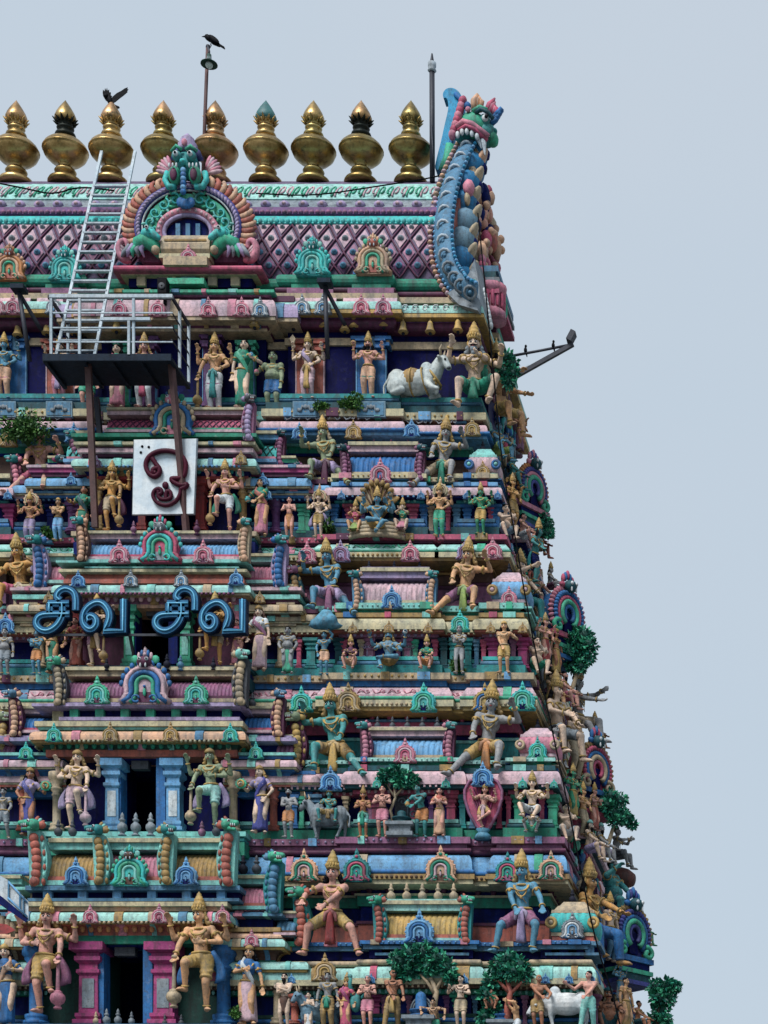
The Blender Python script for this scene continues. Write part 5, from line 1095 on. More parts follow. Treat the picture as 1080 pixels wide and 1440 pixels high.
wallf(6, 563, 82, 5, 'raise4', 'skinblue', [('pants', 'peach'), ('shorts', 'pink')], 'blue four armed statue on the blue pilaster at the left edge', D=D5, hold=[('flower', '1', 'white')])
wallf(84, 564, 80, 5, 'raise4', 'skinpale', [('pants', 'pink'), ('sash', 'lilac', .4)], 'four armed statue in pink trousers on the red pilaster beside the platform', D=D5)
wallf(124, 580, 80, 5, 'stand', 'skinpink', [('shorts', 'jade')], 'plump pink dwarf statue in jade shorts behind the left platform strut', D=D5, crown=None, fat=1, hk=1.2)
wallf(165, 576, 90, 5, 'hips', 'skinpale', [('skirt', 'pink'), ('top', 'jade'), ('pallu', 'rose')], 'woman statue in a pink sari standing behind the platform', D=DC5, sex='f', crown=None)
wallf(203, 575, 92, 5, 'stand', 'skinpink', [('pants', 'white'), ('sash', 'rose', .42)], 'crowned statue in white trousers with rose sash behind the platform railing', D=DC5, hair='ochre')
# fourth storey wall
wallf(407, 757, 57, 4, 'anjali', 'skinpink', [('skirt', 'orange', .62)], 'small praying statue in an orange kilt beside the pink sari woman', crown=None, jewel=None)
wallf(448, 757, 60, 4, 'raise4', 'skinpale', [('shorts', 'gold'), ('scarf', 'lilac')], 'pale four armed statue in gold shorts with a peach halo', halo='peach')
wallf(530, 741, 84, 4, 'lalita', 'skinblue', [('shorts', 'gold')], 'blue crowned statue seated on a coiled serpent', D=W[4] - .82, name='seated_statue', mir=0, ov=dict(HL=(-.2, -.12, .34), EL=(-1, 0, -.8), HR=(.2, -.12, .34), ER=(1, 0, -.8), X=(('L', (-.24, 0, .46)), ('R', (.24, 0, .46))), FL=(.14, -.2, .03)), hold=[('orb', '0', 'sand'), ('orb', '1', 'sand')])
wallf(500, 753, 58, 4, 'seat', 'skintan', [('skirt', 'lime'), ('top', 'rose')], 'small seated woman statue in a rose blouse left of the serpent throne', sex='f', name='seated_statue', ov=dict(HL=(-.02, -.2, .52), HR=(.02, -.2, .52)))
wallf(566, 751, 58, 4, 'seat', 'skinpale', [('skirt', 'pink'), ('top', 'green')], 'small seated woman statue in a green blouse right of the serpent throne', sex='f', name='seated_statue', ov=dict(HL=(-.02, -.2, .52), HR=(.02, -.2, .52)))
wallf(618, 755, 66, 4, 'raise4', 'skintan', [('pants', 'jade'), ('shorts', 'ochre')], 'bare chested tan statue in green trousers with a tan halo', halo='sand')
wallf(676, 753, 64, 4, 'raise4', 'skingreen', [('shorts', 'gold')], 'bright green statue in gold shorts under the small pink dome')
wallf(42, 766, 64, 4, 'raise4', 'skinbrown', [('pants', 'lilac'), ('shorts', 'sand')], 'brown statue in checked lilac trousers with a peach halo near the left edge', halo='peach')
wallf(82, 761, 58, 4, 'crossarm', 'skintan', [('pants', 'sky'), ('shorts', 'violet')], 'small statue in a violet waistcloth over sky blue trousers', crown='gold_low')
# third storey wall
wallf(405, 948, 64, 3, 'stand', 'skingrey', [('skirt', 'jade')], 'chubby grey dwarf statue in a jade skirt, hands on hips', crown=None, fat=.7, hk=1.22, ov=dict(HL=(-.13, -.06, .52), EL=(-1, .3, 0), HR=(.13, -.06, .52), ER=(1, .3, 0)))
wallf(456, 950, 60, 3, 'lift', 'skinblue', [('shorts', 'peach')], 'blue boy statue in peach shorts holding the boulder over his head', crown=None, hk=1.1)
wallf(493, 945, 60, 3, 'seat', 'skinpink', [('shorts', 'peach'), ('top', 'plum')], 'small woman statue in a plum blouse seated left of the gold-faced figure', sex='f', name='seated_statue')
wallf(546, 932, 82, 3, 'lalita', 'skinblue', [('shorts', 'ochre'), ('top', 'bluegrey')], 'gold-faced four armed statue seated cross legged on a grey throne', name='seated_statue', mir=1, crown='ochre', must=1, beard='ochre', hair='ochre', hold=[('orb', '0', 'ochre'), ('orb', '1', 'white')], ov=dict(X=(('L', (-.30, -.05, .44)), ('R', (.30, -.05, .44)))))
wallf(600, 945, 60, 3, 'seat', 'skinpink', [('shorts', 'orange'), ('top', 'green')], 'small woman statue in a green top seated right of the gold-faced figure', sex='f', name='seated_statue')
wallf(646, 948, 66, 3, 'crossarm', 'skingrey', [], 'bare grey statue with arms folded between two teal pilasters', crown=None, hk=1.15, hair='greydk')
wallf(709, 948, 71, 3, 'stand', 'skintan', [('shorts', 'gold')], 'tan statue in a gold loincloth between two magenta pillars', crown='gold_low', jewel='sand', ov=dict(HL=(-.02, -.13, .50), EL=(-1, -.1, 0), HR=(.2, -.06, .72), ER=(1, 0, -.8)))
wallf(7, 950, 64, 3, 'stand', 'skingrey', [('shorts', 'grey')], 'small grey dwarf statue with a bow at the left edge', crown=None, hk=1.2, fat=.4)
wallf(52, 950, 62, 3, 'crossarm', 'skinblue', [('shorts', 'orange')], 'blue statue in orange shorts with folded arms left of the green sari woman', crown=None, hk=1.1)
wallf(106, 940, 70, 3, 'hips', 'skinpink', [('skirt', 'terracotta'), ('top', 'red')], 'woman statue in a terracotta gown behind the blue sign', D=CW[3] - .2, sex='f', crown=None)
wallf(333, 938, 66, 3, 'hips', 'skinpink', [('skirt', 'pink'), ('top', 'rose')], 'woman statue in a faded pink gown right of the golden guardian', D=CW[3] - .2, sex='f', crown=None)
# second storey wall
wallf(406, 1179, 69, 2, 'anjali', 'skingrey', [('shorts', 'orange')], 'bearded grey statue in orange shorts, palms joined, beside a blue pilaster', crown=None, beard='black', must=1, jewel=None, ov=dict(HL=(.03, -.13, .66), HR=(.05, -.13, .70)))
wallf(511, 1179, 64, 2, 'anjali', 'skinbrown', [('shorts', 'mint'), ('sash', 'green')], 'small praying statue in a mint loincloth, left of the stucco tree', crown='ochre')
wallf(538, 1178, 72, 2, 'anjali', 'skinpink', [('shorts', 'pink')], 'pinkish praying statue in short pink cloth by the stucco tree trunk', crown=None, jewel='brown', moc=1)
wallf(592, 1178, 74, 2, 'bow', 'skinteal', [('shorts', 'orange')], 'teal statue in orange shorts bowing with a pot over the small shrine stone', crown=None, hold=[('pot', 'L', 'ochre')], jewel='brown', ov=dict(hy=-.5))
wallf(618, 1177, 68, 2, 'anjali', 'skinpink', [('skirt', 'peach'), ('top', 'terracotta'), ('pallu', 'peach')], 'woman statue in a peach sari praying behind the teal bowing man', sex='f', crown=None)
wallf(680, 1166, 60, 2, 'dance', 'skinpink', [('shorts', 'gold'), ('sash', 'pinklt')], 'many armed dancing statue in front of a pink lotus petal', jewel='sand', D=W[2] - .62)
wallf(748, 1141, 84, 2, 'lalita', 'skinpale', [('shorts', 'white')], 'white crowned statue seated above a crouching dwarf in the green niche', name='seated_statue', D=W[2] - .62, hold=[('flower', '0', 'white'), ('flower', '1', 'white')], ov=dict(X=(('L', (-.26, -.05, .36)), ('R', (.27, -.05, .36))), FL=(-.1, -.28, -.14), KL=(-.7, -1, .3)))
wallf(748, 1173, 58, 2, 'squat', 'skingrey', [('shorts', 'jade')], 'grey dwarf statue crouching under the seated white figure', crown=None, hk=1.2, D=W[2] - .74)
wallf(5, 1180, 70, 2, 'walk', 'skingrey', [('shorts', 'grey')], 'grey striding statue at the left edge beside the violet sari woman', crown=None)
# lowest visible wall
D1 = W[1] - .70
for a in ((400, 1446, 76, 'crossarm', 'skinpale', [('skirt', 'brown', .55)], 'bearded hermit statue in a short brown kilt with folded arms', dict(crown=None, beard='black', must=1, jewel=None)),
          (434, 1449, 52, 'anjali', 'skinpale', [('skirt', 'white')], 'child statue in a white cloth beside the cow head', dict(crown=None, jewel=None, hk=1.15)),
          (461, 1447, 78, 'stand', 'skingrey', [('pants', 'ochre'), ('sash', 'green', .2)], 'grey-violet statue draped with green leaves', dict(crown=None, hair='black')),
          (487, 1447, 68, 'hips', 'skintan', [('skirt', 'rose'), ('top', 'rose'), ('pallu', 'magenta')], 'woman statue in a rose sari in front of a blue peacock', dict(sex='f', crown='gold', mir=1)),
          (517, 1447, 74, 'anjali', 'skinpink', [('shorts', 'pink')], 'bare pink praying statue left of the yellow robed priest', dict(crown=None, jewel='brown', hair='grey')),
          (553, 1447, 82, 'walk', 'skinbrown', [('pants', 'ochre'), ('sash', 'gold')], 'balding brown priest statue in a yellow dhoti facing the shrine stone', dict(crown=None, jewel='brown', hair=None, ov=dict(hy=.5, HL=(.02, -.14, .52), HR=(.22, -.16, .48)))),
          (648, 1447, 74, 'anjali', 'skinpale', [('shorts', 'sand')], 'pale statue in a short cloth greeting under the stucco tree', dict(crown=None, jewel='brown', ov=dict(HL=(-.2, -.12, .76), EL=(-1, 0, -.9), HR=(.04, -.14, .68), hy=-.4))),
          (691, 1420, 46, 'squat', 'skinbrown', [('shorts', 'brown')], 'tiny brown figure crouching among the leaves of the second stucco tree', dict(crown=None, jewel=None)),
          (757, 1449, 78, 'bow', 'skinbrown', [('shorts', 'ochre')], 'old stooping statue in a short ochre cloth left of the white cow', dict(crown=None, jewel=None, hair=None, mir=1, ov=dict(hy=.5, lean=(.12, -.2)))),
          (828, 1447, 80, 'walk', 'skinpink', [('pants', 'mint')], 'pink herdsman statue in mint trousers stretching an arm over the white cow', dict(crown=None, jewel=None, ov=dict(HL=(-.36, -.1, .76), EL=(-.6, 0, -.6), HR=(-.04, -.16, .55), hy=-.6)))):
    wallf(a[0], a[1], a[2], 1, a[3], a[4], a[5], a[6], D=D1, **a[7])
wallf(610, 1447, 64, 1, 'kneel', 'skintan', [('pants', 'jade')], 'kneeling statue in green cloth reaching to the blue shrine stone', D=D1 - .1, crown=None, hair='black', jewel='brown', moc=1, rz=0, ov=dict(FL=(-.03, .25, .03), HL=(-.26, -.1, .36), HR=(.25, -.06, .28), EL=(-.5, 0, .3), ER=(.5, 0, .5), lean=(-.08, 0)))
wallf(724, 1448, 66, 1, 'kneel', 'skintan', [('pants', 'white')], 'kneeling statue with bun holding cupped hands to its face beside the tree', D=D1 - .1, crown=None, jewel=None, moc=1, rz=-1.0, ov=dict(HL=(-.02, -.18, .60), HR=(.03, -.18, .60)))
# figures on the side face, looking out to the right
sidef(712, 606, 108, 48.2, 'giant', 'skintan', [('shorts', 'gold'), ('sash', 'lime')], 'big bearded tan statue leaning out below the floodlight arm', beard='black', must=1, crown='ochre', ov=dict(HL=(-.1, -.24, .70), HR=(.12, -.24, .50)))
sidef(703, 652, 78, 48.0, 'seat', 'skinblue', [('shorts', 'lime')], 'blue and lime statue sitting under the leaning bearded figure on the side face', crown=None, rz=.9)
sidef(712, 762, 70, 46.8, 'seat', 'skinpale', [('shorts', 'bluegrey')], 'pale boy statue seated on the ledge corner above the mint eave', crown=None, hk=1.2, rz=.6, fat=.4, jewel=None, ov=dict(HL=(.0, -.2, .45), HR=(.02, -.2, .5)))
sidef(721, 742, 66, 47.6, 'raise4', 'skingold', [('shorts', 'ochre')], 'gold crowned statue behind the pale seated boy', rz=1.0)
sidef(738, 768, 62, 48.6, 'seat', 'skinpink', [('shorts', 'white')], 'pink statue perched on the side face left of the terracotta one', crown=None)
sidef(757, 785, 62, 49.6, 'seat', 'terracotta', [('shorts', 'terracotta')], 'terracotta red statue seated in profile under the small round tree', crown=None, beard='black')
sidef(738, 872, 104, 47.4, 'giant', 'skinpale', [('pants', 'teal')], 'big pale statue with teal trousers beside the blue dome roof on the side face', crown='gold', rz=1.1, ov=dict(HL=(-.1, -.2, .66)))
sidef(752, 822, 80, 48.2, 'bow', 'skinteal', [('shorts', 'navy2'), ('scarf', 'teal')], 'teal blue bending statue on the side face above the blue crested gable', crown='gold', rz=1.3)
sidef(756, 952, 74, 46.2, 'seat', 'skinpale', [('shorts', 'green')], 'grey-white boy statue in green shorts perched on the ledge corner', crown=None, hk=1.2, rz=.55, jewel=None, fat=.4, ov=dict(HL=(.0, -.2, .45), HR=(.02, -.2, .5)))
sidef(767, 936, 64, 47.0, 'raise4', 'skinpink', [('skirt', 'red')], 'statue in a red skirt behind the boy in green shorts', rz=1.0)
sidef(777, 1000, 72, 47.3, 'seat', 'skintan', [('shorts', 'gold')], 'tan seated statue in gold shorts, first of the row under the big round tree', crown=None, beard='black')
sidef(796, 998, 72, 48.4, 'seat', 'skinpink', [('shorts', 'rose')], 'pink bearded statue seated second in the row under the big round tree', crown=None, beard='black')
sidef(820, 1048, 118, 49.0, 'giant', 'skingrey', [('shorts', 'sand')], 'long limbed grey statue reaching an arm far out from the side face', crown='ochre', ov=dict(HL=(-.05, -.34, .46), EL=(0, 0, -1), HR=(.1, -.2, .66), FL=(-.06, -.24, .0), FR=(.1, -.2, .08)))
sidef(790, 1066, 128, 46.6, 'giant', 'skinpale', [('shorts', 'grey')], 'big pale statue with a gold crown in profile at the second storey corner', crown='gold', rz=1.1, ov=dict(HL=(-.1, -.1, .45)))
sidef(781, 1110, 88, 46.2, 'stand', 'skingrey', [('pants', 'greydk')], 'grey standing statue squeezed beside the pink ribbed dome roof', crown=None, rz=.9)
sidef(797, 1186, 74, 45.4, 'seat', 'skinpale', [('shorts', 'white')], 'ivory boy statue with folded arms on the lowest ledge corner', crown=None, hk=1.22, fat=.4, rz=.5, jewel=None, ov=dict(HL=(.0, -.2, .45), HR=(.02, -.2, .5)))
sidef(806, 1150, 66, 46.3, 'raise4', 'skingreen', [('skirt', 'gold')], 'green faced statue behind the ivory boy on the side face', rz=1.0)
sidef(820, 1176, 66, 46.9, 'raise4', 'skintan', [('pants', 'sand')], 'slim tan statue with raised arms on the side face', rz=1.1)
sidef(832, 1212, 76, 46.8, 'seat', 'skinpale', [('shorts', 'lilac')], 'pale turbaned statue seated on the side face, nearer of two', crown='mint_low', beard='black', rz=1.3)
sidef(847, 1216, 76, 47.8, 'seat', 'skingrey', [('shorts', 'lilac')], 'grey turbaned statue with black beard seated farther along the side face', crown='mint_low', beard='black', rz=1.3)
sidef(870, 1222, 78, 48.8, 'seat', 'skingrey', [('shorts', 'greydk')], 'grey praying statue sitting in profile on a brown drum', crown=None, rz=1.35, moc=1, ov=dict(HL=(-.02, -.2, .52), HR=(.02, -.2, .52)))
sidef(838, 1352, 150, 45.8, 'giant', 'skingold', [('pants', 'blue')], 'big golden statue in blue trousers in profile at the lowest corner', crown='gold', rz=1.15, ov=dict(HL=(-.1, -.1, .40), HR=(.1, -.3, .42)))
sidef(868, 1300, 110, 48.2, 'giant', 'skinteal', [('shorts', 'tealdk')], 'big blue-green statue bulging from the side face below the brown drum', crown=None, fat=1, rz=1.3)
sidef(856, 1450, 92, 45.0, 'squat', 'skinbrown', [('shorts', 'tealdk')], 'moustached fat brown statue squatting at the lowest right corner', crown='tealdk_low', must=1, fat=1, hk=1.2, rz=.3, jewel='brown')
sidef(880, 1450, 74, 45.8, 'stand', 'skintan', [('skirt', 'ochre')], 'tan statue standing on the side face right of the fat moustached one', crown=None, rz=1.0)
sidef(900, 1452, 60, 46.8, 'seat', 'skinbrown', [('shorts', 'tealdk')], 'small dark haired statue low on the side face beside the bottom tree', crown=None)

for a in ((702, 556, 58, 48.9, 'raise4', 'skingold', [('skirt', 'navy2')], 'gold figure half hidden behind the dark stucco tree under the top eave', 1.0, {}),
          (724, 690, 66, 48.8, 'seat', 'skinteal', [('shorts', 'ochre')], 'teal seated figure above the small gable with orange flames', 1.2, dict(crown=None)),
          (731, 636, 56, 49.8, 'raise4', 'skinbrown', [('skirt', 'mauve')], 'brown figure with mauve skirt farthest along the fourth storey side', 1.1, {}),
          (760, 862, 74, 48.6, 'giant', 'skinpink', [('shorts', 'blue')], 'pink figure in blue shorts tucked left of the blue and pink crested gable', 1.15, dict(crown=None)),
          (776, 838, 54, 49.6, 'seat', 'skingrey', [('shorts', 'plum')], 'grey figure in plum shorts above the blue and pink crested gable', 1.3, {}),
          (782, 948, 60, 48.2, 'stand', 'skinbrown', [('skirt', 'gold')], 'brown figure in a gold skirt between the big round tree and the corner', 1.0, {}),
          (808, 1094, 92, 47.4, 'stand', 'skinpale', [('pants', 'sand')], 'tall pale figure in sand trousers left of the rose crested gable', 1.0, dict(crown=None)),
          (838, 1052, 58, 50.2, 'seat', 'skinbrown', [('shorts', 'blue')], 'brown seated figure above the rose crested gable', 1.3, {}),
          (836, 1168, 58, 47.6, 'anjali', 'skinpink', [('skirt', 'terracotta')], 'pink praying figure in a terracotta skirt behind the turbaned pair', 1.1, {}),
          (858, 1352, 84, 46.8, 'stand', 'skinpale', [('pants', 'steelblue')], 'pale figure in steel blue trousers right of the big golden profile', 1.0, {}),
          (905, 1330, 56, 50.4, 'seat', 'skingreen', [('shorts', 'mint')], 'green figure on the outer shoulder of the lowest crested gable', 1.3, {}),
          (872, 1408, 50, 46.4, 'raise4', 'skinblue', [('skirt', 'grey')], 'small blue figure under the lowest crested gable', 1.0, {})): sidef(*a[:8], rz=a[8], **a[9])
# ---------------------------------------------------------------- central horseshoe gable of the roof
def gable():
    D = CW[5] + .1; k = 1 / F * D; O = P(266, 375, D)
    q = lambda px, py, y=0: V((O.x + (px - 266) * k, D + y, O.z + (375 - py) * k))
    arc = lambda rx, ry, a0, a1, n, y=0, cy=322: [q(266 + rx * math.cos(t), cy - ry * math.sin(t), y) for t in np.linspace(a0, a1, n)]
    mb = MB(); o = arc(88, 68, -.72, PI + .72, 50); mb.slab([(p.x, p.z) for p in o], D + .05, D + .55, 'mauve', (O.x, q(266, 322).z, 0)); g = tp(mb, 'gable', s5)
    mb = MB()
    for i, t in enumerate(np.linspace(-.50, PI + .50, 38)):
        p = q(266 + 83 * math.cos(t), 322 - 66 * math.sin(t), 0); u = V((math.cos(t), 0, math.sin(t))); w = V((-math.sin(t), 0, math.cos(t)))
        s = 1 if t < PI / 2 else -1
        mb.tube([p - u * .16, p - w * .05 * s + V((0, -.07, 0)), p + u * .10 + V((0, -.06, 0)), p + u * .16 + w * .09 * s, p + u * .10 + w * .13 * s], .06, 6, 'peach' if i % 2 else 'terracotta', rs=[.07, .085, .06, .045, .02]); mb.ell(p - u * .17 + V((0, -.06, 0)), (.06, .05, .06), 'pink', 6)
    tp(mb, 'flame_border', g)
    mb = MB(); mb.tube(arc(71, 57, -.55, PI + .55, 40, -.06), .085, 8, 'blueviolet')
    for t in np.linspace(-.5, PI + .5, 46): mb.ell(q(266 + 70 * math.cos(t), 322 - 56 * math.sin(t), -.13), (.045, .05, .075), 'lilac', 6, Matrix.Rotation(-t + .6, 3, 'Y'), 4)
    mb.tube(arc(64, 51, -.5, PI + .5, 40, -.09), .022, 6, 'white'); tp(mb, 'rope_border', g)
    mb = MB(); rings = []
    for t in np.linspace(-.45, PI + .45, 40): rings.append([q(266 + rx * math.cos(t), 322 - ry * math.sin(t), y) for rx, ry, y in ((63, 50, .02), (60, 47, -.07), (44, 32, -.07), (40, 29, .02))])
    mb.loft(rings, 'jade', False, False, False)
    for sg in (-1, 1):
        for i in range(5):
            t = PI / 2 - sg * (.35 + i * .36); c = q(266 + 52 * math.cos(t), 322 - 40 * math.sin(t), -.10); R0 = .15
            mb.tube([c + V((R0 * r * math.cos(a) * sg, -.01, R0 * r * math.sin(a))) for a, r in zip(np.linspace(1 + i, 8 + i, 18), np.linspace(1, .15, 18))], .026, 5, 'turq')
            for j in range(4): a = 1 + i + j * .7; mb.ell(c + V((R0 * 1.15 * math.cos(a) * sg, -.01, R0 * 1.15 * math.sin(a))), (.07, .025, .03), 'mint' if j % 2 else 'jade', 6, Matrix.Rotation(-a * sg, 3, 'Y'), 4)
    tp(mb, 'scroll_panel', g)
    mb = MB(); mb.tube(arc(40, 30, -.75, PI + .75, 30, -.09, 330), .085, 8, 'pink'); mb.tube(arc(33, 24, -.75, PI + .75, 30, -.10, 330), .05, 8, 'lilac')
    for t in np.linspace(-.5, PI + .5, 20): mb.ell(q(266 + 40 * math.cos(t), 330 - 30 * math.sin(t), -.16), (.045, .03, .045), 'pinklt', 6, None, 4)
    tp(mb, 'inner_arch', g)
    mb = MB(); mb.slab([(p.x, p.z) for p in arc(33, 26, -.6, PI + .6, 24, 0, 335)], D - .02, D + .05, 'navy2')
    z0, z1 = q(0, 368).z, q(0, 336).z; x0, x1 = q(238, 0).x, q(294, 0).x
    mb.loft([[V((x, D - .2 - yy, z0 + (z1 - z0) * zz_)) for yy, zz_ in ((-.2, 0), (.02, 0), (.1, .25), (.1, .5), (.02, .8), (-.06, 1), (-.2, 1))] for x in (x0 - .1, x0, x1, x1 + .1)], 'sand', False)
    mb.b2(x0 - .12, x1 + .12, D - .34, D, z0 - .1, z0, 'cream'); mb.b2(x0 - .02, x1 + .02, D - .3, D, z0 + (z1 - z0) * .6, z0 + (z1 - z0) * .68, 'ochre')
    for px in (252, 266, 280): mb.b2(q(px, 0).x - .05, q(px, 0).x + .05, D - .1, D, z1, z1 + .3, 'steelblue')
    tp(mb, 'shrine_model', g); horseshoe(265, 371, 25, D - .36, K_PINK, 0, g)
    for sg in (-1, 1):      # sea beasts at the feet, turned outwards
        X = lambda d: 266 + sg * d
        mb = MB(); mb.tube([q(X(36), 366, -.15), q(X(46), 352, -.2), q(X(56), 346, -.22), q(X(66), 350, -.2), q(X(72), 362, -.15)], .2, 9, 'jade', rs=[.10, .16, .19, .17, .10])
        mb.ell(q(X(52), 340, -.3), (.16, .15, .13), 'turq', 9); mb.cap(q(X(46), 340, -.32), q(X(37), 346, -.34), .11, .07, 'turq', 8); mb.ell(q(X(50), 336, -.47), (.05, .04, .05), 'white', 7); mb.ell(q(X(50), 336, -.5), (.025, .02, .025), 'black', 6)
        for i in range(5): mb.tube([q(X(58 + 5 * i), 350 + i, -.25), q(X(62 + 6 * i), 360 + i * 1.5, -.28), q(X(58 + 8 * i), 370, -.24)], .05, 6, ('lilac', 'grey', 'jade')[i % 3], rs=[.06, .06, .02])
        mb.tube([q(X(88 + 9 * r * math.cos(t)), 352 - 14 * r * math.sin(t), -.12) for t, r in zip(np.linspace(-2.2, 3.6, 16), np.linspace(1.3, .3, 16))], .085, 7, 'pink', rs=list(np.linspace(.11, .04, 16)))
        for i in range(4): mb.tube([q(X(84), 372 - 4 * i, -.1), q(X(93), 366 - 5 * i, -.14), q(X(97), 358 - 6 * i, -.1)], .04, 5, 'pinklt', rs=[.05, .04, .015])
        mb.ell(q(X(41), 362, -.3), (.1, .1, .1), 'sand', 8); tp(mb, 'sea_beast', g)
    mb = MB()       # lion mask on top
    mb.ell(q(266, 238, -.12), (.29, .25, .32), 'teal', 12)
    for sg in (-1, 1):
        X = lambda d: 266 + sg * d
        mb.ell(q(X(10), 233, -.36), (.12, .10, .12), 'skinteal', 9); mb.ell(q(X(10), 233, -.46), (.065, .05, .065), 'white', 7); mb.ell(q(X(10), 233, -.51), (.03, .02, .03), 'black', 6)
        mb.tube([q(X(3), 225, -.38), q(X(10), 221, -.42), q(X(18), 226, -.34)], .045, 6, 'jade')
        mb.ell(q(X(14), 258, -.3), (.15, .13, .22), 'jade', 9); mb.ell(q(X(14), 260, -.41), (.085, .05, .15), 'plum', 8)
        for i in range(3): mb.ell(q(X(9 + 5 * i), 249, -.45), (.025, .03, .06), 'white', 6)
        mb.tube([q(X(26), 250, -.2), q(X(29), 262, -.24), q(X(24), 272, -.26), q(X(13), 274, -.3)], .07, 7, 'turq')
        for i in range(6): a = .2 + i * .22; mb.ell(q(X(22 + 12 * math.cos(a) + 2), 242 - 16 * math.sin(a) + 4, -.02), (.20, .05, .055), 'pink' if i % 2 else 'pinklt', 7, Matrix.Rotation(-sg * a if sg > 0 else a, 3, 'Y'))
        mb.tube([q(X(9), 216, -.15), q(X(16), 222, -.18), q(X(19), 231, -.15)], .07, 7, 'blueviolet')
    mb.ell(q(266, 244, -.44), (.08, .09, .07), 'turq', 8)
    for i in range(6): mb.ell(q(266, 255 + 6 * i, -.42), (.07, .06, .07), ('sky', 'blue')[i % 2], 8)
    for i in range(5): a = -.9 + i * .45; mb.ell(q(266 + 9 * math.sin(a), 290 + 6 * math.cos(a), -.25), (.10, .06, .12), 'blue', 7)
    mb.lathe(q(266, 220, -.1), [(.24, 0), (.26, .08), (.2, .12), (.22, .2), (.15, .26), (.16, .32), (.08, .40), (.02, .46)], 10, 'lilac'); mb.ell(q(266, 213, -.34), (.07, .05, .09), 'pink', 7)
    tp(mb, 'lion_mask', g)
gable()
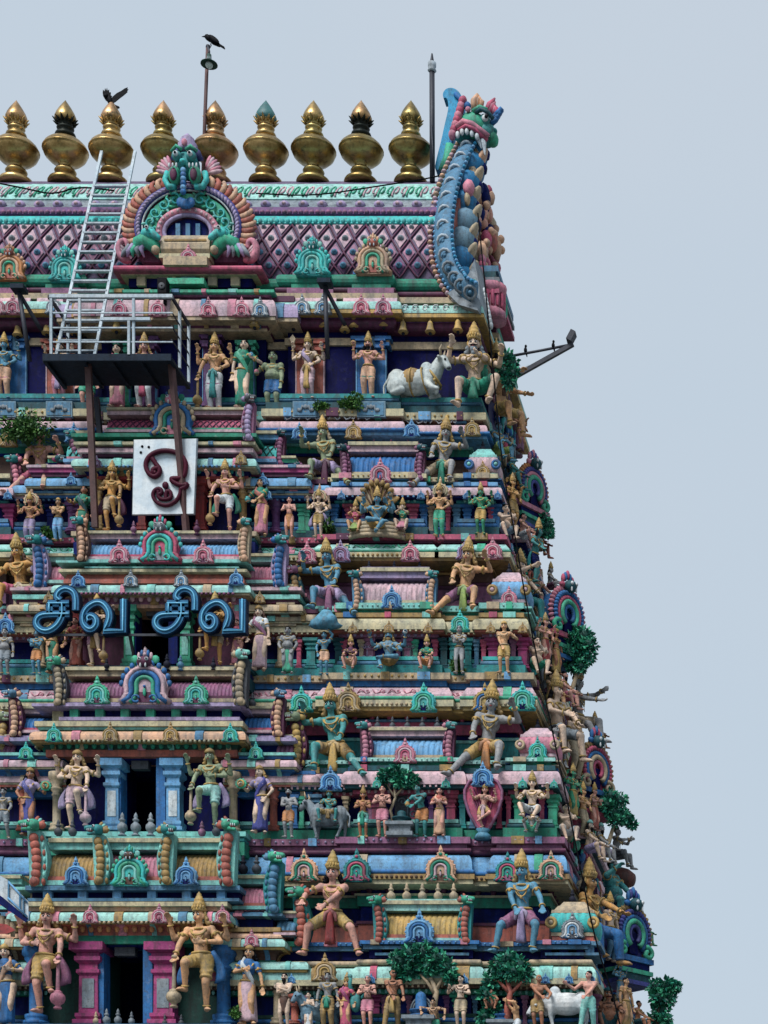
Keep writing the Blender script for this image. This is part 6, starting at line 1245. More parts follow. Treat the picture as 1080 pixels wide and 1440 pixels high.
# ---------------------------------------------------------------- horned beast on the right end of the roof
def smooth3(p):
    for _ in range(2): p = [x for a, b in zip(p, p[1:] + p[:1]) for x in (a.lerp(b, .25), a.lerp(b, .75))]
    return p
def roof_end():
    P = lambda px, py, D: globals()['P'](px, py, D + .58)
    K = [(664, 436, 46.95), (640, 424, 47.0), (623, 405, 47.1), (611, 378, 47.15), (607, 350, 47.3), (607, 322, 47.55), (610, 295, 48.1), (617, 268, 48.7), (626, 243, 49.2), (637, 220, 49.7), (648, 200, 50.1)]
    pts = [P(*a) for a in K]
    sub = []
    for a, b in zip(pts, pts[1:]): sub += [a.lerp(b, u) for u in (0, .25, .5, .75)]
    sub.append(pts[-1])
    for _ in range(3): sub = [sub[0]] + [(sub[i - 1] + sub[i] * 2 + sub[i + 1]) / 4 for i in range(1, len(sub) - 1)] + [sub[-1]]
    N = len(sub); tng = [(sub[min(N - 1, i + 1)] - sub[max(0, i - 1)]).normalized() for i in range(N)]
    cen = V((-9.42, YC, PZ(360, YC))); inn = [((cen - p) - t * (cen - p).dot(t)).normalized() for p, t in zip(sub, tng)]
    out = V((1, 0, 0))
    # closed face of the gable, behind the arch
    mb = MB(); prf = [(z, d) for z, d in full]; n = len(prf)
    ring = lambda x, s: [V((x, YC + (d - YC) * s, prf[0][0] + (z - prf[0][0]) * s)) for z, d in prf]
    mb.loft([ring(-9.67, 1.03), ring(-9.32, 1.03), ring(-9.32, .9)], 'terracotta', False); face = tp(mb, 'gable', s5)
    mb = MB(); fwd = [(-t.cross(V((1, 0, 0)))) for t in tng]
    def band(r0, r1, y0, y1, col, sm=True):
        rings = []
        for i, (p, t, u) in enumerate(zip(sub, tng, inn)):
            taper = 1 - .3 * i / N; rings.append([p + u * r0 * taper + out * y0, p + u * (r0 + r1) / 2 * taper + out * (y0) - V((0, .06, 0)), p + u * r1 * taper + out * y0 * .8, p + u * r1 * taper + out * y1, p + u * r0 * taper + out * y1])
        mb.loft(rings, col, sm)
    rings = []
    for i, p in enumerate(sub):
        rr = (.29 - .05 * i / N); e1 = (out * .85 - V((0, .5, 0))).normalized(); e1 = (e1 - tng[i] * e1.dot(tng[i])).normalized(); e2 = tng[i].cross(e1)
        rings.append([p + e1 * (.36) + e1 * rr * math.cos(a) + e2 * rr * .55 * math.sin(a) for a in np.linspace(0, 2 * PI, 13)[:-1]])
    mb.loft(rings, 'steelblue')
    for i in range(0, N):
        p = sub[i]; e1 = (out * .85 - V((0, .5, 0))).normalized(); e1 = (e1 - tng[i] * e1.dot(tng[i])).normalized()
        vw = V((p.x, p.y, p.z - CZ)).normalized()
        mb.ell(p + V((-.02, -.05, 0)), (.075, .09, .05), 'peach' if i % 2 else 'pinklt', 6, None, 4)
        mb.ell(p + e1 * .09 - vw * .12, (.05, .05, .04), 'sky', 6, None, 4); mb.ell(p + e1 * .60 - vw * .14, (.05, .06, .04), 'cyan' if i % 2 else 'sky', 6, None, 4)
        if i % 3 == 1: mb.torus(p + e1 * .34 - vw * .22, vw, .13, .035, 'silver' if i > 12 else 'grey', 10); mb.ell(p + e1 * .34 - vw * .24, (.055, .05, .05), 'steelblue', 6, None, 4)
    tp(mb, 'arch_band', face)
    mb = MB()   # row of big blue scales with tan tips
    for i, (px, py, D) in enumerate(((640, 392, 47.5), (638, 366, 47.5), (640, 338, 47.7), (645, 312, 48.1), (644, 286, 48.5), (648, 258, 48.9), (654, 232, 49.4), (658, 212, 49.8))):
        c = P(px, py, D); R_ = Matrix.Rotation(.55, 3, 'Y') @ Matrix.Rotation(.3, 3, 'X'); col = 'scale_blue' if i not in (2, 3) else 'bluegrey'
        c = c + V((.07, .25, 0)); mb.ell(c, (.36, .40, .44), col, 12, R_, 8); mb.ell(c + V((.28, -.05, .24)), (.085, .2, .32), 'sand' if i < 6 else 'peach', 8, Matrix.Rotation(.5, 3, 'Y')); mb.ell(c + V((.34, 0, .06)), (.09, .16, .13), 'navy2', 7)
    mb.tube([P(672, 380, 48.2), P(666, 340, 48.4), P(666, 290, 48.8), P(664, 240, 49.4), P(668, 205, 49.9)], .10, 7, 'sand', rs=[.08, .10, .11, .12, .12]); tp(mb, 'scale_row', face)
    mb = MB()   # pale sail at the foot and its pink edge
    a = [P(630, 414, 46.75), P(646, 430, 46.7), P(672, 438, 46.7), P(676, 428, 46.9), P(674, 400, 47.2), P(668, 366, 47.5), P(660, 386, 47.2), P(648, 402, 46.9)]
    mb.loft([[p + V((0, -.05, 0)) for p in a], [p + V((.1, .4, 0)) for p in a]], 'grey', False)
    for i in range(9): t = i / 8; mb.ell(P(675 + 3 * t, 438 - 72 * t, 47.7 + .5 * t), (.10, .12, .14), 'rose' if i % 2 else 'pink', 7)
    tp(mb, 'arch_foot', face)
    mb = MB(); rr = random.Random(5)   # little figures and leaves crowding the gable face
    for i in range(90):
        py = rr.uniform(262, 400); D = rr.uniform(48.9, 51.6); x = rr.uniform(-9.25, -9.0) + (.25 if py > 330 else 0) * rr.random(); c = V((x, D, PZ(py, D)))
        s_ = rr.uniform(.09, .2); mb.ell(c, (s_ * .8, s_, s_ * rr.uniform(.8, 1.8)), rr.choice(['peach', 'terracotta', 'pink', 'skinpink', 'sand', 'navy2', 'rose']), 7, Matrix.Rotation(rr.uniform(-.6, .6), 3, 'X'))
        if i % 5 == 0: mb.ell(c + V((.12, 0, .2)), (.09, .1, .1), 'peach', 8)
    tp(mb, 'gable_carving', face)
    mb = MB()   # corner pedestal below: grey-green, then pink drum
    for a, b, k, c in ((386, 394, .5, 'steelblue'), (394, 402, .4, 'tealdk'), (402, 408, .55, 'grey'), (408, 418, .45, 'brown'), (418, 424, .55, 'rose')):
        p, q_ = P(688, a, 48.4), P(688, b, 48.4); k *= .55; mb.b2(p.x - k, p.x + k, 48.6, 50.8, q_.z, p.z, c)
    c0 = P(692, 452, 48.3); mb.lathe(c0, [(.34, 0), (.32, .2), (.26, .25), (.26, .6), (.33, .66), (.35, .8), (.24, .84)], 14, 'pink')
    for i in range(14): a = i * 2 * PI / 14; mb.cap(c0 + V((.28 * math.cos(a), .28 * math.sin(a), .28)), c0 + V((.28 * math.cos(a), .28 * math.sin(a), .58)), .045, .045, 'rose', 6)
    for i in range(9): a = i * 2 * PI / 9; mb.ell(P(706, 432, 49) + V((0, .12 * math.cos(a), .17 * math.sin(a))), (.12, .06, .15), 'jade', 7)
    for i in range(9): p = P(681 + 1.2 * i, 410 + 6 * i, 47.4); mb.ell(p, (.05, .07, .09), 'white', 6)
    tp(mb, 'corner_pedestal', face)
    # ---- head
    mb = MB(); h = lambda px, py, y=0: P(px, py, 49.7) + V((0, y, 0)) * 1
    mb.ell(h(668, 182), (.42, .42, .34), 'jade', 14, Matrix.Rotation(.35, 3, 'Y'), 9); mb.ell(h(656, 186), (.34, .36, .30), 'teal', 12)
    mb.ell(h(684, 190), (.26, .34, .26), 'skinteal', 12); mb.ell(h(692, 196), (.16, .24, .16), 'jade', 10); mb.ell(h(697, 188, -.1), (.06, .1, .06), 'teal', 8)
    mb.tube([h(646, 192, -.36), h(656, 186, -.42), h(668, 190, -.44), h(680, 198, -.40), h(690, 203, -.3)], .07, 7, 'pink'); mb.tube([h(648, 197, -.36), h(660, 192, -.42), h(672, 197, -.44), h(688, 209, -.3)], .055, 6, 'rose')
    for i, (px, py) in enumerate(((648, 204), (654, 200), (661, 199), (668, 202), (675, 206))): mb.ell(h(px, py, -.40), (.055, .05, .09), 'white', 7)
    mb.cap(h(683, 208, -.3), h(685, 228, -.3), .075, .02, 'white', 8); mb.cap(h(676, 206, -.3), h(680, 219, -.3), .06, .015, 'white', 8)
    mb.ell(h(684, 178, -.26), (.14, .12, .13), 'skinteal', 10); mb.ell(h(686, 179, -.36), (.085, .06, .085), 'white', 9); mb.ell(h(688, 179, -.42), (.045, .03, .045), 'black', 8)
    mb.tube([h(672, 172, -.34), h(680, 168, -.4), h(690, 172, -.4), h(697, 180, -.34)], .05, 7, 'tealdk'); mb.tube([h(668, 168, -.3), h(678, 163, -.34), h(688, 166, -.3)], .06, 7, 'jade')
    for i in range(4): mb.tube([h(690 + 3 * i, 178 - 4 * i, -.1), h(698 + 3 * i, 172 - 5 * i, -.1), h(706 + i, 164 - 2 * i, -.1)], .05, 6, 'blue', rs=[.08, .07, .015])
    for i in range(5): t = i / 4; mb.tube([h(668 + 6 * t, 160 - 2 * t, -.05), h(668 + 9 * t, 146, -.1), h(672 + 5 * t, 134 + 2 * i, -.05)], .07, 6, 'orange' if i % 2 else 'peach', rs=[.09, .1, .03])
    for i in range(5): t = i / 4; mb.tube([h(684 + 3 * i, 160 + i, 0), h(690 + 2 * i, 150 + i, -.05), h(696 + 2 * t, 138 + 5 * i, 0)], .07, 6, 'pink' if i % 2 else 'rose', rs=[.09, .1, .02])
    for i in range(8): t = i / 7; mb.ell(h(640 + 14 * t, 200 - 46 * t, -.3), (.10, .12, .14), 'rose' if i % 2 else 'pink', 7, Matrix.Rotation(.3, 3, 'Y'))
    mb.ell(h(660, 160, -.3), (.10, .08, .10), 'blue', 8); mb.ell(h(662, 167, -.36), (.07, .05, .07), 'pink', 8); tp(mb, 'beast_head', face)
    mb = MB()   # tall blue fin behind
    o = [(624, 136), (630, 129), (640, 129), (648, 135), (653, 146), (652, 158), (646, 170), (640, 186), (636, 204), (632, 222), (626, 240), (612, 246), (616, 226), (622, 204), (627, 180), (632, 160), (632, 148), (629, 142), (625, 144)]
    pp = smooth3([P(a, b, 50.1) for a, b in o]); mb.slab([(p.x, p.z) for p in pp], 50.53, 50.88, 'cyan'); mb.tube([P(a, b, 49.93) for a, b in ((640, 132), (648, 140), (650, 152), (644, 168), (638, 186), (633, 206), (627, 236))], .06, 6, 'blue')
    mb.tube([P(a, b, 49.9) for a, b in ((634, 205), (630, 225), (624, 240))], .14, 7, 'jade'); tp(mb, 'fin', face)
roof_end()
# large crested gables on the side face of each storey
def side_gable(px, py, w, D, cols, rz, par):
    s = ml(w, D); T = Matrix.Translation(P(px, py, D)) @ Matrix.Rotation(rz, 4, 'Z') @ Matrix.Diagonal((s * .82, s, s * .92, 1)); o, a, b, c = cols
    mb = MB(); mb.T = T; ctr = (0, .42)
    mb.slab([(.50 * math.cos(t), .42 + .52 * math.sin(t)) for t in np.linspace(-.9, PI + .9, 44)], .0, .3, a, (0, .42, 0)); g = tp(mb, 'gable', par)
    mb = MB(); mb.T = T
    for i, t in enumerate(np.linspace(-.75, PI + .75, 27)):
        for k, cc in ((.50, o), (.415, a)):
            mb.ell((k * math.cos(t), -.02 - .05 * (k < .45), .42 + k * 1.05 * math.sin(t)), (.085 if k > .45 else .06, .06, .045), cc, 7, Matrix.Rotation(-t - .3, 3, 'Y'), 5)
    mb.tube([V((.33 * math.cos(t), -.07, .42 + .34 * math.sin(t))) for t in np.linspace(-.9, PI + .9, 26)], .05, 7, b); mb.tube([V((.235 * math.cos(t), -.09, .42 + .25 * math.sin(t))) for t in np.linspace(-1, PI + 1, 26)], .055, 7, c); mb.tube([V((.14 * math.cos(t), -.08, .42 + .16 * math.sin(t))) for t in np.linspace(-1, PI + 1, 20)], .045, 7, a)
    mb.slab([(-.12, .05), (.12, .05), (.12, .45), (-.12, .45)], -.06, 0, 'navy')
    for sg in (-1, 1): mb.tube([V((sg * (.36 + .16 * r * math.cos(t)), -.1, .10 + .13 * r * math.sin(t))) for t, r in zip(np.linspace(2, -4.5, 16), np.linspace(1, .25, 16))], .05, 6, c)
    mb.ell((0, -.12, .98), (.16, .13, .13), 'tealdk', 9)
    for sg in (-1, 1): mb.ell((sg * .07, -.23, 1.01), (.04, .03, .04), 'white', 6); mb.ell((sg * .18, -.06, 1.0), (.1, .05, .06), b, 6); mb.ell((sg * .07, -.22, .89), (.02, .02, .05), 'white', 5)
    for i in range(5): mb.ell(((i - 2) * .07, -.04, 1.14 + .05 * (2 - abs(i - 2))), (.04, .05, .1), a if i % 2 else b, 6)
    mb.b2(-.52, .52, -.12, .5, -.10, .0, b); mb.b2(-.46, .46, -.06, .5, -.24, -.10, 'navy2'); mb.b2(-.5, .5, -.12, .5, -.32, -.24, c); mb.b2(-.46, .46, -.08, .5, -.46, -.32, 'tealdk'); mb.b2(-.5, .5, -.13, .5, -.54, -.46, a)
    tp(mb, 'crest', g)
for a in ((748, 714, 66, 49.2, ('orange', 'blueviolet', 'pink', 'jade'), .95, st[4]), (796, 894, 74, 48.6, ('pink', 'blue', 'rose', 'jade'), .9, st[3]), (836, 1112, 74, 48.0, ('ochre', 'rose', 'blue', 'sand'), .9, st[2]), (888, 1346, 80, 47.6, ('ochre', 'blueviolet', 'blue', 'jade'), .85, st[1])): side_gable(*a)
# ---------------------------------------------------------------- brass finials along the ridge
BRASS = {}
def brass(nm, c, rough, spots):
    mt, nt, b = nodes_of(nm); g = nt.nodes.new('ShaderNodeNewGeometry'); pos = g.outputs['Position']
    n1, n2 = noise(nt, pos, 1.6, 6, .7), noise(nt, pos, 6, 6, .7)
    col = mixc(nt, ramp(nt, n1, .4, .62), lin(c), lin((120, 98, 56))); col = mixc(nt, mulv(nt, ramp(nt, n2, .52, .66), spots), col, lin((52, 62, 48)))
    nt.links.new(col, b.inputs['Base Color']); b.inputs['Metallic'].default_value = .92
    r = nt.nodes.new('ShaderNodeMapRange'); r.inputs[3].default_value = rough - .06; r.inputs[4].default_value = rough + .25; nt.links.new(n2, r.inputs[0]); nt.links.new(r.outputs[0], b.inputs['Roughness'])
    bp = nt.nodes.new('ShaderNodeBump'); bp.inputs['Strength'].default_value = .25; bp.inputs['Distance'].default_value = .03; nt.links.new(n1, bp.inputs['Height']); nt.links.new(bp.outputs[0], b.inputs['Normal'])
    return mt
B1, B2, B3 = brass('brass_bright', (190, 160, 108), .27, .5), brass('brass_olive', (164, 148, 96), .28, .7), brass('brass_copper', (192, 152, 116), .3, .8)
VERD = paint('verdigris', (58, 108, 104), .5, .5, .3)
DARKM = paint('tarnish', (44, 46, 40), .45, .4, .2, .6)
def finial(px, label, body=B1, bud=None, collar=None):
    D = YC; py0 = 257; s = ml(1, D); base = P(px, py0, D); t = thing('brass_finial', label, 'finial', base, 'brass pot finials along the roof ridge')
    bud, collar = bud or body, collar or body; n = 28
    mb = MB(); mb.lathe((0, 0, 0), [(r * s, h * s) for r, h in ((23.5, -4), (24, -1), (22.5, 2), (18, 5), (12, 7.5), (9, 9), (8.5, 11), (13.5, 12.5), (15, 15), (13.5, 17.5), (9, 19), (9, 21))], n, body); mb.build('base', t)
    mb = MB(); mb.lathe((0, 0, 0), [(r * s, h * s) for r, h in ((9, 20), (9, 22), (9.5, 24.5), (15, 27.5), (22.5, 31.5), (28, 37), (30, 41.5), (30.5, 44), (31.3, 44.5), (31.3, 45.7), (30.5, 46.2), (28.6, 50.5), (24, 55), (17, 58.5), (11.5, 60.5), (9.8, 62), (10, 63))], n, body); mb.build('pot', t)
    mb = MB(); mb.lathe((0, 0, 0), [(r * s, h * s) for r, h in ((11, 62), (13.5, 63), (14.5, 65), (13.5, 68), (9.5, 70), (9, 72), (11, 74), (12, 76), (10, 78), (8.5, 80), (9.5, 82), (13, 85))], n, collar)
    for i in range(12):
        a = i * 2 * PI / 12; u = V((math.cos(a), math.sin(a), 0)); mb.cap(u * 12 * s + V((0, 0, 84 * s)), u * 17.5 * s + V((0, 0, (87.5 + (i % 2)) * s)), 2.4 * s, .5 * s, collar, 6)
    mb.build('neck', t)
    mb = MB(); mb.lathe((0, 0, 0), [(r * s, h * s) for r, h in ((12, 84), (14.5, 87), (14.8, 91), (12.5, 97), (8.5, 104), (4.5, 110), (1.5, 114), (.3, 116))], n, bud); mb.build('bud', t); return t
finial(23, 'brass pot finial nearest the left edge of the ridge', B1, B3); finial(92, 'brass pot finial whose leaf collar is tarnished dark', B1, B1, DARKM); finial(157, 'brass pot finial with a crow on its tip, above the ladder', B1, B3)
finial(230, 'olive brass pot finial just left of the central lion mask', B2, B3); finial(303, 'coppery brass pot finial behind the lamp pole', B3, B3); finial(374, 'brass pot finial with a verdigris green bud', B1, VERD)
finial(441, 'dull brass pot finial next right of the green tipped one', B2, B1); finial(508, 'brass pot finial with a dark stained belly, third from the rod', B2, B3, DARKM); finial(578, 'rightmost bright brass pot finial beside the lightning rod', B2, B2)
# ---------------------------------------------------------------- birds
CROW = paint('crow_black', (7, 9, 16), .6, .2, 0)
def crow_perched():
    D = YC - .2; b = P(294, 66, D); t = thing('crow', 'black crow perched on top of the lamp pole', 'bird', b); k = ml(1, D); mb = MB(); q = lambda x, z, y=0: V((x * k, y * k, z * k))
    mb.ell(q(7, 8), (8.5 * k, 4.5 * k, 4.6 * k), CROW, 12, Matrix.Rotation(.62, 3, 'Y'), 8); mb.ell(q(-2.5, 14), (4 * k, 3.4 * k, 3.6 * k), CROW, 10, Matrix.Rotation(.4, 3, 'Y')); mb.cap(q(-2, 13), q(2, 11), 3.6 * k, 4.2 * k, CROW); mb.build('body', t)
    mb = MB(); mb.cap(q(-5, 14.6), q(-10, 14.5), 1.5 * k, .4 * k, 'basedark', 7); mb.build('beak', t)
    mb = MB(); mb.loft([[q(12, 5.5, -2), q(12.5, 3, -2), q(12.5, 3, 2), q(12, 5.5, 2)], [q(22, -1, -2.4), q(21.5, -2.3, -2.4), q(21.5, -2.3, 2.4), q(22, -1, 2.4)]], CROW, False); mb.build('tail', t)
    for sg in (-1, 1):
        mb = MB(); mb.ell(q(8, 8.5, sg * 4), (9.5 * k, 1.2 * k, 3.4 * k), CROW, 10, Matrix.Rotation(.66, 3, 'Y')); mb.build('wing', t)
        mb = MB(); mb.cap(q(3, 4, sg * 1.5), q(1.5, .3, sg * 1.5), .5 * k, .45 * k, 'basedark', 6); mb.build('leg', t)
def crow_landing():
    D = YC; b = P(155, 150, D); t = thing('crow', 'black crow spreading its wings on a brass finial tip', 'bird', b); k = ml(1, D); q = lambda x, z, y=0: V((x * k, y * k, z * k)); mb = MB()
    mb.ell(q(0, 8), (4.2 * k, 4 * k, 8 * k), CROW, 12, Matrix.Rotation(-.35, 3, 'Y')); mb.ell(q(-5, 14, -2), (3 * k, 2.8 * k, 3 * k), CROW, 9); mb.cap(q(-5.5, 14, -3), q(-8, 12, -6), 1 * k, .3 * k, CROW, 6); mb.build('body', t)
    mb = MB(); mb.slab([(4 * k, 5 * k), (8 * k, 1.5 * k), (13 * k, -.5 * k), (12 * k, -2 * k), (6 * k, -1.8 * k), (2 * k, 2 * k)], -1.5 * k, 1.5 * k, CROW); mb.build('tail', t)
    for pts, nm in (([(1, 8), (4, 13), (10, 18), (16, 21), (21, 24.5), (25, 26), (24, 23), (26, 23.5), (23.5, 20), (25, 20), (20, 15.5), (14, 11), (8, 6), (3, 3)], 'wing'), ([(-6, 8), (-9, 13), (-10, 18), (-9.5, 23), (-7.5, 20.5), (-6.5, 25), (-5, 21.5), (-4, 25.5), (-3, 21), (-1, 23), (-1, 19), (1.5, 19), (1, 15), (3, 14), (1, 8), (-2, 5)], 'wing')):
        mb = MB(); mb.slab([(x * k, z * k) for x, z in pts], -2.0 * k, -.8 * k, CROW); o = mb.build(nm, t)
    for sg in (-1, 1): mb = MB(); mb.cap(q(sg * 1.5 + .5, 3), q(sg * 1.2 + 1, -4), .55 * k, .5 * k, CROW, 6); mb.build('leg', t)
crow_perched(); crow_landing()
# ---------------------------------------------------------------- poles on the roof
RUST = paint('rusty_steel', (92, 62, 60), .7, .5, .2, .3); STEEL = paint('dark_steel', (46, 48, 58), .6, .5, .2, .3); WSTEEL = paint('white_steel', (178, 186, 190), .55, .6, .25); DECK = paint('deck_steel', (34, 44, 56), .6, .6, .2, .2)
D = YC - .2; b = P(285, 262, D); t = thing('lamp_pole', 'thin rusty lamp pole behind the central gable', 'lamp pole', b); q = lambda px, py, y=0: P(px, py, D) + V((0, y, 0)) - b
mb = MB(); mb.tube([q(285, 262), q(288, 170), (q(292, 67))], .045, 8, RUST); mb.ell(q(292.5, 66), (.06, .06, .06), STEEL, 8); mb.build('pole', t)
mb = MB(); mb.tube([q(293, 67, -.05), q(297, 77, -.2), q(298.5, 81, -.25), q(298.5, 87, -.25)], .028, 7, STEEL); mb.build('arm', t)
mb = MB(); mb.lathe(q(298.5, 105, -.25), [(.0, .0), (.07, .02), (.092, .06), (.085, .12)], 14, paint('lamp_glass', (186, 196, 190), .25, .2, .1)); mb.build('bulb', t)
mb = MB(); mb.lathe(q(298.5, 98, -.25), [(.02, .24), (.055, .2), (.06, .06), (.10, .04), (.20, -.02), (.205, -.04), (.10, 0)], 16, 'greendk'); mb.lathe(q(298.5, 94, -.25), [(.058, 0), (.06, .02), (.055, .10), (.03, .14)], 12, 'silver'); mb.build('lamp_shade', t)
D = YC - .35; b = P(608, 250, D); t = thing('lightning_rod', 'tall dark lightning rod beside the rightmost finial', 'pole', b); q = lambda px, py, y=0: P(px, py, D) + V((0, y, 0)) - b
mb = MB(); mb.tube([q(608, 256), q(607.5, 100)], .065, 8, STEEL); mb.tube([q(607.5, 180, -.06), q(611, 240, -.06)], .02, 6, STEEL); mb.build('pole', t)
mb = MB(); mb.lathe(q(607.5, 101), [(.08, 0), (.11, .03), (.07, .08), (.1, .12), (.1, .22), (.04, .26)], 12, 'silver'); mb.cap(q(607.5, 90), q(607.5, 76), .06, .02, STEEL); mb.tube([q(602, 92), q(613, 90)], .018, 5, STEEL); mb.build('tip', t)
# ---------------------------------------------------------------- platform, railing, ladder
Df, Db = 45.5, 46.73; zd = PZ(500, Df); bp_ = P(151, 500, Df); plat = thing('service_platform', 'dark steel service platform with white railing on two rusty struts', 'platform', bp_)
xl, xr = PX(62, Df), PX(240, Df); pr = lambda mb, nm, par=plat: mb.build(nm, par, (0, 0, 0), bp_)
mb = MB(); mb.b2(xl, xr, Df, Db, zd - .05, zd, DECK); mb.b2(xl - .02, xr + .02, Df - .04, Df + .03, zd - .13, zd + .02, DECK); mb.b2(xl - .04, xl + .04, Df + .03, Db, zd - .13, zd - .05, DECK); mb.b2(xr - .04, xr + .04, Df + .03, Db, zd - .13, zd - .05, DECK)
for u in (.3, .52, .75): x = xl + (xr - xl) * u; mb.b2(x - .04, x + .04, Df + .03, Db, zd - .12, zd - .05, DECK)
pr(mb, 'deck')
for a, b_ in ((P(124, 512, Df + .3), P(134, 742, CW[4] - .42)), (P(241, 512, Df + .3), P(262, 748, CW[4] - .42)), (P(136, 560, Db - .2), P(142, 628, Db - .2))): mb = MB(); mb.beam(a, b_, .13, .10, RUST if a.y < 46 else STEEL); pr(mb, 'strut')
top = PZ(417, Df); mb = MB(); zs = lambda k: zd + (top - zd) * k
mb.beam((PX(70, Df), Df, top), (PX(243, Df), Df, top), .075, .075, WSTEEL); mb.beam((PX(143, Df), Df - .03, PZ(450, Df)), (PX(212, Df), Df - .03, PZ(450, Df)), .065, .065, WSTEEL)
for py in (440, 461, 481): mb.beam((PX(70, Df), Df, PZ(py, Df)), (PX(243, Df), Df, PZ(py, Df)), .028, .028, WSTEEL)
for px in (72, 112, 188): mb.beam((PX(px, Df), Df, zd), (PX(px, Df), Df, top), .055, .055, WSTEEL)
for px in (182,): mb.beam((PX(px, Df), Df - .03, zd), (PX(px, Df), Df - .03, PZ(450, Df)), .055, .055, WSTEEL)
pr(mb, 'front_railing')
for xx, ys in ((xl + .1, (Df, Db - .1)), (xr + .02, (Df, Df + .55, Db - .05))):
    mb = MB(); mb.beam((xx, Df, top), (xx, Db, top), .05, .07, STEEL)
    for k in (.27, .5, .74): mb.beam((xx, Df, zs(k)), (xx, Db, zs(k)), .025, .025, STEEL)
    for y in ys[1:]: mb.beam((xx, y, zd), (xx, y, top), .055, .055, WSTEEL)
    pr(mb, 'side_railing')
lb = P(106, 500, 45.75); lad = thing('ladder', 'white metal ladder leaning from the platform to the roof ridge', 'ladder', lb)
A0, A1, B0, B1_ = P(79, 500, 45.75), P(143, 213, 48.9), P(133, 500, 45.75), P(190, 213, 48.9)
for a, b_ in ((A0, A1), (B0, B1_)): mb = MB(); mb.beam(a, b_, .06, .05, WSTEEL); mb.build('rail', lad, (0, 0, 0), lb)
for i in range(18):
    t_ = .02 + i * .047; t_ = t_ if t_ < .86 else None
    if t_ is None: continue
    a, b_ = A0.lerp(A1, t_), B0.lerp(B1_, t_); mb = MB(); mb.box((a + b_) / 2, ((b_ - a).length, .09, .035), WSTEEL); mb.build('rung', lad, (0, 0, 0), lb)
hb = P(230, 405, CW[5] - .5); 
t = thing('loudspeaker', 'black loudspeaker box fixed on the ledge above the platform', 'speaker', hb); mb = MB(); mb.box((0, 0, 0), (.2, .25, .34), 'black'); mb.build('box', t); mb = MB(); mb.lathe((0, -.13, -.02), [(.08, 0), (.075, .012), (.02, .0)], 12, 'greydk', ax=(0, -1, 0)); mb.box((0, .1, -.22), (.05, .1, .2), 'black'); mb.build('grille', t)
# bent floodlight brackets over the eave
for px0, px1, py0, py1, lab in ((27, 42, 412, 508, 'dark bent steel bracket hanging over the left pavilion'), (457, 461, 404, 505, 'dark steel bracket hanging between the two right pavilions')):
    D = W[5] - 1.0; b = P(px0, py0, D); t = thing('steel_bracket', lab, 'bracket', b); mb = MB(); mb.tube([V((0, 0, 0)), P((px0 + px1) / 2, (py0 + py1) / 2, D) - b, P(px1, py1, D + .2) - b], .055, 6, STEEL); mb.build('bar', t)
    mb = MB(); mb.tube([V((0, -.02, 0)), V((.3, .3, -.55)), V((.36, .4, -.65))], .05, 6, STEEL); mb.build('brace', t); mb = MB(); mb.box((.02, -.05, .06), (.3, .3, .1), DECK); mb.build('lamp_housing', t)
# long floodlight arm on the right
fb = P(706, 540, 48.2); t = thing('floodlight_arm', 'long dark floodlight arm jutting from the upper right corner', 'floodlight', fb); q = lambda px, py, D=48.2: P(px, py, D) - fb
mb = MB(); mb.beam(q(704, 541), q(806, 484), .09, .09, STEEL); mb.beam(q(706, 538), q(745, 515), .06, .06, WSTEEL); mb.build('arm', t)
mb = MB(); mb.tube([q(722, 500), q(760, 493), q(806, 484)], .03, 6, STEEL); mb.build('stay', t)
mb = MB(); mb.beam(q(800, 481), q(807, 468), .26, .12, STEEL); mb.beam(q(803, 486), q(803, 478), .05, .05, STEEL); mb.build('floodlight', t)
for i, px in enumerate((739, 778)):
    t2 = thing('small_bird', ['tiny dark bird on the floodlight stay nearest the tower', 'tiny dark bird on the floodlight stay nearest the lamp'][i], 'bird', P(px, 496.5 - i * 6.5, 48.2)); mb = MB(); mb.ell((0, 0, .06), (.04, .05, .08), CROW, 9); mb.ell((.01, -.02, .15), (.03, .03, .035), CROW, 8); mb.cap((.01, .02, .04), (.03, .03, -.07), .03, .01, CROW, 6); mb.build('body', t2)
    mb = MB(); mb.cap((.01, -.05, .15), (.02, -.09, .145), .012, .003, 'greydk', 6); mb.build('beak', t2)
# ---------------------------------------------------------------- white board with the syllable Om, letters Siva Siva
bb = P(231, 722, 46.10); ob = thing('sign_board', 'white board bearing a dark red Tamil Om, hung before a doorway', 'sign', bb); DS = 46.10; q = lambda x, y, o=0: P(180 + x / 9.82, 605 + y / 9.82, DS) + V((0, o, 0)) - bb
mb = MB(); a = [q(85, 130), q(945, 115), q(905, 1150), q(62, 1160)]; mb.slab([(p.x, p.z) for p in a], 0, .06, paint('board_white', (212, 216, 216), .5, .22, .25)); mb.build('board', ob)
mb = MB(); e = [V((p.x * 1.012, .04, p.z)) for p in a]; mb.tube([e[0], e[1], e[2], e[3]], .025, 6, 'grey', True); mb.build('frame', ob)
OMC = paint('om_red', (74, 22, 40), .45, .2, .1)
def smooth(pts, n=3):
    for _ in range(n): pts = [pts[0]] + [x for a, b in zip(pts, pts[1:]) for x in (a.lerp(b, .25), a.lerp(b, .75))] + [pts[-1]]
    return pts
def stroke(mb, pts, r, mat): mb.tube(smooth([q(x, y, -.05) for x, y in pts], 2), r, 7, mat)
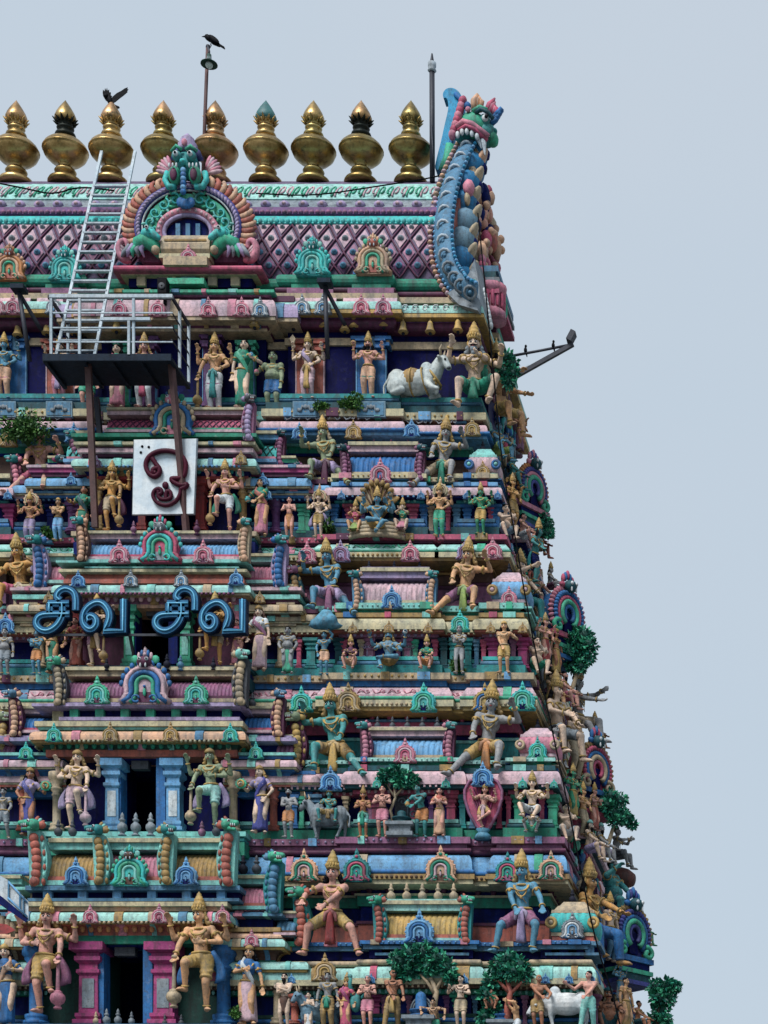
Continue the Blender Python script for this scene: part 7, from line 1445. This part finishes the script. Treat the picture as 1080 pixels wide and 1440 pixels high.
OM = [[(345, 400), (395, 480), (440, 530), (455, 590), (420, 640), (365, 660), (300, 620), (258, 540), (258, 450), (310, 370), (400, 315), (520, 295), (640, 310), (740, 355), (800, 430), (812, 520), (795, 620), (770, 660)],
      [(430, 540), (385, 540), (350, 570), (360, 610), (400, 600)], [(770, 650), (740, 680), (640, 680), (600, 690), (640, 735), (720, 775), (790, 775), (835, 755), (810, 800), (740, 830)],
      [(735, 820), (730, 900), (680, 990), (580, 1050), (480, 1050), (390, 1000), (350, 920), (370, 850), (430, 815), (480, 840), (475, 890), (430, 900)],
      [(430, 850), (430, 970), (600, 970), (610, 890), (580, 850), (545, 860), (535, 900), (535, 960)]]
mb = MB()
for s_ in OM[:3]: stroke(mb, s_, .055, OMC)
mb.build('om_letter', ob); mb = MB()
for s_ in OM[3:]: stroke(mb, s_, .045, OMC)
mb.ell(q(527, 775, -.05), (.075, .05, .085), OMC, 12); mb.build('om_letter', ob)
mb = MB()
for x, y in ((197, 225), (287, 233), (178, 308)): mb.ell(q(x, y, -.005), (.03, .02, .03), 'black', 8)
mb.build('bolt', ob)
# blue neon words
sb = P(200, 893, 45.0); sg_ = thing('neon_sign', 'blue Tamil neon lettering reading Siva Siva on a thin rail', 'neon sign', sb); DN = 45.0
NB = paint('sign_blue', (10, 100, 138), .4, .25, .1); NE = paint('sign_edge', (8, 34, 62), .5, .3, .1); NT = paint('neon_tube', (104, 178, 208), .3, .05, .05)
def letters(ox, oy):
    q2 = lambda x, y, o=0: P(ox + x / 6.75, oy + y / 6.75, DN) + V((0, o, 0)) - sb
    A = [[(305, 235), (265, 200), (300, 140), (365, 120), (430, 150), (455, 210), (452, 330)], [(190, 265), (390, 265)], [(205, 265), (205, 355)], [(395, 365), (170, 365), (100, 385), (70, 440), (95, 500), (160, 530), (230, 510), (295, 450), (330, 365), (325, 270)]]
    B = [[(575, 430), (560, 400), (590, 375), (640, 400), (650, 460), (610, 510), (560, 505), (520, 450), (520, 370), (560, 300), (640, 250), (710, 260), (765, 330), (775, 400), (750, 470), (720, 525), (905, 525), (905, 225)]]
    for grp in (A, B):
        mb = MB(); mt = MB()
        for s_ in grp:
            pts = smooth([q2(x, y) for x, y in s_], 2) if len(s_) > 3 else [q2(x, y) for x, y in s_]
            if grp is B: pts = smooth([q2(x, y) for x, y in s_[:-3]], 2) + [q2(x, y) for x, y in s_[-3:]]
            n = len(pts); nr = []
            for i in range(n):
                d = (pts[min(n - 1, i + 1)] - pts[max(0, i - 1)]).normalized(); k = V((-d.z, 0, d.x)); nr.append(k)
            for wd, y0, y1, m_ in ((.090, -.02, .16, NE), (.068, -.035, .0, NB)):
                mb.loft([[p + k * wd + V((0, y0, 0)), p - k * wd + V((0, y0, 0)), p - k * wd + V((0, y1, 0)), p + k * wd + V((0, y1, 0))] for p, k in zip(pts, nr)], m_, False)
            for o in (0.0,): mt.tube([p + k * o + V((0, -.055, 0)) for p, k in zip(pts, nr)], .017, 6, NT)
        l = mb.build('letter', sg_); mt.build('neon_tube', l)
letters(40, 810); letters(207.5, 810)
mb = MB(); mb.beam(P(48, 893, DN + .1) - sb, P(347, 893, DN + .1) - sb, .035, .05, STEEL); mb.beam(P(178, 870, DN + .1) - sb, P(189, 927, CW[3] - .3) - sb, .05, .05, STEEL)
for px in (92, 160, 262, 330): mb.beam(P(px, 893, DN + .12) - sb, P(px, 893, CW[3] + .2) - sb, .03, .03, STEEL)
mb.build('rail', sg_)
# ---------------------------------------------------------------- bells under the top eave
def bell(px, py, lab, D=None):
    D = D or W[5] - .36; b = P(px, py, D); t = thing('bell', lab, 'bell', b, 'gold bells hanging under the top eave'); r = ml(6.6, D)
    mb = MB(); mb.lathe((0, 0, 0), [(r, 0), (r * 1.02, .03), (r * .8, .08), (r * .62, .16), (r * .55, .22), (r * .35, .26), (.02, .27), (.02, .36), (.0, .36)], 14, 'gold'); mb.torus((0, 0, .02), (0, 0, 1), r, .014, 'ochre', 14); mb.build('dome', t)
    mb = MB(); mb.ell((0, 0, -.02), (.04, .04, .045), 'basedark', 8); mb.build('clapper', t)
for px, py, lab in ((25, 473, 'gold bell left of the bent bracket at the left pavilion'), (66, 470, 'gold bell over the red pilaster left of the ladder'), (105, 470, 'gold bell seen between the ladder rungs'), (413, 462, 'gold bell above the left side of the right hand red pilaster'), (456, 461, 'gold bell above the right side of the right hand red pilaster'),
                    (485, 466, 'gold bell hanging back left of the moustached statue'), (498, 461, 'gold bell above the left hand of the moustached statue'), (540, 460, 'gold bell above the right hand of the moustached statue'), (567, 468, 'gold bell above the tail of the reclining bull'), (605, 468, 'gold bell above the head of the reclining bull'), (644, 466, 'gold bell just left of the bearded corner statue')): bell(px, py, lab)
bell(358, 460, 'gold bell above the plump olive dwarf', CW[5] - .22); bell(164, 466, 'gold bell behind the platform railing', CW[5] - .22); bell(698, 497, 'gold bell hanging alone round the right corner', 48.5)
# ---------------------------------------------------------------- animals in stucco
def beast(px, py, h, D, label, col, lying=False, face=1, head_low=False, hump=True, rz=0, cloth=None, name='bull_statue', cat='statue'):
    """h = px from hooves (or belly) to the withers"""
    k = ml(h, D); root = thing(name, label, cat, P(px, py, D), None, (0, 0, rz)); b = MB(); f = face; c = lambda x, y, z: V((x * f * k, y * k, z * k)); sk = M(col)
    z0 = .66 if not lying else .38
    b.ell(c(0, 0, z0), (.52 * k, .25 * k, .29 * k), sk, 14, None, 8); b.ell(c(.36, 0, z0 + .02), (.24 * k, .24 * k, .31 * k), None, 12); b.ell(c(-.38, 0, z0 + .03), (.24 * k, .24 * k, .29 * k), None, 12)
    if hump: b.ell(c(.30, 0, z0 + .30), (.15 * k, .12 * k, .15 * k), None, 10)
    hz = z0 + (.44 if not head_low else -.06); hx = .70 if not head_low else .78
    b.cap(c(.42, 0, z0 + .08), c(hx - .06, -.02, hz), .19 * k, .13 * k, None, 12); b.ell(c(hx, -.04, hz), (.13 * k, .12 * k, .13 * k), None, 10); b.cap(c(hx + .03, -.06, hz - .02), c(hx + .15, -.12, hz - .20), .105 * k, .075 * k, None, 10)
    b.ell(c(.52, 0, z0 - .12), (.08 * k, .06 * k, .20 * k), None, 8)
    for sg in (-1, 1): b.ell(c(hx - .04, sg * .17 - .03, hz - .01), (.05 * k, .11 * k, .045 * k), None, 8)
    if not lying:
        for x, st_ in ((.36, .05), (-.40, -.06)):
            for sg in (-1, 1):
                kx = x + st_ * (1 if sg > 0 else -.8); hock = .06 if x < 0 else -.01
                b.cap(c(x, sg * .13, z0 - .08), c(x - hock + st_ * .4, sg * .13, .34), .115 * k, .06 * k, None, 10); b.cap(c(x - hock + st_ * .4, sg * .13, .34), c(kx, sg * .13, .06), .055 * k, .04 * k, None, 8); b.ell(c(kx + .015, sg * .13, .035), (.06 * k, .05 * k, .04 * k), None, 8)
    else:
        for sg in (-1, 1):
            b.cap(c(.34, sg * .18, .28), c(.52, sg * .22 - .05, .12), .10 * k, .07 * k, None, 8); b.cap(c(.52, sg * .22 - .05, .12), c(.36 + .3 * (sg < 0), sg * .2 - .12, .06), .065 * k, .045 * k, None, 8)
            b.ell(c(-.36, sg * .19, .22), (.22 * k, .13 * k, .2 * k), None, 10); b.cap(c(-.2, sg * .24, .12), c(-.42, sg * .26, .06), .08 * k, .045 * k, None, 8)
    tl = [c(-.60, .0, z0 + .12), c(-.70, -.02, z0 - .05), c(-.68, -.04, z0 - .3)]; b.tube(tl, .03 * k, 6, None); b.ell(tl[-1], (.04 * k, .04 * k, .08 * k))
    rem(b.build('body', root), .022 * k, 2)
    d = MB()
    for sg in (-1, 1):
        d.tube([c(hx - .03, sg * .07 - .03, hz + .10), c(hx - .03, sg * .15 - .03, hz + .20), c(hx, sg * .13 - .03, hz + .31)], .03 * k, 6, 'sand', rs=[.038 * k, .03 * k, .008 * k])
    d.build('horn', root)
    d = MB()
    for sg in (-1, 1): d.ell(c(hx + .085, sg * .085 - .085, hz - .035), (.026 * k, .026 * k, .026 * k), 'black', 7)
    d.ell(c(hx + .17, -.16, hz - .235), (.05 * k, .04 * k, .035 * k), 'greydk', 8); d.build('face', root)
    if cloth:
        d = MB(); d.ell(c(-.02, 0, z0 + .03), (.30 * k, .265 * k, .285 * k), cloth, 14, None, 8); d.build('saddle_cloth', root); d = MB()
        d.torus(c(.50, 0, z0 + .08), (f * .8, 0, .6), .2 * k, .03 * k, 'gold', 16); d.torus(c(-.02, 0, z0 + .01), (1, 0, 0), .29 * k, .022 * k, 'gold', 18); d.torus(c(.28, 0, z0 + .0), (1, 0, .2), .30 * k, .02 * k, 'gold', 18)
        for i in range(5): d.ell(c(.55, -.2 + .1 * i, z0 - .06 - .03 * (2 - abs(i - 2))), (.035 * k, .035 * k, .04 * k), 'gold', 7)
        d.build('harness', root)
    return root
beast(582, 562, 62, W[5] - .42, 'white bull statue reclining on the top ledge in a gold harness', paint('bull_white', (186, 188, 180), .6, .6, .3), True, 1, cloth='ochre', rz=-.12)
beast(797, 1449, 56, W[1] - .55, 'white cow statue grazing at the lower right, head down to the left', paint('cow_white', (202, 200, 196), .6, .45, .3), False, -1, True)
beast(462, 1180, 47, W[2] - .5, 'pale bull statue carrying a small rider, facing left', 'grey', False, -1, rz=-.2)
beast(450, 1454, 46, W[1] - .5, 'pale blue cow statue behind the praying child', 'bluegrey', False, -1, rz=.5)
fig(462, 1160, 62, W[2] - .64, 'ride', 'skinteal', [('shorts', 'gold'), ('sash', 'ochre', .2)], 'small crowned teal rider statue sitting on the pale bull', name='seated_statue', group=GW)
# serpent throne, boulder, shrine stones, petal, drum
def blob(name, label, cat, b, parts):
    t = thing(name, label, cat, b)
    for nm, fn, vox in parts:
        mb = MB(); fn(mb); o = mb.build(nm, t)
        if vox: rem(o, vox)
    return t
D = W[4] - .64; k = ml(1, D)
def coil(mb):
    for i in range(4): mb.torus((0, .10, (4 + 5.6 * i) * k), (0, 0, 1), (40 - 2.2 * i) * k, 3.4 * k, 'sand', 30, 1, .42)
def hood(mb):
    mb.slab([(x * k, z * k) for x, z in ((-6, 34), (-16, 48), (-22, 62), (-20, 74), (-10, 82), (0, 84), (10, 82), (20, 74), (22, 62), (16, 48), (6, 34))], .06, .14, 'ochre', (0, 60 * k, .02))
    for i in range(7):
        a = (i - 3) * .36; x, z = 20 * math.sin(a), 62 + 22 * math.cos(a) - 6; R_ = Matrix.Rotation(a, 3, 'Y')
        mb.ell((x * k * .8, .08, (z - 12) * k), (5.6 * k, 2.4 * k, 19 * k), 'sand' if i % 2 else 'ochre', 9, R_); mb.ell((x * k * 1.1, .0, (z + 4) * k), (3.6 * k, 3.4 * k, 4.6 * k), 'ochre', 8, R_); mb.tube([V((x * k * u * .95, .02, (36 + (z - 36) * u) * k)) for u in np.linspace(.2, 1, 7)], 1.1 * k, 5, 'brown')
blob('serpent_throne', 'coiled tan serpent with a seven headed hood behind a blue figure', 'statue', P(530, 760, D), [('coil', coil, 0), ('hood', hood, 0)])
D = W[3] - .64; k = ml(1, D)
def rock(mb):
    rr = random.Random(2)
    for i in range(26): a = rr.uniform(0, 2 * PI); r = rr.uniform(0, 17); mb.ell((r * math.cos(a) * k, r * .6 * math.sin(a) * k, (rr.uniform(6, 24) * (1 - r / 30)) * k), [rr.uniform(5, 8) * k] * 3, 'skinblue', 8)
    mb.ell((0, 0, 4 * k), (25 * k, 10 * k, 5 * k), 'skinblue', 12)
blob('boulder', 'lumpy blue-grey stucco boulder held above the boy statue', 'statue', P(458, 884, D), [('rock', rock, 2.2 * k)])
def shrine(px, py, s, D, label, col, tall):
    k = ml(s, D)
    def ped(mb): mb.lathe((0, 0, 0), [(.42 * k, 0), (.42 * k, .12 * k), (.34 * k, .14 * k), (.34 * k, .3 * k), (.44 * k, .34 * k), (.44 * k, .44 * k)], 4, 'grey', False, square=True)
    def stone(mb): mb.lathe((0, 0, .44 * k), [(.30 * k, 0), (.34 * k, .05 * k), (.2 * k, .1 * k), (.3 * k, .16 * k), (.32 * k, .2 * k), (.15 * k, .22 * k), (.15 * k, .42 * k * tall), (.13 * k, .5 * k * tall), (.07 * k, .55 * k * tall), (.0, .57 * k * tall)], 16, col)
    def rim(mb):
        for r_ in (.30, .24): mb.tube([V((r_ * k * math.cos(t), .1 * k, (.62 + r_ * 1.3 * math.sin(t)) * k)) for t in np.linspace(-.2, PI + .2, 16)], .03 * k, 6, 'grey')
    blob('shrine_stone', label, 'shrine stone', P(px, py, D), [('pedestal', ped, 0), ('stone', stone, 0)] + ([('arch', rim, 0)] if tall > 1 else []))
shrine(565, 1179, 44, W[2] - .56, 'small dark shrine stone on a grey pedestal under the upper stucco tree', 'tealdk', .8)
shrine(592, 1454, 52, W[1] - .62, 'blue shrine stone on a pedestal under the lower stucco tree', 'blue', 1.25)
shrine(706, 1456, 44, W[1] - .5, 'low blue shrine stone in front of the kneeling statue with a bun', 'blue', .7)
D = W[2] - .53; k = ml(1, D)
def petal(mb):
    rr = []
    pts = [(x * k, z * k) for x, z in ((0, 0), (10, 12), (20, 30), (26, 50), (26, 62), (20, 74), (8, 80), (-8, 80), (-20, 74), (-26, 62), (-26, 50), (-20, 30), (-10, 12))]
    mb.slab(pts, -.02, .10, 'rose', (0, 48 * k, -.04)); mb.tube([V((x, -.03, z)) for x, z in pts], .035, 6, 'mauve', True)
    for i in range(9): a = (i - 4) * .2; mb.tube([V((0, -.03, 8 * k)), V((24 * k * math.sin(a), -.03, (40 + 30 * math.cos(a)) * k))], .014, 5, 'magenta')
    mb.lathe((0, -.05, -.02), [(.2, -.1), (.16, 0), (.1, .06), (.16, .12)], 12, 'skinblue')
blob('lotus_petal', 'large pink lotus petal standing behind the dancing statue', 'statue', P(680, 1174, D), [('petal', petal, 0)])
D = 48.9; k = ml(1, D)
blob('drum', 'dark red-brown drum under the grey praying statue on the side face', 'statue', P(874, 1232, D), [('shell', lambda mb: mb.lathe((-16 * k, 0, 0), [(4 * k, 0), (12 * k, 1 * k), (15 * k, 14 * k), (14 * k, 26 * k), (9 * k, 36 * k), (3 * k, 38 * k)], 16, paint('drum_brown', (96, 52, 44)), ax=(1, -.3, -.25)), 0)])
D = W[1] - .64; k = ml(1, D)
def pea(mb):
    mb.ell((0, 0, 40 * k), (9 * k, 7 * k, 14 * k), 'skinteal', 10); mb.tube([V((-4 * k, 0, 50 * k)), V((-8 * k, -.05, 64 * k)), V((-6 * k, -.08, 74 * k))], 4 * k, 7, 'skinteal', rs=[6 * k, 3.4 * k, 3 * k]); mb.ell((-7 * k, -.08, 76 * k), (4 * k, 3 * k, 3.4 * k), 'skinteal', 8); mb.cap((-9 * k, -.1, 76 * k), (-14 * k, -.14, 74 * k), 1.4 * k, .4 * k, 'sand', 6)
    for i in range(7): a = -.2 + i * .16; mb.tube([V((4 * k, .05, 40 * k)), V((14 * k, .08, (40 + 16 * math.cos(a)) * k)), V(((20 + 4 * math.sin(a)) * k, .1, (36 - 34 * a) * k))], 2.4 * k, 6, 'teal' if i % 2 else 'skinteal', rs=[4 * k, 3 * k, 1.5 * k])
blob('peacock_statue', 'teal peacock statue with drooping tail behind the rose sari woman', 'statue', P(500, 1450, D), [('body', pea, 0)])
# ---------------------------------------------------------------- trees and plants
LG = [paint('leaf_%d' % i, c, .5, .08, .1, bump=.1) for i, c in enumerate(((26, 124, 98), (14, 84, 70), (70, 168, 124), (24, 104, 72)))]
RL = [paint('weed_%d' % i, c, .6, .2, .1, bump=.1) for i, c in enumerate(((58, 104, 40), (34, 74, 28), (88, 128, 52)))]
def leaves(mb, clumps, n, size, mats, seed, fold=.3):
    rr = random.Random(seed)
    for c, r in clumps:
        for i in range(n):
            d = V((rr.gauss(0, 1), rr.gauss(0, 1), rr.gauss(0, 1))).normalized(); p = V(c) + V((d.x * r[0], d.y * r[1], d.z * r[2])) * rr.uniform(.62, 1.0)
            ax = (d + V((rr.uniform(-.7, .7), rr.uniform(-.7, .7), rr.uniform(-.9, .5)))).normalized(); sd_ = ax.cross(V((rr.uniform(-1, 1), rr.uniform(-1, 1), rr.uniform(-1, 1)))).normalized(); s_ = size * rr.uniform(.7, 1.35); nn = ax.cross(sd_)
            mb.raw([p, p + ax * s_ * .5 + sd_ * s_ * .3 + nn * s_ * fold * .3, p + ax * s_, p + ax * s_ * .5 - sd_ * s_ * .3 + nn * s_ * fold * .3], [(0, 1, 2), (0, 2, 3)], rr.choice(mats))
def tree(px, py, D, trunk, clumps, label, n=120, size=6.5, tcol='brown', seed=1, name='stucco_tree', mats=None):
    """trunk: px polylines from the foot; clumps: (px, py, radius px)"""
    b = P(px, py, D); k = ml(1, D); t = thing(name, label, 'tree', b); q = lambda x, y, o=0: P(x, y, D) + V((0, o * k, 0)) - b
    mb = MB()
    for pl, r0 in trunk: mb.tube([q(*p) for p in pl], r0 * k, 7, tcol, rs=list(np.linspace(r0 * k, r0 * k * .45, len(pl))))
    mb.build('trunk', t)
    mb = MB(); cl = []
    rr = random.Random(seed)
    for x, y, r in clumps: cl.append((q(x, y, rr.uniform(-5, 5)), (r * k * .92, r * k * .75, r * k * .78)))
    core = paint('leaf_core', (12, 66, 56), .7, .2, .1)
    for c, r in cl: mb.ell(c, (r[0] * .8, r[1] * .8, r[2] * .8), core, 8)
    leaves(mb, cl, n, size * k, mats or LG, seed); mb.build('crown', t); return t
tree(553, 1178, W[2] - .52, [([(549, 1176), (553, 1155), (549, 1140), (556, 1122), (554, 1105)], 3.2), ([(556, 1122), (548, 1110), (543, 1100)], 1.8), ([(556, 1120), (566, 1108), (574, 1098)], 1.8)], [(545, 1092, 9), (558, 1088, 11), (572, 1094, 10), (582, 1098, 7), (538, 1097, 6), (563, 1099, 8)], 'slender stucco tree with a leafy top between two praying statues', 130, 7.5, 'sand', 3)
tree(606, 1446, W[1] - .62, [([(614, 1440), (610, 1415), (614, 1395), (606, 1375)], 6), ([(612, 1398), (600, 1380), (590, 1370)], 3), ([(612, 1395), (622, 1376), (628, 1366)], 3)], [(562, 1352, 14), (578, 1343, 14), (596, 1340, 15), (615, 1350, 14), (628, 1362, 12), (604, 1358, 14), (572, 1365, 13), (588, 1360, 14), (558, 1372, 9), (634, 1375, 9)], 'broad stucco tree over the blue shrine stone at the bottom', 110, 8, 'sand', 4)
tree(712, 1446, W[1] - .62, [([(714, 1444), (714, 1415), (718, 1395), (712, 1375)], 6), ([(716, 1400), (730, 1385), (738, 1378)], 3), ([(716, 1396), (702, 1380), (694, 1378)], 3)], [(700, 1358, 12), (714, 1348, 13), (730, 1356, 12), (738, 1370, 10), (706, 1370, 12), (690, 1378, 11), (722, 1368, 11), (684, 1400, 12), (692, 1418, 10), (682, 1430, 10)], 'dense stucco tree behind the kneeling statue with a bun', 110, 8, 'terracotta', 5)
tree(718, 556, 47.6, [([(709, 556), (708, 530), (712, 505)], 3)], [(712, 500, 10), (718, 510, 12), (710, 524, 12), (722, 526, 9), (716, 540, 8)], 'dark green stucco tree behind the floodlight arm', 90, 6, 'brown', 6)
tree(763, 770, 49.4, [([(760, 775), (762, 760), (765, 745)], 2.6)], [(767, 730, 8), (770, 740, 9), (763, 746, 8), (771, 752, 7)], 'small round stucco tree above the terracotta seated statue', 80, 5.5, 'brown', 7)
tree(800, 985, 48.6, [([(800, 985), (806, 965), (812, 945), (814, 930)], 4), ([(808, 955), (822, 940), (826, 925)], 2.5)], [(806, 902, 13), (820, 893, 14), (828, 908, 12), (812, 918, 14), (800, 920, 11), (826, 924, 11), (804, 934, 9), (816, 938, 9)], 'big round green stucco tree jutting from the third storey', 120, 7, 'sand', 8)
tree(852, 1190, 48.0, [([(852, 1205), (856, 1185), (862, 1165), (866, 1150)], 4)], [(858, 1120, 11), (870, 1126, 12), (862, 1142, 12), (876, 1144, 9), (866, 1156, 10), (882, 1150, 7), (888, 1158, 5), (856, 1134, 9)], 'green stucco tree jutting from the second storey beside the praying profile', 100, 6.5, 'sand', 9)
tree(922, 1452, 47.4, [([(922, 1452), (924, 1430), (930, 1405)], 4)], [(922, 1388, 10), (936, 1386, 11), (948, 1388, 8), (926, 1404, 12), (940, 1404, 10), (930, 1420, 11), (920, 1434, 10), (936, 1434, 8)], 'leafy stucco tree at the lower right corner against the sky', 110, 7.5, 'brown', 10)
def weed(px, py, D, w, h, label, seed, n=9):
    b = P(px, py, D); k = ml(1, D); t = thing('wild_plant', label, 'plant', b); rr = random.Random(seed); mb = MB(); st_ = []
    for i in range(n):
        a = rr.uniform(-1, 1); p = [V((0, 0, 0)), V((a * w * .3 * k, rr.uniform(-.2, .0), h * .5 * k * rr.uniform(.5, 1))), V((a * w * .5 * k, rr.uniform(-.35, .05), h * k * rr.uniform(.5, 1) - abs(a) * h * .3 * k))]; mb.tube(p, .012, 5, RL[1]); st_.append(p)
    mb.build('stem', t); mb = MB()
    for p in st_: leaves(mb, [(p[1].lerp(p[2], u), (w * .14 * k, w * .12 * k, w * .12 * k)) for u in (.0, .5, 1)], 26, 5.5 * k, RL, rr.random())
    mb.build('foliage', t)
weed(40, 628, W[5] - .95, 64, 44, 'bushy green weed growing on the ledge at left above the pink statue', 1, 16)
weed(497, 586, W[5] - .5, 26, 28, 'light green weed between the bull and the red pilaster', 2, 8); weed(455, 586, W[5] - .5, 14, 20, 'narrow dark weed beside the carved plaque', 3, 5)
weed(466, 756, W[4] - .3, 20, 20, 'small weed in the niche behind the pale haloed statue', 4, 6); weed(640, 948, W[3] - .3, 20, 16, 'tiny weed at the feet of the bare grey statue', 5, 5); weed(333, 1436, DW[1], 14, 18, 'sprig of weed at the blue column foot', 6, 5); weed(75, 765, W[4] - .3, 18, 16, 'low weed tuft under the violet waistcloth statue', 7, 5)
# ---------------------------------------------------------------- cables and the neighbouring roof edge
def cable(pts, r, label):
    b = P(*pts[0]); t = thing('cable', label, 'cable', b); mb = MB(); mb.tube(smooth([P(*p) - b for p in pts], 2), r, 6, paint('cable_black', (6, 6, 10), .95, .1, 0)); mb.build('wire', t)
cable([(672, 300, 48.3), (684, 420, 46.6), (697, 560, 46.2), (707, 660, 46.0), (722, 740, 45.8), (742, 860, 45.4), (762, 960, 45.0), (790, 1090, 44.6), (812, 1200, 44.2), (836, 1320, 43.8), (862, 1400, 43.6), (874, 1450, 43.5)], .017, 'black cable running down the whole right corner of the tower')
cable([(0, 258, 48.8), (40, 266, 48.7), (75, 274, 48.4), (110, 262, 49), (160, 268, 48.6)], .018, 'thin cable drooping along the ridge at left'); cable([(360, 272, 48.6), (440, 276, 48.5), (530, 262, 49.2), (610, 250, 49.9), (640, 240, 49.9)], .016, 'thin cable sagging along the ridge to the lightning rod')
D = 40.0; b = P(0, 1300, D); t = thing('roof_edge', 'white panelled roof edge with ribbed sheets intruding at the lower left', 'roof', b); q = lambda px, py, D=40.0: P(px, py, D) - b
def prism(pts, d, mat, nm):
    mb = MB(); mb.loft([[q(x, y, D) for x, y in pts], [q(x, y, D + d) for x, y in pts]], mat, False); mb.build(nm, t)
prism([(-60, 1196), (12, 1238), (40, 1268), (40, 1292), (4, 1262), (-60, 1216)], .12, 'white', 'fascia'); prism([(-60, 1216), (4, 1262), (40, 1292), (36, 1297), (0, 1272), (-60, 1232)], 1.6, 'navy2', 'soffit')
mb = MB(); mb.tube([q(12, 1240, D - .02), q(38, 1269, D - .02)], .02, 5, 'sky'); mb.tube([q(11, 1262, D - .02), q(38, 1289, D - .02)], .02, 5, 'sky')
for x in (12, 28, 33): mb.beam(q(x, 1238 + (x - 12) * 1.07, D - .02), q(x, 1266 + (x - 12) * .95, D - .02), .03, .02, 'steelblue')
mb.build('trim', t); mb = MB()
for i in range(7): mb.tube([q(-24 + 7 * i, 1270 + 4.6 * i, D + .3), q(-30 + 8 * i, 1296 + 3.5 * i, D + .3)], .055, 6, 'sand', rs=[.06, .045])
mb.build('ribbed_sheet', t); prism([(-60, 1290), (10, 1300), (22, 1308), (10, 1313), (-60, 1316)], .3, 'red', 'gutter')
# ---------------------------------------------------------------- ground, sky, light, camera
def ground():
    mb = MB(); n = 40; S = 900
    mb.raw([(-S, -200, 0), (S, -200, 0), (S, 1400, 0), (-S, 1400, 0)], [(0, 1, 2, 3)], paint('paving', (120, 116, 108), .85, .5, .2))
    o = mb.build('ground'); o['kind'] = 'structure'
ground()
bake_all()
w = bpy.data.worlds.new('World'); scene.world = w; w.use_nodes = True
nt = w.node_tree; nt.nodes.clear()
out = nt.nodes.new('ShaderNodeOutputWorld'); bg = nt.nodes.new('ShaderNodeBackground'); sky = nt.nodes.new('ShaderNodeTexSky')
SUN_EL, SUN_ROT = math.radians(54), math.radians(208)
sky.sky_type = 'NISHITA'; sky.sun_disc = False; sky.sun_elevation = SUN_EL; sky.sun_rotation = SUN_ROT; sky.dust_density = 4; sky.air_density = 1.0
mx = nt.nodes.new('ShaderNodeMix'); mx.data_type = 'RGBA'; mx.inputs[0].default_value = .85   # a thick even overcast over the clear sky
tc = nt.nodes.new('ShaderNodeTexCoord'); cl = noise(nt, tc.outputs['Generated'], 2.6, 4, .5)   # faint unevenness of the cloud deck
mx.inputs[0].default_value = .87; nt.links.new(mixc(nt, ramp(nt, cl, .3, .7), (5.8, 6.9, 7.95), (6.3, 7.1, 8.0)), mx.inputs[7])
nt.links.new(sky.outputs[0], mx.inputs[6]); nt.links.new(mx.outputs[2], bg.inputs[0]); bg.inputs[1].default_value = .087
nt.links.new(bg.outputs[0], out.inputs[0])
ld = bpy.data.lights.new('sun', 'SUN'); ld.energy = 3.8; ld.angle = math.radians(26); ld.color = (1, .98, .95)
lo = bpy.data.objects.new('sun', ld); COL.objects.link(lo)
dirv = V((math.sin(SUN_ROT) * math.cos(SUN_EL), math.cos(SUN_ROT) * math.cos(SUN_EL), math.sin(SUN_EL)))
lo.rotation_euler = dirv.to_track_quat('Z', 'Y').to_euler(); lo.location = dirv * 100
cd = bpy.data.cameras.new('camera'); cam = bpy.data.objects.new('camera', cd); COL.objects.link(cam)
cam.location = (0, 0, CZ); cam.rotation_euler = (math.radians(90), 0, 0)
cd.sensor_fit = 'AUTO'; cd.sensor_width = 36; cd.lens = 36 * F / 1440; cd.shift_x = -(VX - 540) / 1440; cd.shift_y = (VY - 720) / 1440
cd.clip_end = 3000; scene.camera = cam
vs = scene.view_settings; scene.display_settings.display_device = 'sRGB'
vs.view_transform = 'Standard'; vs.look = 'None'; vs.gamma = 1; vs.use_curve_mapping = False; vs.exposure = 0.2
